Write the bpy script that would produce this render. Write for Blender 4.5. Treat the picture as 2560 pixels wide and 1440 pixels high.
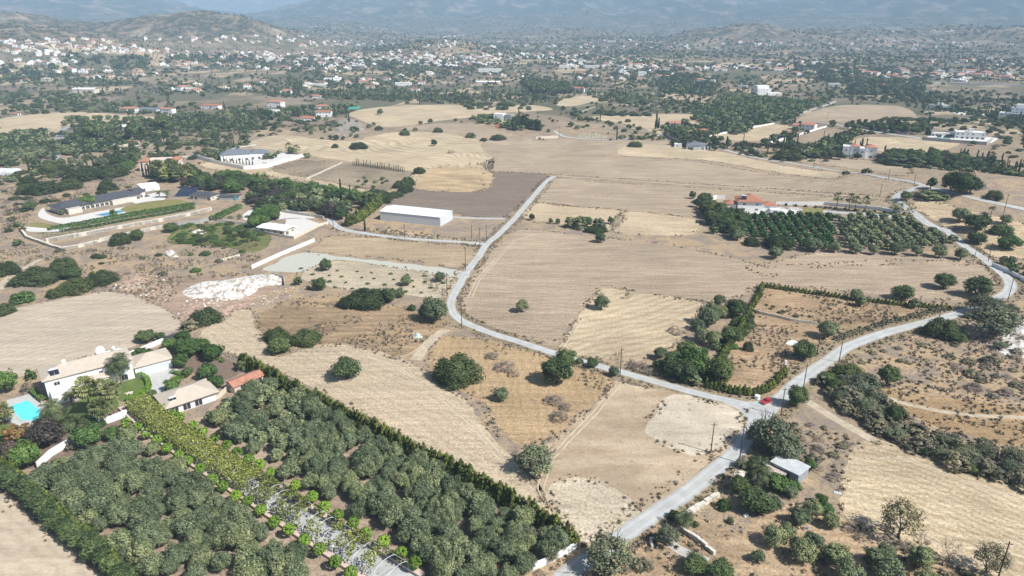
import bpy, math, random
import numpy as np
from mathutils import Vector, Matrix
from mathutils.geometry import delaunay_2d_cdt
random.seed(7); rng = np.random.default_rng(11)
for o in list(bpy.data.objects): bpy.data.objects.remove(o)
sc = bpy.context.scene; COL = sc.collection
# ------------------------------------------------------------------ camera
CAMH = 110.0; F = 1707.0; PITCH = math.atan(650/1707)
cd = bpy.data.cameras.new('camera'); cam = bpy.data.objects.new('camera', cd); COL.objects.link(cam)
cd.sensor_width = 36; cd.lens = F/2560*36; cd.clip_start = 1; cd.clip_end = 40000
cam.location = (0, 0, CAMH); cam.rotation_euler = (math.pi/2-PITCH, 0, 0); sc.camera = cam
# ------------------------------------------------------------------ light
SUN_EL = math.radians(46); SUN_ROT = math.radians(120)
sd = Vector((math.sin(SUN_ROT)*math.cos(SUN_EL), math.cos(SUN_ROT)*math.cos(SUN_EL), math.sin(SUN_EL)))
W = bpy.data.worlds.new('World'); sc.world = W; W.use_nodes = True
wn = W.node_tree.nodes; wl = W.node_tree.links; wn.clear()
sky = wn.new('ShaderNodeTexSky'); sky.sky_type = 'NISHITA'; sky.sun_disc = False
sky.sun_elevation = SUN_EL; sky.sun_rotation = SUN_ROT; sky.altitude = 150
bg = wn.new('ShaderNodeBackground'); bg.inputs[1].default_value = 0.06
wo = wn.new('ShaderNodeOutputWorld'); wl.new(sky.outputs[0], bg.inputs[0]); wl.new(bg.outputs[0], wo.inputs[0])
sl = bpy.data.lights.new('sun', 'SUN'); sl.energy = 5.0; sl.angle = math.radians(0.53); sl.color = (1, 0.965, 0.91)
so = bpy.data.objects.new('sun', sl); COL.objects.link(so); so.rotation_euler = sd.to_track_quat('Z', 'Y').to_euler()
so.location = (0, -50, 400)
sc.view_settings.view_transform = 'Standard'; sc.view_settings.look = 'None'
sc.view_settings.exposure = 0.60; sc.view_settings.gamma = 1
# ------------------------------------------------------------------ terrain height
def sstep(t): t = np.clip(t, 0, 1); return t*t*(3-2*t)
def vn(x, y, s=0):
    xi = np.floor(x); yi = np.floor(y); fx = x-xi; fy = y-yi; fx = fx*fx*(3-2*fx); fy = fy*fy*(3-2*fy)
    def h(a, b):
        v = np.sin(a*127.1+b*311.7+s*74.7)*43758.5453; return v-np.floor(v)
    return (h(xi, yi)*(1-fx)+h(xi+1, yi)*fx)*(1-fy)+(h(xi, yi+1)*(1-fx)+h(xi+1, yi+1)*fx)*fy
def fbm(x, y, s=0, n=4):
    v = 0; a = .5
    for i in range(n): v = v+a*vn(x*2**i, y*2**i, s+i*3); a *= .5
    return v/(1-.5**n)
def az(px): return math.atan((px-1280)/F)
HILLS = []      # x, y, half width, half depth, height, roughness
def hill(px, r, hw, hd, h, rough=.25):
    a = az(px); HILLS.append((r*math.sin(a), r*math.cos(a), hw, hd, h, rough))
hill(560, 2950, 380, 400, 112, .22); hill(430, 3050, 330, 330, 78, .3); hill(690, 3050, 300, 330, 66, .3); hill(80, 3500, 640, 600, 124, .3); hill(20, 2600, 520, 480, 100, .3); hill(250, 3100, 280, 300, 70, .3)
hill(1835, 3500, 230, 300, 74, .3); hill(1735, 3480, 190, 260, 52, .3); hill(1900, 3600, 330, 300, 40, .3)
hill(1120, 2550, 260, 260, 44, .3); hill(2060, 3900, 380, 300, 52, .3); hill(2330, 4100, 330, 300, 60, .3); hill(2520, 3900, 380, 380, 66, .3)
hill(760, 4000, 500, 380, 45, .4); hill(1420, 4400, 380, 300, 45, .4); hill(880, 4800, 400, 400, 70, .4)
hill(1300, 830, 85, 75, 8, 0); hill(2500, 555, 95, 90, 15, .1); hill(850, 760, 75, 50, 5, .2); hill(2300, 900, 160, 120, 9, .2)
HILLS = np.array(HILLS)
def ht(x, y):
    x = np.asarray(x, float); y = np.asarray(y, float); r = np.hypot(x, y)
    z = 0.021*np.clip(r-1450, 0, 5200)
    und = np.clip((r-1000)/2200, 0, 1)*20
    if np.any(und > 0): z = z+und*(fbm(x/520, y/520, 5, 3)-.5)*1.6
    B_ = np.zeros(z.shape)
    for hx, hy, hw, hd, hh, ro in HILLS:
        a = math.atan2(hx, hy); dx = x-hx; dy = y-hy
        u = (dx*math.cos(a)-dy*math.sin(a))/(hw*1.45); v = (dx*math.sin(a)+dy*math.cos(a))/(hd*1.45)
        q = np.clip(1-u*u-v*v, 0, 1)
        if np.any(q > 0):
            b = q*q*hh
            if ro: b = b*(1+ro*1.6*(fbm(x/(hw*.35), y/(hw*.35), 9, 3)-.5)+ro*.5*(fbm(x/(hw*.12), y/(hw*.12), 13, 2)-.5))
            B_ = np.maximum(B_, b)+.15*np.minimum(B_, b)
    z = z+B_
    if np.any(r > 4800):
        A = np.arctan2(x, y)
        n = fbm(x/1500, y/1500, 21, 5); rid = 1-np.abs(2*fbm(x/1100+3, y/1100, 33, 5)-1)
        dip = 1-.62*np.exp(-((A+.36)/.085)**2)-.30*np.exp(-((A-.10)/.06)**2)-.22*np.exp(-((A-.33)/.05)**2)
        rd2 = 1-np.abs(2*fbm(x/480, y/620, 57, 4)-1); m1 = sstep((r-5000)/3400)*(400+110*np.sin(A*7+1))*dip*(.22+.45*n+.6*rid**2+.22*rd2**2)+sstep((r-4900)/500)*sstep((8500-r)/1500)*45*rid*rd2
        m2 = sstep((r-9000)/3800)*700*(.62+.5*n)
        z = z+np.maximum(m1, m2)
    return z
def hts(x, y): return float(ht(np.array([x]), np.array([y]))[0])
CP, SP = math.cos(PITCH), math.sin(PITCH)
TS = 1/np.linspace(1/330, 1/14000, 1500)
def G(px, py, z=None):
    """photograph pixel -> point on the ground (or on the plane at height z)"""
    dx = (px-1280)/F; u = (720-py)/F; Y = CP+u*SP; Z = -SP+u*CP
    if z is not None:
        t = (CAMH-z)/-Z; return Vector((dx*t, Y*t, z))
    if Z < 0:
        t = CAMH/-Z
        if t < 395: return Vector((dx*t, Y*t, 0.0))
    d = CAMH+Z*TS-ht(dx*TS, Y*TS); k = int(np.argmax(d < 0))
    if d[k] >= 0: k = len(TS)-1
    t0, t1 = TS[k-1], TS[k]; f = d[k-1]/(d[k-1]-d[k]+1e-9); t = t0+(t1-t0)*min(max(f, 0), 1)
    return Vector((dx*t, Y*t, hts(dx*t, Y*t)))
def proj(v):
    d = v.y*CP-(v.z-CAMH)*SP; u = v.y*SP+(v.z-CAMH)*CP
    return 1280+F*v.x/d, 720-F*u/d, d
def GL(pts): return [G(*p) for p in pts]
def pxm(v): return F/proj(v)[2]
def htop(base, pytop):
    lo, hi = 0, 60
    for _ in range(30):
        m = (lo+hi)/2
        if proj(base+Vector((0, 0, m)))[1] > pytop: lo = m
        else: hi = m
    return lo
# ------------------------------------------------------------------ helpers
def tag(o, label=None, cat=None, group=None, kind=None):
    if label: o['label'] = label
    if cat: o['category'] = cat
    if group: o['group'] = group
    if kind: o['kind'] = kind
    return o
def link(o, parent=None):
    COL.objects.link(o)
    if parent is not None: o.parent = parent
    return o
def empty(name, loc=(0, 0, 0), rz=0, label=None, cat=None, group=None):
    o = bpy.data.objects.new(name, None); o.location = loc; o.rotation_euler = (0, 0, rz); o.empty_display_size = .3
    return tag(link(o), label, cat, group)
class MB:
    def __init__(s): s.v = []; s.f = []; s.m = []; s.mi = 0
    def add(s, vs, fs):
        n = len(s.v); s.v += [tuple(v) for v in vs]; s.f += [tuple(i+n for i in f) for f in fs]; s.m += [s.mi]*len(fs); return s
    def box(s, x0, y0, z0, x1, y1, z1):
        return s.add([(x0, y0, z0), (x1, y0, z0), (x1, y1, z0), (x0, y1, z0), (x0, y0, z1), (x1, y0, z1), (x1, y1, z1), (x0, y1, z1)],
                     [(0, 3, 2, 1), (4, 5, 6, 7), (0, 1, 5, 4), (1, 2, 6, 5), (2, 3, 7, 6), (3, 0, 4, 7)])
    def quad(s, *p): return s.add(p, [tuple(range(len(p)))])
    def tube(s, p, q, r0, r1=None, n=6):
        r1 = r0 if r1 is None else r1; p = Vector(p); q = Vector(q); d = (q-p).normalized()
        a = d.orthogonal().normalized(); b = d.cross(a); vs = []
        for c, r in ((p, r0), (q, r1)):
            for i in range(n):
                t = 2*math.pi*i/n; vs.append(c+a*math.cos(t)*r+b*math.sin(t)*r)
        return s.add(vs, [(i, (i+1) % n, n+(i+1) % n, n+i) for i in range(n)]+[tuple(range(n-1, -1, -1)), tuple(range(n, 2*n))])
    def hip(s, x0, y0, x1, y1, z, h, ov=.5, th=.15):
        x0 -= ov; y0 -= ov; x1 += ov; y1 += ov; w = x1-x0; d = y1-y0; k = min(w, d)/2
        if w >= d: a = (x0+k, (y0+y1)/2, z+h); b = (x1-k, (y0+y1)/2, z+h)
        else: a = ((x0+x1)/2, y0+k, z+h); b = ((x0+x1)/2, y1-k, z+h)
        vs = [(x0, y0, z), (x1, y0, z), (x1, y1, z), (x0, y1, z), (x0, y0, z-th), (x1, y0, z-th), (x1, y1, z-th), (x0, y1, z-th), a, b]
        fs = [(7, 6, 5, 4), (0, 4, 5, 1), (1, 5, 6, 2), (2, 6, 7, 3), (3, 7, 4, 0)]
        fs += [(0, 1, 9, 8), (1, 2, 9), (2, 3, 8, 9), (3, 0, 8)] if w >= d else [(0, 1, 8), (1, 2, 9, 8), (2, 3, 9), (3, 0, 8, 9)]
        return s.add(vs, fs)
    def gable(s, x0, y0, x1, y1, z, h, ov=.4, th=.15):
        x0 -= ov; y0 -= ov; x1 += ov; y1 += ov; ym = (y0+y1)/2
        vs = [(x0, y0, z), (x1, y0, z), (x1, y1, z), (x0, y1, z), (x0, ym, z+h), (x1, ym, z+h)]
        vs += [(a, b, c-th) for a, b, c in vs]
        return s.add(vs, [(0, 1, 5, 4), (2, 3, 4, 5), (6, 10, 11, 7), (8, 11, 10, 9), (0, 6, 7, 1), (2, 8, 9, 3), (0, 4, 10, 6), (4, 3, 9, 10), (1, 7, 11, 5), (5, 11, 8, 2)])
    def mesh(s, name, mats):
        me = bpy.data.meshes.new(name); me.from_pydata(s.v, [], s.f)
        for m in (mats if isinstance(mats, (list, tuple)) else [mats]): me.materials.append(m)
        if any(s.m): me.polygons.foreach_set('material_index', s.m)
        me.update(); return me
    def build(s, name, mats, parent=None, loc=None, rz=0):
        o = bpy.data.objects.new(name, s.mesh(name, mats))
        if loc is not None: o.location = loc
        o.rotation_euler = (0, 0, rz); return link(o, parent)
# ------------------------------------------------------------------ materials
class NT:
    def __init__(s, name, rough=.9, spec=.2):
        s.mat = bpy.data.materials.new(name); s.mat.use_nodes = True; s.t = s.mat.node_tree; s.t.nodes.clear()
        s.out = s.n('ShaderNodeOutputMaterial'); s.b = s.n('ShaderNodeBsdfPrincipled'); s.l(s.b, s.out)
        s.b.inputs['Roughness'].default_value = rough; s.b.inputs['Specular IOR Level'].default_value = spec
    def n(s, ty, **k):
        nd = s.t.nodes.new(ty)
        for a, v in k.items(): setattr(nd, a, v)
        return nd
    def l(s, a, b, i=0, j=0):
        A = a.outputs[i] if hasattr(a, 'outputs') else a; B = b.inputs[j] if hasattr(b, 'inputs') else b; s.t.links.new(A, B)
    def pos(s): return s.n('ShaderNodeNewGeometry').outputs['Position']
    def mapping(s, vec, scale=(1, 1, 1), rz=0):
        m = s.n('ShaderNodeMapping'); m.inputs['Scale'].default_value = scale; m.inputs['Rotation'].default_value = (0, 0, rz)
        s.l(vec, m.inputs['Vector']); return m.outputs[0]
    def noise(s, vec, scale, detail=3, rough=.55, dist=0):
        m = s.n('ShaderNodeTexNoise'); m.inputs['Scale'].default_value = scale; m.inputs['Detail'].default_value = detail
        m.inputs['Roughness'].default_value = rough; m.inputs['Distortion'].default_value = dist; s.l(vec, m.inputs['Vector']); return m.outputs['Fac']
    def ramp(s, fac, stops, interp='LINEAR'):
        r = s.n('ShaderNodeValToRGB'); r.color_ramp.interpolation = interp; e = r.color_ramp.elements
        while len(e) < len(stops): e.new(.5)
        for i, (p, c) in enumerate(stops):
            e[i].position = p; e[i].color = (*c, 1) if isinstance(c, (tuple, list)) else (c, c, c, 1)
        s.l(fac, r.inputs[0]); return r.outputs[0]
    def mix(s, fac, a, b, mode='MIX'):
        m = s.n('ShaderNodeMix', data_type='RGBA', blend_type=mode)
        for k, v in ((0, fac), (6, a), (7, b)):
            if isinstance(v, (int, float)): m.inputs[k].default_value = v if k == 0 else (v, v, v, 1)
            elif isinstance(v, tuple): m.inputs[k].default_value = (*v, 1)
            else: s.l(v, m.inputs[k])
        return m.outputs[2]
    def math(s, op, a, b=0.0, c=None):
        m = s.n('ShaderNodeMath', operation=op)
        for k, v in ((0, a), (1, b)) + (((2, c),) if c is not None else ()):
            if isinstance(v, (int, float)): m.inputs[k].default_value = v
            else: s.l(v, m.inputs[k])
        return m.outputs[0]
    def col(s, c):
        if isinstance(c, tuple): s.b.inputs['Base Color'].default_value = (*c, 1)
        else: s.l(c, s.b.inputs['Base Color'])
    def bump(s, fac, dist=.1, st=.6):
        m = s.n('ShaderNodeBump'); m.inputs['Distance'].default_value = dist; m.inputs['Strength'].default_value = st
        s.l(fac, m.inputs['Height']); s.l(m.outputs[0], s.b.inputs['Normal'])
def plain(name, c, rough=.8, var=.12, scale=.8, spec=.25, metal=0):
    t = NT(name, rough, spec); n = t.noise(t.pos(), scale, 4); n2 = t.noise(t.pos(), scale*8, 2)
    a = t.ramp(n, [(.3, 1-var), (.7, 1+var*.5)]); b = t.ramp(n2, [(.3, 1-var*.6), (.7, 1.0)])
    t.col(t.mix(1.0, t.mix(1.0, c, a, 'MULTIPLY'), b, 'MULTIPLY')); t.b.inputs['Metallic'].default_value = metal; return t.mat
M = {}
M['white'] = plain('white_render', (.80, .80, .79), .8, .07)
M['cream'] = plain('cream_render', (.62, .56, .46), .8, .09)
M['grey'] = plain('grey_render', (.34, .34, .34), .8, .1)
M['stone'] = plain('cream_limestone', (.66, .61, .53), .9, .25, 1.5)
M['conc'] = plain('pale_concrete', (.47, .45, .42), .9, .16)
M['terra'] = plain('terracotta_tiles', (.40, .185, .115), .85, .28, 1.2)
M['terra2'] = plain('faded_terracotta_tiles', (.46, .22, .15), .85, .25, 1.0)
M['beige_roof'] = plain('beige_roof_tiles', (.50, .435, .36), .85, .10, .7)
M['slate'] = plain('dark_slate_roof', (.075, .08, .095), .7, .15)
M['bluegrey'] = plain('blue_grey_roof', (.16, .18, .21), .7, .12)
M['glass'] = plain('dark_window_glass', (.03, .04, .05), .12, .05, 1, .6)
M['solar'] = plain('solar_panel_glass', (.02, .025, .05), .2, .1, 1, .6)
M['dark'] = plain('dark_metal', (.05, .05, .05), .6, .1)
M['wood'] = plain('weathered_pole_timber', (.09, .062, .045), .9, .3, 3)
M['bark'] = plain('grey_brown_bark', (.14, .11, .085), .95, .35, 3)
M['palmbark'] = plain('palm_trunk_bark', (.22, .17, .12), .95, .3, 3)
M['pink'] = plain('pink_terracotta_coping', (.60, .47, .41), .85, .12)
M['pinkwall'] = plain('pinkish_cream_render', (.66, .55, .48), .8, .08)
M['shedroof'] = plain('weathered_metal_roof', (.52, .54, .55), .6, .16, .6, .4)
M['shedwall'] = plain('galvanised_sheet', (.30, .33, .37), .6, .2, .8, .4)
M['garage'] = plain('pale_garage_door', (.55, .58, .62), .6, .04)
M['whitemetal'] = plain('white_coated_metal', (.74, .76, .77), .5, .04)
def rubble_mat(name, c, dirt):
    t = NT(name, .95, .1); P = t.pos(); a = t.noise(P, .35, 5, .7); b = t.noise(P, 1.6, 4, .75)
    k = t.mix(t.ramp(a, [(.49, 0), (.57, .9)]), c, dirt); k = t.mix(1.0, k, t.ramp(b, [(.35, .62), (.6, 1.0)]), 'MULTIPLY'); t.col(k); t.bump(b, .5, .8); return t.mat
M['rubble'] = rubble_mat('white_limestone_rubble', (.80, .78, .74), (.40, .32, .25))
M['pinkrock'] = rubble_mat('pinkish_rubble', (.50, .36, .28), (.30, .22, .16))
M['darkrock'] = plain('dark_grey_rock', (.16, .14, .13), .95, .35, .6)
M['teal'] = plain('teal_mesh_screen', (.06, .33, .28), .8, .08)
M['turq'] = plain('turquoise_plastic', (.05, .38, .45), .6, .05)
M['orange'] = plain('orange_panel', (.6, .16, .05), .7, .1)
M['carred'] = plain('red_car_paint', (.42, .02, .03), .28, .03, 1, .6)
M['carwhite'] = plain('white_car_paint', (.7, .7, .7), .3, .03, 1, .6)
M['cargrey'] = plain('dark_grey_car_paint', (.08, .085, .09), .3, .03, 1, .6)
M['tyre'] = plain('black_tyre_rubber', (.02, .02, .02), .9, .1)
M['lamp'] = plain('clear_lamp_plastic', (.6, .6, .6), .2, .02, 1, .6)
M['chairs'] = plain('cream_garden_chair', (.7, .64, .52), .7, .05)
def pool_mat(name, c, c2):
    t = NT(name, .08, .5); n = t.noise(t.mapping(t.pos(), (1, 1.6, 1)), 1.4, 2, .5, 1.5)
    t.col(t.mix(t.ramp(n, [(.35, 0), (.65, 1.0)]), c, c2)); t.bump(n, .03, .3); return t.mat
M['pool'] = pool_mat('turquoise_pool_water', (.10, .62, .66), (.16, .72, .74))
M['pooldark'] = pool_mat('blue_pool_water', (.03, .22, .38), (.05, .30, .45))
def corr_mat(name, c, ang, per=.25):
    t = NT(name, .45, .4); w = t.n('ShaderNodeTexWave'); w.inputs['Scale'].default_value = 1/per/2
    t.l(t.mapping(t.n('ShaderNodeTexCoord').outputs['Object'], (1, 1, 1), ang), w.inputs['Vector'])
    t.col(t.mix(w.outputs['Fac'], tuple(x*.8 for x in c), c)); return t.mat
M['corr'] = corr_mat('white_ribbed_cladding', (.60, .63, .65), 0, .9)
def roof_rib(): return None
def leafm(name, c1, c2, sc_=3.0, tr=.0, var=.25):
    """foliage: hue drifts per plant and per clump of leaves"""
    t = NT(name, .9, .05); oi = t.n('ShaderNodeObjectInfo').outputs['Random']
    oc = t.n('ShaderNodeTexCoord').outputs['Object']; n = t.noise(oc, sc_, 2, .6); n2 = t.noise(oc, sc_*7, 2, .6)
    c = t.mix(t.ramp(n, [(.32, 0), (.68, 1.0)]), c1, c2)
    c = t.mix(1.0, c, t.ramp(n2, [(.3, 1-var), (.7, 1+var)]), 'MULTIPLY')
    c = t.mix(1.0, c, t.ramp(oi, [(0, (.62, .66, .64)), (.5, (1, 1, 1)), (1, (1.42, 1.32, 1.12))]), 'MULTIPLY')
    isl = t.n('ShaderNodeNewGeometry').outputs['Random Per Island']; c = t.mix(1.0, c, t.ramp(isl, [(0, .60), (.55, .96), (1, 1.6)]), 'MULTIPLY')
    t.col(c); return t.mat
L = {}
L['olive'] = leafm('olive_leaves', (0.098, 0.128, 0.068), (0.185, 0.215, 0.125))
L['citrus'] = leafm('citrus_leaves', (0.035, 0.081, 0.030), (0.068, 0.135, 0.049))
L['lentisk'] = leafm('lentisk_leaves', (0.048, 0.072, 0.030), (0.088, 0.112, 0.050))
L['tree'] = leafm('evergreen_leaves', (0.050, 0.080, 0.034), (0.100, 0.135, 0.058))
L['dark'] = leafm('dark_evergreen_leaves', (0.036, 0.058, 0.030), (0.070, 0.095, 0.048))
L['cypress'] = leafm('cypress_foliage', (0.035, 0.057, 0.030), (0.065, 0.089, 0.043))
L['conifer'] = leafm('hedge_conifer_foliage', (0.065, 0.095, 0.024), (0.155, 0.185, 0.05))
L['lime'] = leafm('bright_clipped_leaves', (.115, .21, .026), (.19, .30, .05))
L['garden'] = leafm('garden_green_leaves', (0.050, 0.098, 0.030), (0.105, 0.165, 0.055))
L['vine'] = leafm('yellow_green_vine_leaves', (0.11, 0.145, 0.035), (0.225, 0.24, 0.075), 1.2)
L['grey'] = leafm('grey_green_scrub_leaves', (0.130, 0.130, 0.085), (0.210, 0.200, 0.140))
L['bramble'] = leafm('dry_grey_bramble', (0.190, 0.155, 0.135), (0.300, 0.250, 0.215))
L['purple'] = leafm('dark_purple_leaves', (0.041, 0.038, 0.035), (0.088, 0.074, 0.068))
L['red'] = leafm('coppery_bougainvillea', (.19, .085, .045), (.17, .16, .06))
L['reed'] = leafm('reed_leaves', (0.1, 0.125, 0.07), (0.15, 0.175, 0.1))
L['palm'] = leafm('palm_fronds', (0.060, 0.085, 0.040), (0.135, 0.155, 0.075))
L['fan'] = leafm('fan_palm_fronds', (0.1, 0.135, 0.05), (0.245, 0.25, 0.115))
L['dry'] = leafm('dry_brown_tufts', (.255, .195, .13), (.36, .285, .195))
L['hedge'] = leafm('clipped_hedge_leaves', (0.090, 0.190, 0.020), (0.150, 0.270, 0.035), 6)
L['vineyard'] = leafm('dark_row_leaves', (0.034, 0.081, 0.027), (0.074, 0.128, 0.047))
def ground_mat():
    t = NT('dry_scrub_ground', .95, .1); P = t.pos()
    big = t.noise(P, .018, 5, .6, .4); mid = t.noise(P, .11, 5, .65, .6); fine = t.noise(P, .75, 5, .7); sp = t.noise(P, 2.4, 3, .7)
    c = t.mix(t.ramp(big, [(.38, 0), (.62, 1.0)]), (.42, .30, .18), (.33, .255, .18))
    c = t.mix(t.ramp(mid, [(.48, 0), (.56, .85)]), c, (.25, .20, .165))
    c = t.mix(t.ramp(mid, [(.28, .8), (.40, 0.0)]), c, (.50, .375, .21))
    c = t.mix(t.ramp(fine, [(.52, 0), (.60, .85)]), c, (.185, .155, .125))
    c = t.mix(t.ramp(sp, [(.54, 0), (.64, .8)]), c, (.12, .115, .08))
    c = t.mix(t.ramp(sp, [(.30, .5), (.42, 0.0)]), c, (.56, .48, .37))
    # far: a patchwork of small fields, groves and maquis
    ln = t.n('ShaderNodeVectorMath', operation='LENGTH'); t.l(P, ln.inputs[0]); R = ln.outputs['Value']
    def rng_(a, b): return t.ramp(t.math('DIVIDE', R, 12000.0), [(a/12000, 0), (b/12000, 1.0)])
    vo = t.n('ShaderNodeTexVoronoi'); vo.inputs['Scale'].default_value = .0085; vo.inputs['Randomness'].default_value = .9
    t.l(t.mapping(P, (1, .75, 1), .35), vo.inputs['Vector'])
    sx = t.n('ShaderNodeSeparateColor'); t.l(vo.outputs['Color'], sx.inputs[0])
    fc = t.ramp(sx.outputs[0], [(0, (.40, .315, .21)), (.13, (.33, .26, .18)), (.30, (.235, .185, .135)), (.5, (.19, .155, .115)), (.60, (.42, .335, .225)), (.68, (.12, .12, .075)), (.80, (.25, .20, .15)), (.90, (.085, .095, .055))], 'CONSTANT')
    fc = t.mix(t.ramp(fine, [(.5, 0), (.7, .35)]), fc, (.19, .16, .11))
    n3 = t.noise(P, .012, 6, .65, .3)
    fc = t.mix(t.ramp(n3, [(.47, 0), (.53, .85)]), fc, (.125, .115, .075))
    c = t.mix(rng_(700, 1000), c, fc)
    mq = t.noise(P, .03, 6, .75); mq2 = t.noise(P, .0042, 4, .6)
    hillc = t.mix(t.ramp(mq, [(.43, 0), (.51, 1.0)]), (.225, .175, .13), (.055, .062, .042))
    hillc = t.mix(t.ramp(mq2, [(.56, 0), (.66, .6)]), hillc, (.38, .31, .24))
    c = t.mix(rng_(2100, 3100), c, t.mix(.74, fc, hillc))
    sz = t.n('ShaderNodeSeparateXYZ'); t.l(P, sz.inputs[0]); c = t.mix(t.math('MULTIPLY', t.ramp(t.math('DIVIDE', sz.outputs[2], 200.0), [(.33, 0), (.42, 1.0)]), rng_(2000, 2200)), c, hillc)
    mt = t.noise(P, .006, 8, .75); mt2 = t.noise(P, .0016, 4, .6)
    mc = t.mix(t.ramp(mt, [(.50, 0), (.64, 1.0)]), (.032, .046, .040), (.19, .16, .135))
    mc = t.mix(t.ramp(mt2, [(.64, 0), (.76, .35)]), mc, (.20, .17, .14))
    c = t.mix(rng_(4700, 6200), c, mc)
    t.col(c); t.bump(fine, .25, .5); return t.mat
M['ground'] = ground_mat()
def field_mat(name, c1, c2, ang=0, per=1.4, st=.5, patch=.35, weeds=0.0, curve=0.0, bd=.12, sp_=.8, rows=3.2, rs=.07, wd=7.0):
    """worked soil: broken rows along ang, blotches, clods; c1 soil c2 straw"""
    t = NT(name, .95, .1); P = t.pos()
    if curve:
        nn = t.n('ShaderNodeTexNoise'); nn.inputs['Scale'].default_value = .012; nn.inputs['Detail'].default_value = 1; t.l(P, nn.inputs['Vector'])
        vm = t.n('ShaderNodeVectorMath', operation='MULTIPLY_ADD'); t.l(nn.outputs['Color'], vm.inputs[0]); vm.inputs[1].default_value = (curve, curve, 0); t.l(P, vm.inputs[2]); Q = vm.outputs[0]
    else: Q = P
    st1 = t.noise(t.mapping(Q, (.05, 1/per, 1), -ang), 1.0, 3, .6); st2 = t.noise(t.mapping(Q, (.02, .28/per, 1), -ang), 1.0, 3, .6)
    big = t.noise(P, .022, 4, .6, .5); cl = t.noise(P, 1.3, 4, .75); cl2 = t.noise(P, .35, 4, .7)
    c = t.mix(t.ramp(st1, [(.36, 0), (.64, 1.0)]), c1, c2)
    c = t.mix(.85, t.mix(.5, c1, c2), c)
    c = t.mix(1.0, c, t.ramp(st2, [(.35, .90), (.65, 1.07)]), 'MULTIPLY')
    wv = t.n('ShaderNodeTexWave', wave_type='BANDS', bands_direction='Y'); wv.inputs['Scale'].default_value = .314/rows; wv.inputs['Distortion'].default_value = wd; wv.inputs['Detail'].default_value = 3; wv.inputs['Detail Scale'].default_value = 1.2
    t.l(t.mapping(Q, (1, 1, 1), -ang), wv.inputs['Vector']); c = t.mix(1.0, c, t.ramp(wv.outputs['Fac'], [(.1, 1-rs), (.6, 1+rs*.4)]), 'MULTIPLY')
    c = t.mix(1.0, c, t.ramp(big, [(.3, 1-patch*.5), (.7, 1+patch*.35)]), 'MULTIPLY')
    c = t.mix(1.0, c, t.ramp(cl, [(.35, 1-sp_*.5), (.65, 1+sp_*.28)]), 'MULTIPLY')
    c = t.mix(1.0, c, t.ramp(cl2, [(.35, .93), (.65, 1.05)]), 'MULTIPLY')
    if weeds: c = t.mix(t.ramp(t.noise(P, .5, 4, .7), [(.60-.1*weeds, 0), (.70-.1*weeds, .75)]), c, (.15, .14, .085))
    t.col(c); t.bump(cl, bd, .5); return t.mat
def road_mat():
    t = NT('pale_chalky_road', .9, .15); P = t.pos(); a = t.noise(P, .25, 4, .6); b = t.noise(P, 2.5, 3, .7); e = t.noise(P, .05, 3, .5)
    c = t.mix(t.ramp(a, [(.35, 0), (.65, 1.0)]), (.40, .41, .405), (.50, .51, .50))
    c = t.mix(1.0, c, t.ramp(b, [(.3, .9), (.7, 1.04)]), 'MULTIPLY'); c = t.mix(t.ramp(e, [(.5, 0), (.7, .5)]), c, (.42, .39, .33))
    at = t.n('ShaderNodeAttribute'); at.attribute_name = 'across'; f = t.math('ADD', at.outputs['Fac'], t.math('MULTIPLY', t.math('SUBTRACT', t.noise(P, .6, 4, .7), .5), .5))
    c = t.mix(1.0, c, t.ramp(f, [(.0, .93), (.22, .90), (.42, 1.04), (.58, 1.02), (.78, .90), (1.0, .74)]), 'MULTIPLY'); c = t.mix(t.ramp(f, [(.82, 0), (1.05, .8)]), c, (.36, .30, .22)); t.col(c); return t.mat
M['road'] = road_mat()
M['asph'] = plain('grey_driveway', (.30, .31, .32), .9, .12)
M['paving'] = plain('pale_paving', (.50, .50, .48), .9, .14)
M['terrace'] = plain('white_terrace_paving', (.60, .58, .55), .9, .1)
M['track'] = plain('bleached_dirt_track', (.50, .42, .31), .95, .25, .4)
M['verge'] = field_mat('verge_dry_grass', (.26, .205, .14), (.38, .30, .19), 0, .8, .4, .5, .9)
M['lawn'] = plain('mown_lawn', (.12, .17, .045), .9, .25, .25)
M['drylawn'] = plain('yellowing_lawn', (.24, .22, .08), .9, .3, .25)
M['earth'] = plain('brown_garden_soil', (.20, .145, .11), .95, .2)
M['greencover'] = field_mat('low_green_ground_cover', (.10, .13, .045), (.19, .20, .08), 0, .7, .5, .8, .6)
def hd(ax, ay, bx, by):
    a = G(ax, ay); b = G(bx, by); return math.atan2(b.y-a.y, b.x-a.x)
# ------------------------------------------------------------------ the ground sheet
def grid_mesh(name, X, Y, Z, mat):
    n, m = X.shape; v = np.stack([X, Y, Z], -1).reshape(-1, 3)
    i = np.arange((n-1)*(m-1)); r = i//(m-1); c = i % (m-1); a = r*m+c
    f = np.stack([a, a+1, a+m+1, a+m], -1)
    me = bpy.data.meshes.new(name); me.vertices.add(len(v)); me.vertices.foreach_set('co', v.ravel())
    me.loops.add(len(f)*4); me.loops.foreach_set('vertex_index', f.ravel().astype(np.int32))
    me.polygons.add(len(f)); me.polygons.foreach_set('loop_start', np.arange(0, len(f)*4, 4, dtype=np.int32))
    me.polygons.foreach_set('loop_total', np.full(len(f), 4, np.int32))
    me.polygons.foreach_set('use_smooth', np.ones(len(f), bool)); me.materials.append(mat); me.update(calc_edges=True)
    return link(bpy.data.objects.new(name, me))
rr = [5.0]
while rr[-1] < 300: rr.append(rr[-1]*1.25)
rr = [x for x in rr if x < 300]+list(np.arange(300, 1300, 5.0)); x = 1300
while x < 14500: rr.append(x); x *= 1.0065
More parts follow.
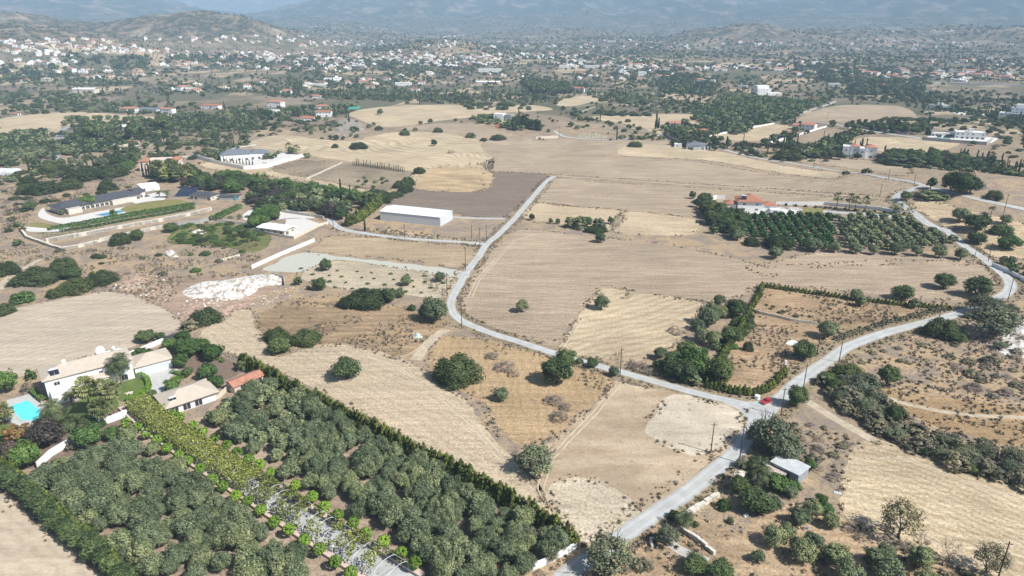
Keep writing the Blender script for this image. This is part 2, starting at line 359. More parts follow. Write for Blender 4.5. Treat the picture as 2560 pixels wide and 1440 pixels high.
aa = np.concatenate([np.linspace(-2.6, -.80, 40)[:-1], np.linspace(-.80, .80, 560), np.linspace(.80, 2.6, 40)[1:]])
R_, A_ = np.meshgrid(np.array(rr), -aa, indexing='ij'); GX = R_*np.sin(A_); GY = R_*np.cos(A_); GZ = ht(GX, GY)
g = grid_mesh('ground', GX, GY, GZ, M['ground']); tag(g, 'dry tan scrubland plain rising to hazy hills and mountains', None, None, 'structure')
# ------------------------------------------------------------------ draped sheets
def smooth_px(pts, closed, n=5):
    P = [Vector((p[0], p[1], 0)) for p in pts]; N = len(P); out = []
    for i in range(N if closed else N-1):
        a = P[(i-1) % N] if closed or i > 0 else P[i]; b = P[i]; c = P[(i+1) % N]; d = P[(i+2) % N] if closed or i < N-2 else P[i+1]
        for k in range(n):
            t = k/n; out.append(.5*((2*b)+(c-a)*t+(2*a-5*b+4*c-d)*t*t+(3*b-a-3*c+d)*t**3))
    if not closed: out.append(P[-1])
    return [(v.x, v.y) for v in out]
def zoff(x, y, layer): return layer*(.004+math.hypot(x, y)*6e-5*(1 if math.hypot(x, y) > 380 else .25))
POLYS = {}
def inpoly(px, py, poly):
    px = np.asarray(px); py = np.asarray(py); ins = np.zeros(px.shape, bool); j = len(poly)-1
    for i in range(len(poly)):
        xi, yi = poly[i][0], poly[i][1]; xj, yj = poly[j][0], poly[j][1]
        c = ((yi > py) != (yj > py)) & (px < (xj-xi)*(py-yi)/((yj-yi) or 1e-9)+xi); ins ^= c; j = i
    return ins
def drape(name, W_, mat, layer, jit=.5, seed=1):
    """world polygon -> sheet lying on the terrain"""
    D = []
    for i in range(len(W_)):
        a = W_[i]; b = W_[(i+1) % len(W_)]; d = math.hypot(b[0]-a[0], b[1]-a[1]); k = max(1, int(d/2.5))
        for q in range(min(k, 200)): D.append((a[0]+(b[0]-a[0])*q/k, a[1]+(b[1]-a[1])*q/k))
    if jit:
        D = np.array(D); nx = vn(D[:, 0]/2.2, D[:, 1]/2.2, seed)-.5+(vn(D[:, 0]/7, D[:, 1]/7, seed)-.5)*1.5; ny = vn(D[:, 0]/2.2, D[:, 1]/2.2, seed+5)-.5+(vn(D[:, 0]/7, D[:, 1]/7, seed+5)-.5)*1.5
        D = [(x+a*jit*1.6, y+b*jit*1.6) for (x, y), a, b in zip(D, nx, ny)]
    xs = [p[0] for p in D]; ys = [p[1] for p in D]; pts = [Vector(p) for p in D]; n0 = len(pts)
    if max(ys) > 380:
        s = 7.0 if max(ys) < 1000 else 14.0
        gx, gy = np.meshgrid(np.arange(min(xs)+s/2, max(xs), s), np.arange(min(ys)+s/2, max(ys), s)); gx = gx.ravel()+.01; gy = gy.ravel()
        k = inpoly(gx, gy, D); pts += [Vector((a, b)) for a, b in zip(gx[k], gy[k])]
    V, E_, Fc, *_ = delaunay_2d_cdt(pts, [], [list(range(n0))], 1, 1e-4)
    X = np.array([v.x for v in V]); Y = np.array([v.y for v in V]); Z = ht(X, Y)
    vs = [(x, y, z+zoff(x, y, layer)) for x, y, z in zip(X, Y, Z)]
    fs = []
    for f in Fc:
        a, b, c = [vs[i] for i in f[:3]]
        fs.append(tuple(f) if (b[0]-a[0])*(c[1]-a[1])-(b[1]-a[1])*(c[0]-a[0]) > 0 else tuple(reversed(f)))
    me = bpy.data.meshes.new(name); me.from_pydata(vs, [], fs); me.materials.append(mat); me.update()
    return link(bpy.data.objects.new(name, me))
def sheet(name, px, mat, layer=1, label=None, smooth=True, jit=1.0, kind='structure'):
    q = smooth_px(px, True) if smooth else px
    W_ = [(v.x, v.y) for v in GL(q)]; o = drape(name, W_, mat, layer, jit, len(px)+int(px[0][0]) % 17)
    POLYS.setdefault(name, []).append(W_); return tag(o, label, None, None, kind)
def polyline(px, smooth=True):
    return [(v.x, v.y) for v in GL(smooth_px(px, False, 6) if smooth else px)]
def resample(W_, step):
    out = [W_[0]]; acc = 0
    for a, b in zip(W_, W_[1:]):
        d = math.hypot(b[0]-a[0], b[1]-a[1]); t = step-acc
        while t <= d: out.append((a[0]+(b[0]-a[0])*t/d, a[1]+(b[1]-a[1])*t/d)); t += step
        acc = (acc+d) % step
    return out
ROADS = []
def strip(name, px, w0, w1, mat, layer, label, jit=.25, kind='structure', smooth=True):
    W_ = resample(polyline(px, smooth), 2.0); W_.append(polyline(px[-2:], False)[-1]); n = len(W_); vs = []; fs = []
    for i, p in enumerate(W_):
        a = W_[max(0, i-1)]; b = W_[min(n-1, i+1)]; d = Vector((b[0]-a[0], b[1]-a[1])).normalized(); nn = Vector((-d.y, d.x)); w = (w0+(w1-w0)*i/(n-1))/2
        for k in range(5):
            s = 1-k/2; j = jit*(float(vn(p[0]/2.3, p[1]/2.3, 3+k))-.5)*2 if k in (0, 4) else 0
            vs.append((p[0]+nn.x*(w*s+j*(1 if s > 0 else -1)), p[1]+nn.y*(w*s+j*(1 if s > 0 else -1))))
    Z = ht(np.array([v[0] for v in vs]), np.array([v[1] for v in vs])); vs = [(x, y, z+zoff(x, y, layer)) for (x, y), z in zip(vs, Z)]
    for i in range(n-1):
        for k in range(4): a = i*5+k; fs.append((a, a+1, a+6, a+5))
    me = bpy.data.meshes.new(name); me.from_pydata(vs, [], fs); me.materials.append(mat); me.update()
    me.attributes.new('across', 'FLOAT', 'POINT').data.foreach_set('value', [abs(1-k/2) for i in range(n) for k in range(5)])
    me.polygons.foreach_set('use_smooth', [True]*len(fs))
    ROADS.append((np.array(W_), max(w0, w1)/2)); return tag(link(bpy.data.objects.new(name, me)), label, None, None, kind)
def near_road(x, y, m=1.0):
    for W_, w in ROADS:
        if np.min((W_[:, 0]-x)**2+(W_[:, 1]-y)**2) < (w+m)**2: return True
    return False
# ------------------------------------------------------------------ plants
def leaves_mesh(name, P, N, size, mats, seed=0, asp=1.0, split=None):
    """one small card per point, roughly facing N"""
    r = np.random.default_rng(seed); n = len(P); N = N/np.linalg.norm(N, axis=1, keepdims=True)
    U = np.cross(N, r.normal(size=(n, 3))); U /= np.linalg.norm(U, axis=1, keepdims=True)+1e-9; V = np.cross(N, U)
    s = (size*(.6+.8*r.random(n)))[:, None]*.5; k = .55+.45*r.random((n, 1))
    v = np.stack([P-U*s-V*s*k*asp, P+U*s*k-V*s*asp, P+U*s+V*s*k*asp, P-U*s*k+V*s*asp], 1).reshape(-1, 3)
    me = bpy.data.meshes.new(name); me.vertices.add(4*n); me.vertices.foreach_set('co', v.ravel())
    me.loops.add(4*n); me.loops.foreach_set('vertex_index', np.arange(4*n, dtype=np.int32)); me.polygons.add(n)
    me.polygons.foreach_set('loop_start', np.arange(0, 4*n, 4, dtype=np.int32)); me.polygons.foreach_set('loop_total', np.full(n, 4, np.int32))
    for m in (mats if isinstance(mats, (list, tuple)) else [mats]): me.materials.append(m)
    if split is not None: me.polygons.foreach_set('material_index', split.astype(np.int32))
    me.update(calc_edges=True); return me
def crown_pts(seed, shape, nb, nl):
    """points on many small clumps filling a unit crown (width 1, z 0..1)"""
    r = np.random.default_rng(seed); C = []; S = []
    def dirs(n, lo=-1):
        z = r.uniform(lo, 1, n); a = r.uniform(0, 2*math.pi, n); q = np.sqrt(1-z*z); return np.stack([q*np.cos(a), q*np.sin(a), z], 1)
    if shape == 'round':
        d = dirs(nb, -.75); k = r.uniform(.66, 1, nb)[:, None]; lob = 1+.16*np.sin(np.arctan2(d[:, 1], d[:, 0])*3+seed)[:, None]
        C = d*k*np.array([.38, .38, .37])*lob+[0, 0, .55]; S = r.uniform(.09, .16, nb)
    elif shape == 'dome':
        d = dirs(nb, 0); k = r.uniform(.5, 1, nb)[:, None]; lob = 1+.16*np.sin(np.arctan2(d[:, 1], d[:, 0])*4+seed)[:, None]
        k = .80+.2*k; C = d*k*np.array([.43, .43, .80])*lob+[0, 0, .06]; S = r.uniform(.065, .11, nb)
    elif shape == 'cone':
        z = r.uniform(0, 1, nb)**1.1; a = r.uniform(0, 6.28, nb); q = .36*(1-z**1.7)*np.minimum(1, .4+z*3)
        C = np.stack([q*np.cos(a), q*np.sin(a), .06+z*.86], 1); S = r.uniform(.09, .16, nb)*np.array(1.15-z*.6)
    elif shape == 'spire':
        z = r.uniform(0, 1, nb); a = r.uniform(0, 6.28, nb); q = .32*np.sin(np.clip(.12+z*.9, 0, 1)**.7*math.pi)**.7*(1.1-.5*z)
        C = np.stack([q*np.cos(a), q*np.sin(a), .04+z*.9], 1); S = np.full(nb, .2)
    elif shape == 'ball':
        d = dirs(nb); C = d*.42+[0, 0, .5]; S = np.full(nb, .09)
    elif shape == 'umbrella':
        d = dirs(nb, 0); C = d*np.array([.42, .42, .40])*r.uniform(.7, 1, nb)[:, None]+[0, 0, .5]; S = r.uniform(.1, .16, nb)
    elif shape == 'open':
        d = dirs(nb, -.5); C = d*np.array([.42, .42, .40])*r.uniform(.6, 1.05, nb)[:, None]+[0, 0, .56]; S = r.uniform(.07, .13, nb)
    C = np.array(C); w = S**2; b = r.choice(nb, nl, p=w/w.sum()); d = dirs(nl)
    zs = 1.0 if shape not in ('cone', 'spire') else (.30 if shape == 'spire' else .6)
    P = C[b]+d*np.array([1, 1, zs])*(S[b]*r.uniform(.6, 1.12, nl))[:, None]; P[:, 2] = np.clip(P[:, 2], .0, 1.06)
    ctr = np.array([0, 0, .35]); N = d+.9*(P-ctr)/(np.linalg.norm(P-ctr, axis=1, keepdims=True)+1e-6)+.5*r.normal(size=(nl, 3)); return P, N
def crown(name, shape, mat, seed, nb, nl, size, asp=1.0):
    P, N = crown_pts(seed, shape, nb, nl); return leaves_mesh(name, P, N, size, mat, seed, asp)
def limb_mesh(name, seed, top=.5, r0=.035, nb=4, spread=.28, mat=None, depth=1, low=.25):
    r = random.Random(seed); b = MB(); lean = Vector((r.uniform(-.05, .05), r.uniform(-.05, .05), top*low)); b.tube((0, 0, -.03), lean, r0*1.25, r0, 7)
    def br(p, d, ln, rad, k):
        q = p+d*ln; b.tube(p, q, rad, rad*.6, 5 if rad > .01 else 4)
        if k > 0:
            for i in range(3): br(q, (d+Vector((r.uniform(-.7, .7), r.uniform(-.7, .7), r.uniform(-.1, .5)))).normalized(), ln*.7, rad*.6, k-1)
    for i in range(nb):
        a = i*6.28/nb+r.uniform(-.4, .4); d = Vector((math.cos(a)*spread, math.sin(a)*spread, top*(1-low))); br(lean, d.normalized(), d.length/(1 if depth == 0 else 1.6), r0*.6, depth)
    return b.mesh(name, mat or M['bark'])
def palm_crown(name, seed, nf, kind, mat):
    r = random.Random(seed); P = []; Fs = []; MI = []
    def quad(*q):
        n = len(P); P.extend([tuple(v) for v in q]); Fs.append(tuple(range(n, n+len(q))))
    for i in range(nf):
        a = i*2.399+r.uniform(-.2, .2); el = math.radians(r.uniform(-45, 78)) if kind == 'fan' else math.radians(r.uniform(-20, 78))
        d = Vector((math.cos(a), math.sin(a), 0)); up = Vector((0, 0, 1)); side = d.cross(up)
        if kind == 'fan':
            s = d*math.cos(el)+up*math.sin(el); c = s*.26; nrm = s.cross(side).normalized()
            for k in range(7):
                t0 = (k/7-.5)*2.6; t1 = ((k+.75)/7-.5)*2.6; ln = .25*(1-.25*abs(t0))
                e0 = s*math.cos(t0)+side*math.sin(t0); e1 = s*math.cos(t1)+side*math.sin(t1); dr = up*(-.05-.06*abs(t0))
                quad(c, c+e0*ln+dr, c+(e0+e1)*.5*ln*1.25+dr*1.6, c+e1*ln+dr*.9)
            quad(c-side*.008, c+side*.008, side*.006, -side*.006); continue
        p = Vector((0, 0, 0)); s = d*math.cos(el)+up*math.sin(el); n = 7; ln = .62/n
        for k in range(n):
            s2 = (s+up*(-.20-.05*k)).normalized(); q = p+s*ln; w = .13*math.sin(math.pi*(k+.8)/(n+.6))+.02
            for sg in (-1, 1):
                for m_ in range(2):
                    o = p+(q-p)*(m_*.5); quad(o, o+(q-p)*.32, o+(q-p)*.75+side*sg*w-up*w*.45, o+(q-p)*.45+side*sg*w*1.02-up*w*.42)
            p = q; s = s2
    me = bpy.data.meshes.new(name); me.from_pydata(P, [], Fs); me.materials.append(mat); me.update(); return me
def palm_trunk(seed, h=1, r=.03, lean=.04):
    b = MB(); p = Vector((0, 0, -.02)); rd = random.Random(seed); lx = rd.uniform(-lean, lean); ly = rd.uniform(-lean, lean)
    for k in range(8):
        z = (k+1)/8*h; q = Vector((lx*z*z, ly*z*z, z)); b.tube(p, q, r*(1.25-.35*k/8), r*(1.2-.35*k/8)*.93, 7); p = q-Vector((0, 0, .001))
    return b.mesh('palm_trunk', M['palmbark'])
# kind -> (object name, category, [hi meshes], [lo meshes], trunk meshes or None, limit)
K = {}
def kind(key, name, cat, shape, mat, nb, nl, size, trunk=True, nlo=340, slo=.14, var=3, tr=None, asp=1.0, tmat=None):
    s0 = sum(map(ord, key)) % 97
    hi = [crown(name+'_crown', shape, mat, s0+i*7, nb, nl, size, asp) for i in range(var)]
    lo = [crown(name+'_crown_far', shape, mat, s0+3+i*5, max(10, nb//2), nlo, slo, asp) for i in range(2)]
    tm = [limb_mesh('trunk', s0+i, **(tr or {})) for i in range(2)] if trunk else None
    K[key] = dict(name=name, cat=cat, hi=hi, lo=lo, tm=tm, n=0)
kind('olive', 'olive_tree', 'olive tree', 'round', L['olive'], 80, 5200, .040)
kind('citrus', 'citrus_tree', 'citrus tree', 'round', L['citrus'], 44, 2200, .058, True, 420, .14)
kind('carob', 'carob_tree', 'tree', 'round', L['tree'], 90, 5600, .040)
kind('tree', 'broadleaf_tree', 'tree', 'round', L['tree'], 60, 3200, .052)
kind('dark', 'dark_tree', 'tree', 'round', L['dark'], 60, 3200, .052)
kind('gtree', 'garden_tree', 'tree', 'round', L['garden'], 64, 3800, .046)
kind('purple', 'plum_tree', 'tree', 'round', L['purple'], 50, 3200, .05)
kind('redbush', 'flowering_bush', 'bush', 'round', L['red'], 30, 1400, .07, False)
kind('pine', 'umbrella_pine', 'pine tree', 'umbrella', L['tree'], 60, 2600, .055)
kind('lentisk', 'evergreen_shrub', 'shrub', 'dome', L['lentisk'], 260, 8500, .030, False, 520, .11)
kind('gbush', 'garden_bush', 'bush', 'dome', L['garden'], 120, 3600, .045, False)
kind('scrub', 'scrub_bush', 'bush', 'dome', L['grey'], 46, 2000, .050, False)
kind('bramble', 'bramble_thicket', 'thicket', 'dome', L['bramble'], 60, 2400, .042, False, 300, .12, 3, None, .35)
kind('reed', 'reed_clump', 'reeds', 'dome', L['reed'], 50, 2200, .05, False, 300, .13, 2, None, 2.2)
kind('cypress', 'cypress_tree', 'cypress', 'spire', L['cypress'], 40, 1300, .10, True, 240, .2, 2, dict(top=.3, r0=.03, nb=2, spread=.03), 1.3)
kind('conifer', 'hedge_conifer', 'conifer', 'cone', L['conifer'], 60, 2600, .060, True, 300, .15, 4, dict(top=.3, r0=.03, nb=2, spread=.1))
kind('ball', 'ball_clipped_tree', 'topiary tree', 'ball', L['lime'], 90, 3000, .065, False, 300, .16, 2)
kind('acacia', 'feathery_tree', 'tree', 'open', leafm('acacia_leaves', (.095, .12, .075), (.16, .18, .12)), 80, 4200, .034, True, 400, .1, 3, dict(top=.75, r0=.022, nb=6, spread=.35, depth=2, low=.12))
kind('bare', 'sparse_tree', 'tree', 'open', leafm('thin_olive_green_leaves', (.15, .15, .09), (.23, .215, .14)), 80, 1900, .030, True, 300, .08, 2, dict(top=.60, r0=.024, nb=5, spread=.24, depth=3, low=.25))
kind('snag', 'leafless_tree', 'tree', 'open', L['bramble'], 30, 260, .03, True, 60, .08, 1, dict(top=.66, r0=.018, nb=5, spread=.26, depth=3, low=.22))
K['fan'] = dict(name='fan_palm', cat='palm', hi=[palm_crown('fan_palm_crown', i, 64, 'fan', L['fan']) for i in (1, 2, 3)], lo=[palm_crown('fan_palm_crown', 5, 24, 'fan', L['fan'])]*2, tm=[palm_trunk(i) for i in (1, 2)], n=0)
K['date'] = dict(name='feather_palm', cat='palm', hi=[palm_crown('feather_palm_crown', i, 34, 'date', L['palm']) for i in (4, 5)], lo=[palm_crown('feather_palm_crown', 6, 18, 'date', L['palm'])]*2, tm=[palm_trunk(i, 1, .035) for i in (3, 4)], n=0)
LIM = 299
def plant(key, loc, w, h, label, group=None, rz=None, lo=None, name=None):
    k = K[key]; k['n'] += 1; rz = random.uniform(0, 6.28) if rz is None else rz
    if lo is None: lo = w*F/max(loc[1], 50) < 30
    me = random.choice(k['lo'] if lo else k['hi']); loc = Vector(loc)
    if key in ('fan', 'date'):
        r = empty(name or k['name'], loc, rz, label, k['cat'], group)
        t = link(bpy.data.objects.new('trunk', random.choice(k['tm'])), r); t.scale = (max(w*1.1, h*.45), max(w*1.1, h*.45), h)
        c = link(bpy.data.objects.new('crown', me), r); c.scale = (w, w, w); c.location = (0, 0, h); return r
    if key == 'ball':
        r = empty(name or k['name'], loc, rz, label, k['cat'], group)
        c = link(bpy.data.objects.new('crown', me), r); c.scale = (w, w, w*.95); c.location = (0, 0, h-w*.95)
        t = link(bpy.data.objects.new('trunk', STEM), r); t.scale = (1, 1, h-w*.6); return r
    if k['tm'] is None:
        r = link(bpy.data.objects.new(name or k['name'], me)); r.location = loc; r.rotation_euler = (0, 0, rz); r.scale = (w, w*random.uniform(.85, 1), h)
        return tag(r, label, k['cat'], group)
    r = empty(name or k['name'], loc, rz, label, k['cat'], group); r.scale = (w, w, h)
    link(bpy.data.objects.new('crown', me), r); link(bpy.data.objects.new('trunk', random.choice(k['tm'])), r); return r
STEM = MB().tube((0, 0, -.05), (0, 0, 1), .09, .06, 6).mesh('stem', M['bark'])
POOL = []       # (screen size, key, loc, w, h, label, group) laid out in bulk; the largest of each kind become things of their own
def pool(key, x, y, w, h, label, group, z=None):
    z = hts(x, y) if z is None else z
    POOL.append((w*F/max(y, 40), key, (x, y, z), w, h, label, group))
def area_pts(px, spacing, jit=.35, ang=0.0, hexa=True, smooth=False):
    W_ = [(v.x, v.y) for v in GL(px)]; cx = sum(p[0] for p in W_)/len(W_); cy = sum(p[1] for p in W_)/len(W_)
    R = max(math.hypot(p[0]-cx, p[1]-cy) for p in W_)+spacing; n = int(R/spacing)+1; out = []
    for i in range(-n, n+1):
        for j in range(-n, n+1):
            u = (i+(.5 if hexa and j % 2 else 0)+random.uniform(-jit, jit))*spacing; v = (j*(.87 if hexa else 1)+random.uniform(-jit, jit))*spacing
            out.append((cx+u*math.cos(ang)-v*math.sin(ang), cy+u*math.sin(ang)+v*math.cos(ang)))
    o = np.array(out); k = inpoly(o[:, 0], o[:, 1], W_); return [tuple(p) for p in o[k]]
def fill(px, key, spacing, w, h, label, group, jit=.35, ang=0.0, keep=1.0, wv=.2, hexa=True, road=True):
    keys = key if isinstance(key, (list, tuple)) else [key]
    P = area_pts(px, spacing, jit, ang, hexa)
    if not P: return
    Z = ht(np.array([p[0] for p in P]), np.array([p[1] for p in P]))
    for (x, y), z in zip(P, Z):
        if random.random() > keep or (road and near_road(x, y, w*.35)): continue
        s = random.uniform(1-wv, 1+wv); pool(random.choice(keys), x, y, w*s, h*s*random.uniform(.9, 1.1), label, group, float(z))
def at_px(key, cx, by, wpx, ratio, label, group=None, name=None, rz=None):
    """plant whose foot is at pixel row by and whose crown is wpx wide"""
    b = G(cx, by-wpx*.16); w = wpx/pxm(b); return plant(key, b, w, w*ratio, label, group, rz, None, name)
def merge_boxes(): pass
def gn_scatter(name, label, cat, protos, pts, scl, rot, idx):
    """one object for plants nobody could count: instances of the prototype meshes on points"""
    me = bpy.data.meshes.new(name); n = len(pts); me.vertices.add(n); me.vertices.foreach_set('co', np.array(pts, float).ravel())
    a = me.attributes.new('sc', 'FLOAT_VECTOR', 'POINT'); a.data.foreach_set('vector', np.array(scl, float).ravel())
    ro = np.zeros((n, 3)); ro[:, 2] = rot; a = me.attributes.new('ro', 'FLOAT_VECTOR', 'POINT'); a.data.foreach_set('vector', ro.ravel())
    a = me.attributes.new('ix', 'INT', 'POINT'); a.data.foreach_set('value', np.array(idx, dtype=np.int32)); me.update()
    o = link(bpy.data.objects.new(name, me)); ng = bpy.data.node_groups.new(name, 'GeometryNodeTree')
    ng.interface.new_socket(name='Geometry', in_out='INPUT', socket_type='NodeSocketGeometry'); ng.interface.new_socket(name='Geometry', in_out='OUTPUT', socket_type='NodeSocketGeometry')
    N = ng.nodes; gi = N.new('NodeGroupInput'); go = N.new('NodeGroupOutput'); ip = N.new('GeometryNodeInstanceOnPoints'); jg = N.new('GeometryNodeGeometryToInstance')
    for p in reversed(protos):
        oi = N.new('GeometryNodeObjectInfo'); oi.inputs['Object'].default_value = p; oi.transform_space = 'ORIGINAL'; oi.inputs['As Instance'].default_value = False
        g2 = N.new('GeometryNodeGeometryToInstance'); ng.links.new(oi.outputs['Geometry'], g2.inputs[0])
        if 'J' not in ng: jj = N.new('GeometryNodeJoinGeometry'); ng['J'] = 1
        ng.links.new(g2.outputs[0], jj.inputs[0])
    N.remove(jg)
    def attr(nm, ty):
        q = N.new('GeometryNodeInputNamedAttribute'); q.data_type = ty; q.inputs['Name'].default_value = nm; return q.outputs['Attribute']
    ng.links.new(gi.outputs[0], ip.inputs['Points']); ng.links.new(jj.outputs[0], ip.inputs['Instance']); ip.inputs['Pick Instance'].default_value = True
    ng.links.new(attr('ix', 'INT'), ip.inputs['Instance Index']); ng.links.new(attr('ro', 'FLOAT_VECTOR'), ip.inputs['Rotation']); ng.links.new(attr('sc', 'FLOAT_VECTOR'), ip.inputs['Scale'])
    ng.links.new(ip.outputs[0], go.inputs[0]); md = o.modifiers.new('scatter', 'NODES'); md.node_group = ng
    return tag(o, label, cat, None, 'stuff')
PROTO = {}
def lo_obj(key): return PROTO[key]
# ------------------------------------------------------------------ buildings
def window_mesh(w, h, arch=False):
    b = MB(); f = .12; b.box(-w/2, -.06, 0, w/2, .02, h); b.mi = 1; b.box(-w/2+f, -.085, f, w/2-f, -.05, h-f)
    b.mi = 0; b.box(-.04, -.1, f, .04, -.06, h-f); return b.mesh('window', [M['white'], M['glass']])
WIN = {(w, h): window_mesh(w, h) for w, h in ((1.3, 1.3), (2.4, 2.2), (1.8, 1.4))}
def put_windows(root, x0, y0, w, d, z0, floors, fh, sides='flr', gapx=4.2, big=.4, seed=0, name='window'):
    r = random.Random(seed)
    for fl in range(floors):
        for sd_ in sides:
            ln = w if sd_ in 'fb' else d; n = max(1, int((ln-1)/gapx))
            for i in range(n):
                if r.random() < .12: continue
                bg_ = r.random() < big and fl == 0; me = WIN[(2.4, 2.2)] if bg_ else WIN[(1.8, 1.4)] if r.random() < .6 else WIN[(1.3, 1.3)]
                o = link(bpy.data.objects.new(name, me), root); t = (i+.5)/n; z = z0+fl*fh+(.12 if bg_ else .95)
                if sd_ == 'f': o.location = (x0+w*t, y0-.012, z)
                elif sd_ == 'b': o.location = (x0+w*t, y0+d+.012, z); o.rotation_euler.z = math.pi
                elif sd_ == 'l': o.location = (x0-.012, y0+d*t, z); o.rotation_euler.z = -math.pi/2
                else: o.location = (x0+w+.012, y0+d*t, z); o.rotation_euler.z = math.pi/2
def frame(A, B):
    """origin, heading and length of the front wall from its two foot pixels"""
    a = G(*A); b = G(*B); d = b-a; return a, math.atan2(d.y, d.x), math.hypot(d.x, d.y)
def villa(name, label, A, B, vols, cat='house', group=None, wall='white', roofm='terra', seed=1, sides='flr', win=True, base=.0):
    a, rz, ln = frame(A, B); z = min(hts(a.x, a.y), hts(G(*B).x, G(*B).y)); r = empty(name, (a.x, a.y, z), rz, label, cat, group)
    for i, v in enumerate(vols):
        x0 = v.get('x', 0)*ln; w = v.get('w', 1)*ln; y0 = v.get('y', 0); d = v['d']; h = v['h']; z0 = v.get('z', 0); fl = v.get('fl', 1); ro = v.get('roof', 'flat')
        b = MB()
        if ro == 'flat':
            b.box(x0, y0, z0-.6 if z0 == 0 else z0, x0+w, y0+d, z0+h); b.build('wall', M[v.get('wall', wall)], r)
            p = MB(); q = .25; t = z0+h; ph = v.get('par', .45)
            p.box(x0-.05, y0-.05, t+.003, x0+w+.05, y0+q, t+ph); p.box(x0-.05, y0+d-q, t+.003, x0+w+.05, y0+d+.05, t+ph); p.box(x0-.05, y0+q, t+.003, x0+q, y0+d-q, t+ph); p.box(x0+w-q, y0+q, t+.003, x0+w+.05, y0+d-q, t+ph)
            if ph > .01: p.build('parapet', M[v.get('wall', wall)], r)
            if v.get('top'): MB().box(x0+q+.01, y0+q+.01, t+.004, x0+w-q-.01, y0+d-q-.01, t+.06).build('roof', M[v['top']], r)
        else:
            b.box(x0, y0, z0-.6 if z0 == 0 else z0, x0+w, y0+d, z0+h-.17); b.build('wall', M[v.get('wall', wall)], r)
            p = MB(); getattr(p, ro)(x0, y0, x0+w, y0+d, z0+h, v.get('rh', min(w, d)*.2), v.get('ov', .5)); p.build('roof', M[v.get('rm', roofm)], r)
        if win and v.get('win', True): put_windows(r, x0, y0, w, d, z0, fl, h/fl, v.get('sides', sides), v.get('gap', 4.2), v.get('big', .4), seed+i)
    return r, ln
def solar_heater(root, x, y, z, rx=-.5, s=1.0, lay='f'):
    b = MB(); c, sn = math.cos(.55), math.sin(.55)
    for k in (-1, 0):
        x0 = x+k*1.15*s; b.add([(x0, y, z), (x0+1.05*s, y, z), (x0+1.05*s, y+2*s*c, z+2*s*sn), (x0, y+2*s*c, z+2*s*sn), (x0, y, z-.08), (x0+1.05*s, y, z-.08), (x0+1.05*s, y+2*s*c, z+2*s*sn-.08), (x0, y+2*s*c, z+2*s*sn-.08)],
            [(0, 1, 2, 3), (7, 6, 5, 4), (0, 4, 5, 1), (1, 5, 6, 2), (2, 6, 7, 3), (3, 7, 4, 0)])
    o = b.build('solar_panel', M['solar'], root); MB().tube((x-1.1*s, y+2.1*s*c, z+2*s*sn+.25), (x+1.0*s, y+2.1*s*c, z+2*s*sn+.25), .28*s, None, 10).build('water_tank', M['whitemetal'], o); return o
def wall(px, h, th, mat, label, name='garden_wall', cat='wall', smooth=False, group=None, cope=None, jag=0):
    W_ = polyline(px, smooth); b = MB(); c = MB(); r_ = random.Random(5)
    if jag: W_ = resample(W_, 1.2)
    for p, q in zip(W_, W_[1:]):
        d = Vector((q[0]-p[0], q[1]-p[1]));
        if d.length < .01: continue
        d.normalize(); n = Vector((-d.y, d.x))*th/2; e = d*th*.5*.98
        hp = h+(r_.uniform(-jag, jag) if jag else 0)
        for tgt, zb, zt, k in ((b, -.5, hp, 1.0), (c, hp+.002, hp+.09, 1.25)) if cope else ((b, -.5, hp, 1.0),):
            P = [(p[0]-e.x-n.x*k, p[1]-e.y-n.y*k), (q[0]+e.x-n.x*k, q[1]+e.y-n.y*k), (q[0]+e.x+n.x*k, q[1]+e.y+n.y*k), (p[0]-e.x+n.x*k, p[1]-e.y+n.y*k)]
            Z = [hts(*s) for s in P]; tgt.add([(x, y, z+zb) for (x, y), z in zip(P, Z)]+[(x, y, z+zt) for (x, y), z in zip(P, Z)], [(0, 3, 2, 1), (4, 5, 6, 7), (0, 1, 5, 4), (1, 2, 6, 5), (2, 3, 7, 6), (3, 0, 4, 7)])
    o = b.build(name, M[mat]); tag(o, label, cat, group)
    if cope: c.build('coping', M[cope], o)
    return o
def hedge(px, w, h, mat, label, dens=34, size=.30, smooth=True, name='hedge', cat='hedge', group=None, ragged=.15):
    W_ = np.array(resample(polyline(px, smooth), .5)); r = np.random.default_rng(len(px)+int(px[0][0])); n = int(len(W_)*.5*(w+2*h)*dens/2)
    k = r.integers(0, len(W_)-1, n); a = W_[k]; d = W_[k+1]-a; d /= np.linalg.norm(d, axis=1, keepdims=True)+1e-9; nn = np.stack([-d[:, 1], d[:, 0]], 1)
    u = r.uniform(-(w/2+h), w/2+h, n); top = np.abs(u) < w/2; s = np.where(top, u, np.sign(u)*w/2); z = np.where(top, h, np.maximum(0, h-(np.abs(u)-w/2)))
    wig = 1+ragged*(vn(a[:, 0]/1.1, a[:, 1]/1.1, 4)-.5)*2.4; z = z*wig+r.normal(0, ragged*.25, n); s = s*(1+ragged*(vn(a[:, 0]/1.4, a[:, 1]/1.4, 8)-.5)*2)
    xy = a+d*r.uniform(0, .5, n)[:, None]+nn*s[:, None]; P = np.column_stack([xy, ht(xy[:, 0], xy[:, 1])+np.maximum(z, .02)])
    Nn = np.column_stack([nn*np.where(top, 0, np.sign(u))[:, None], np.where(top, 1.0, .25)])+.5*r.normal(size=(n, 3)); c = P.mean(0)
    o = link(bpy.data.objects.new(name, leaves_mesh(name, P-c, Nn, size, L[mat], 3))); o.location = c; return tag(o, label, cat, group)
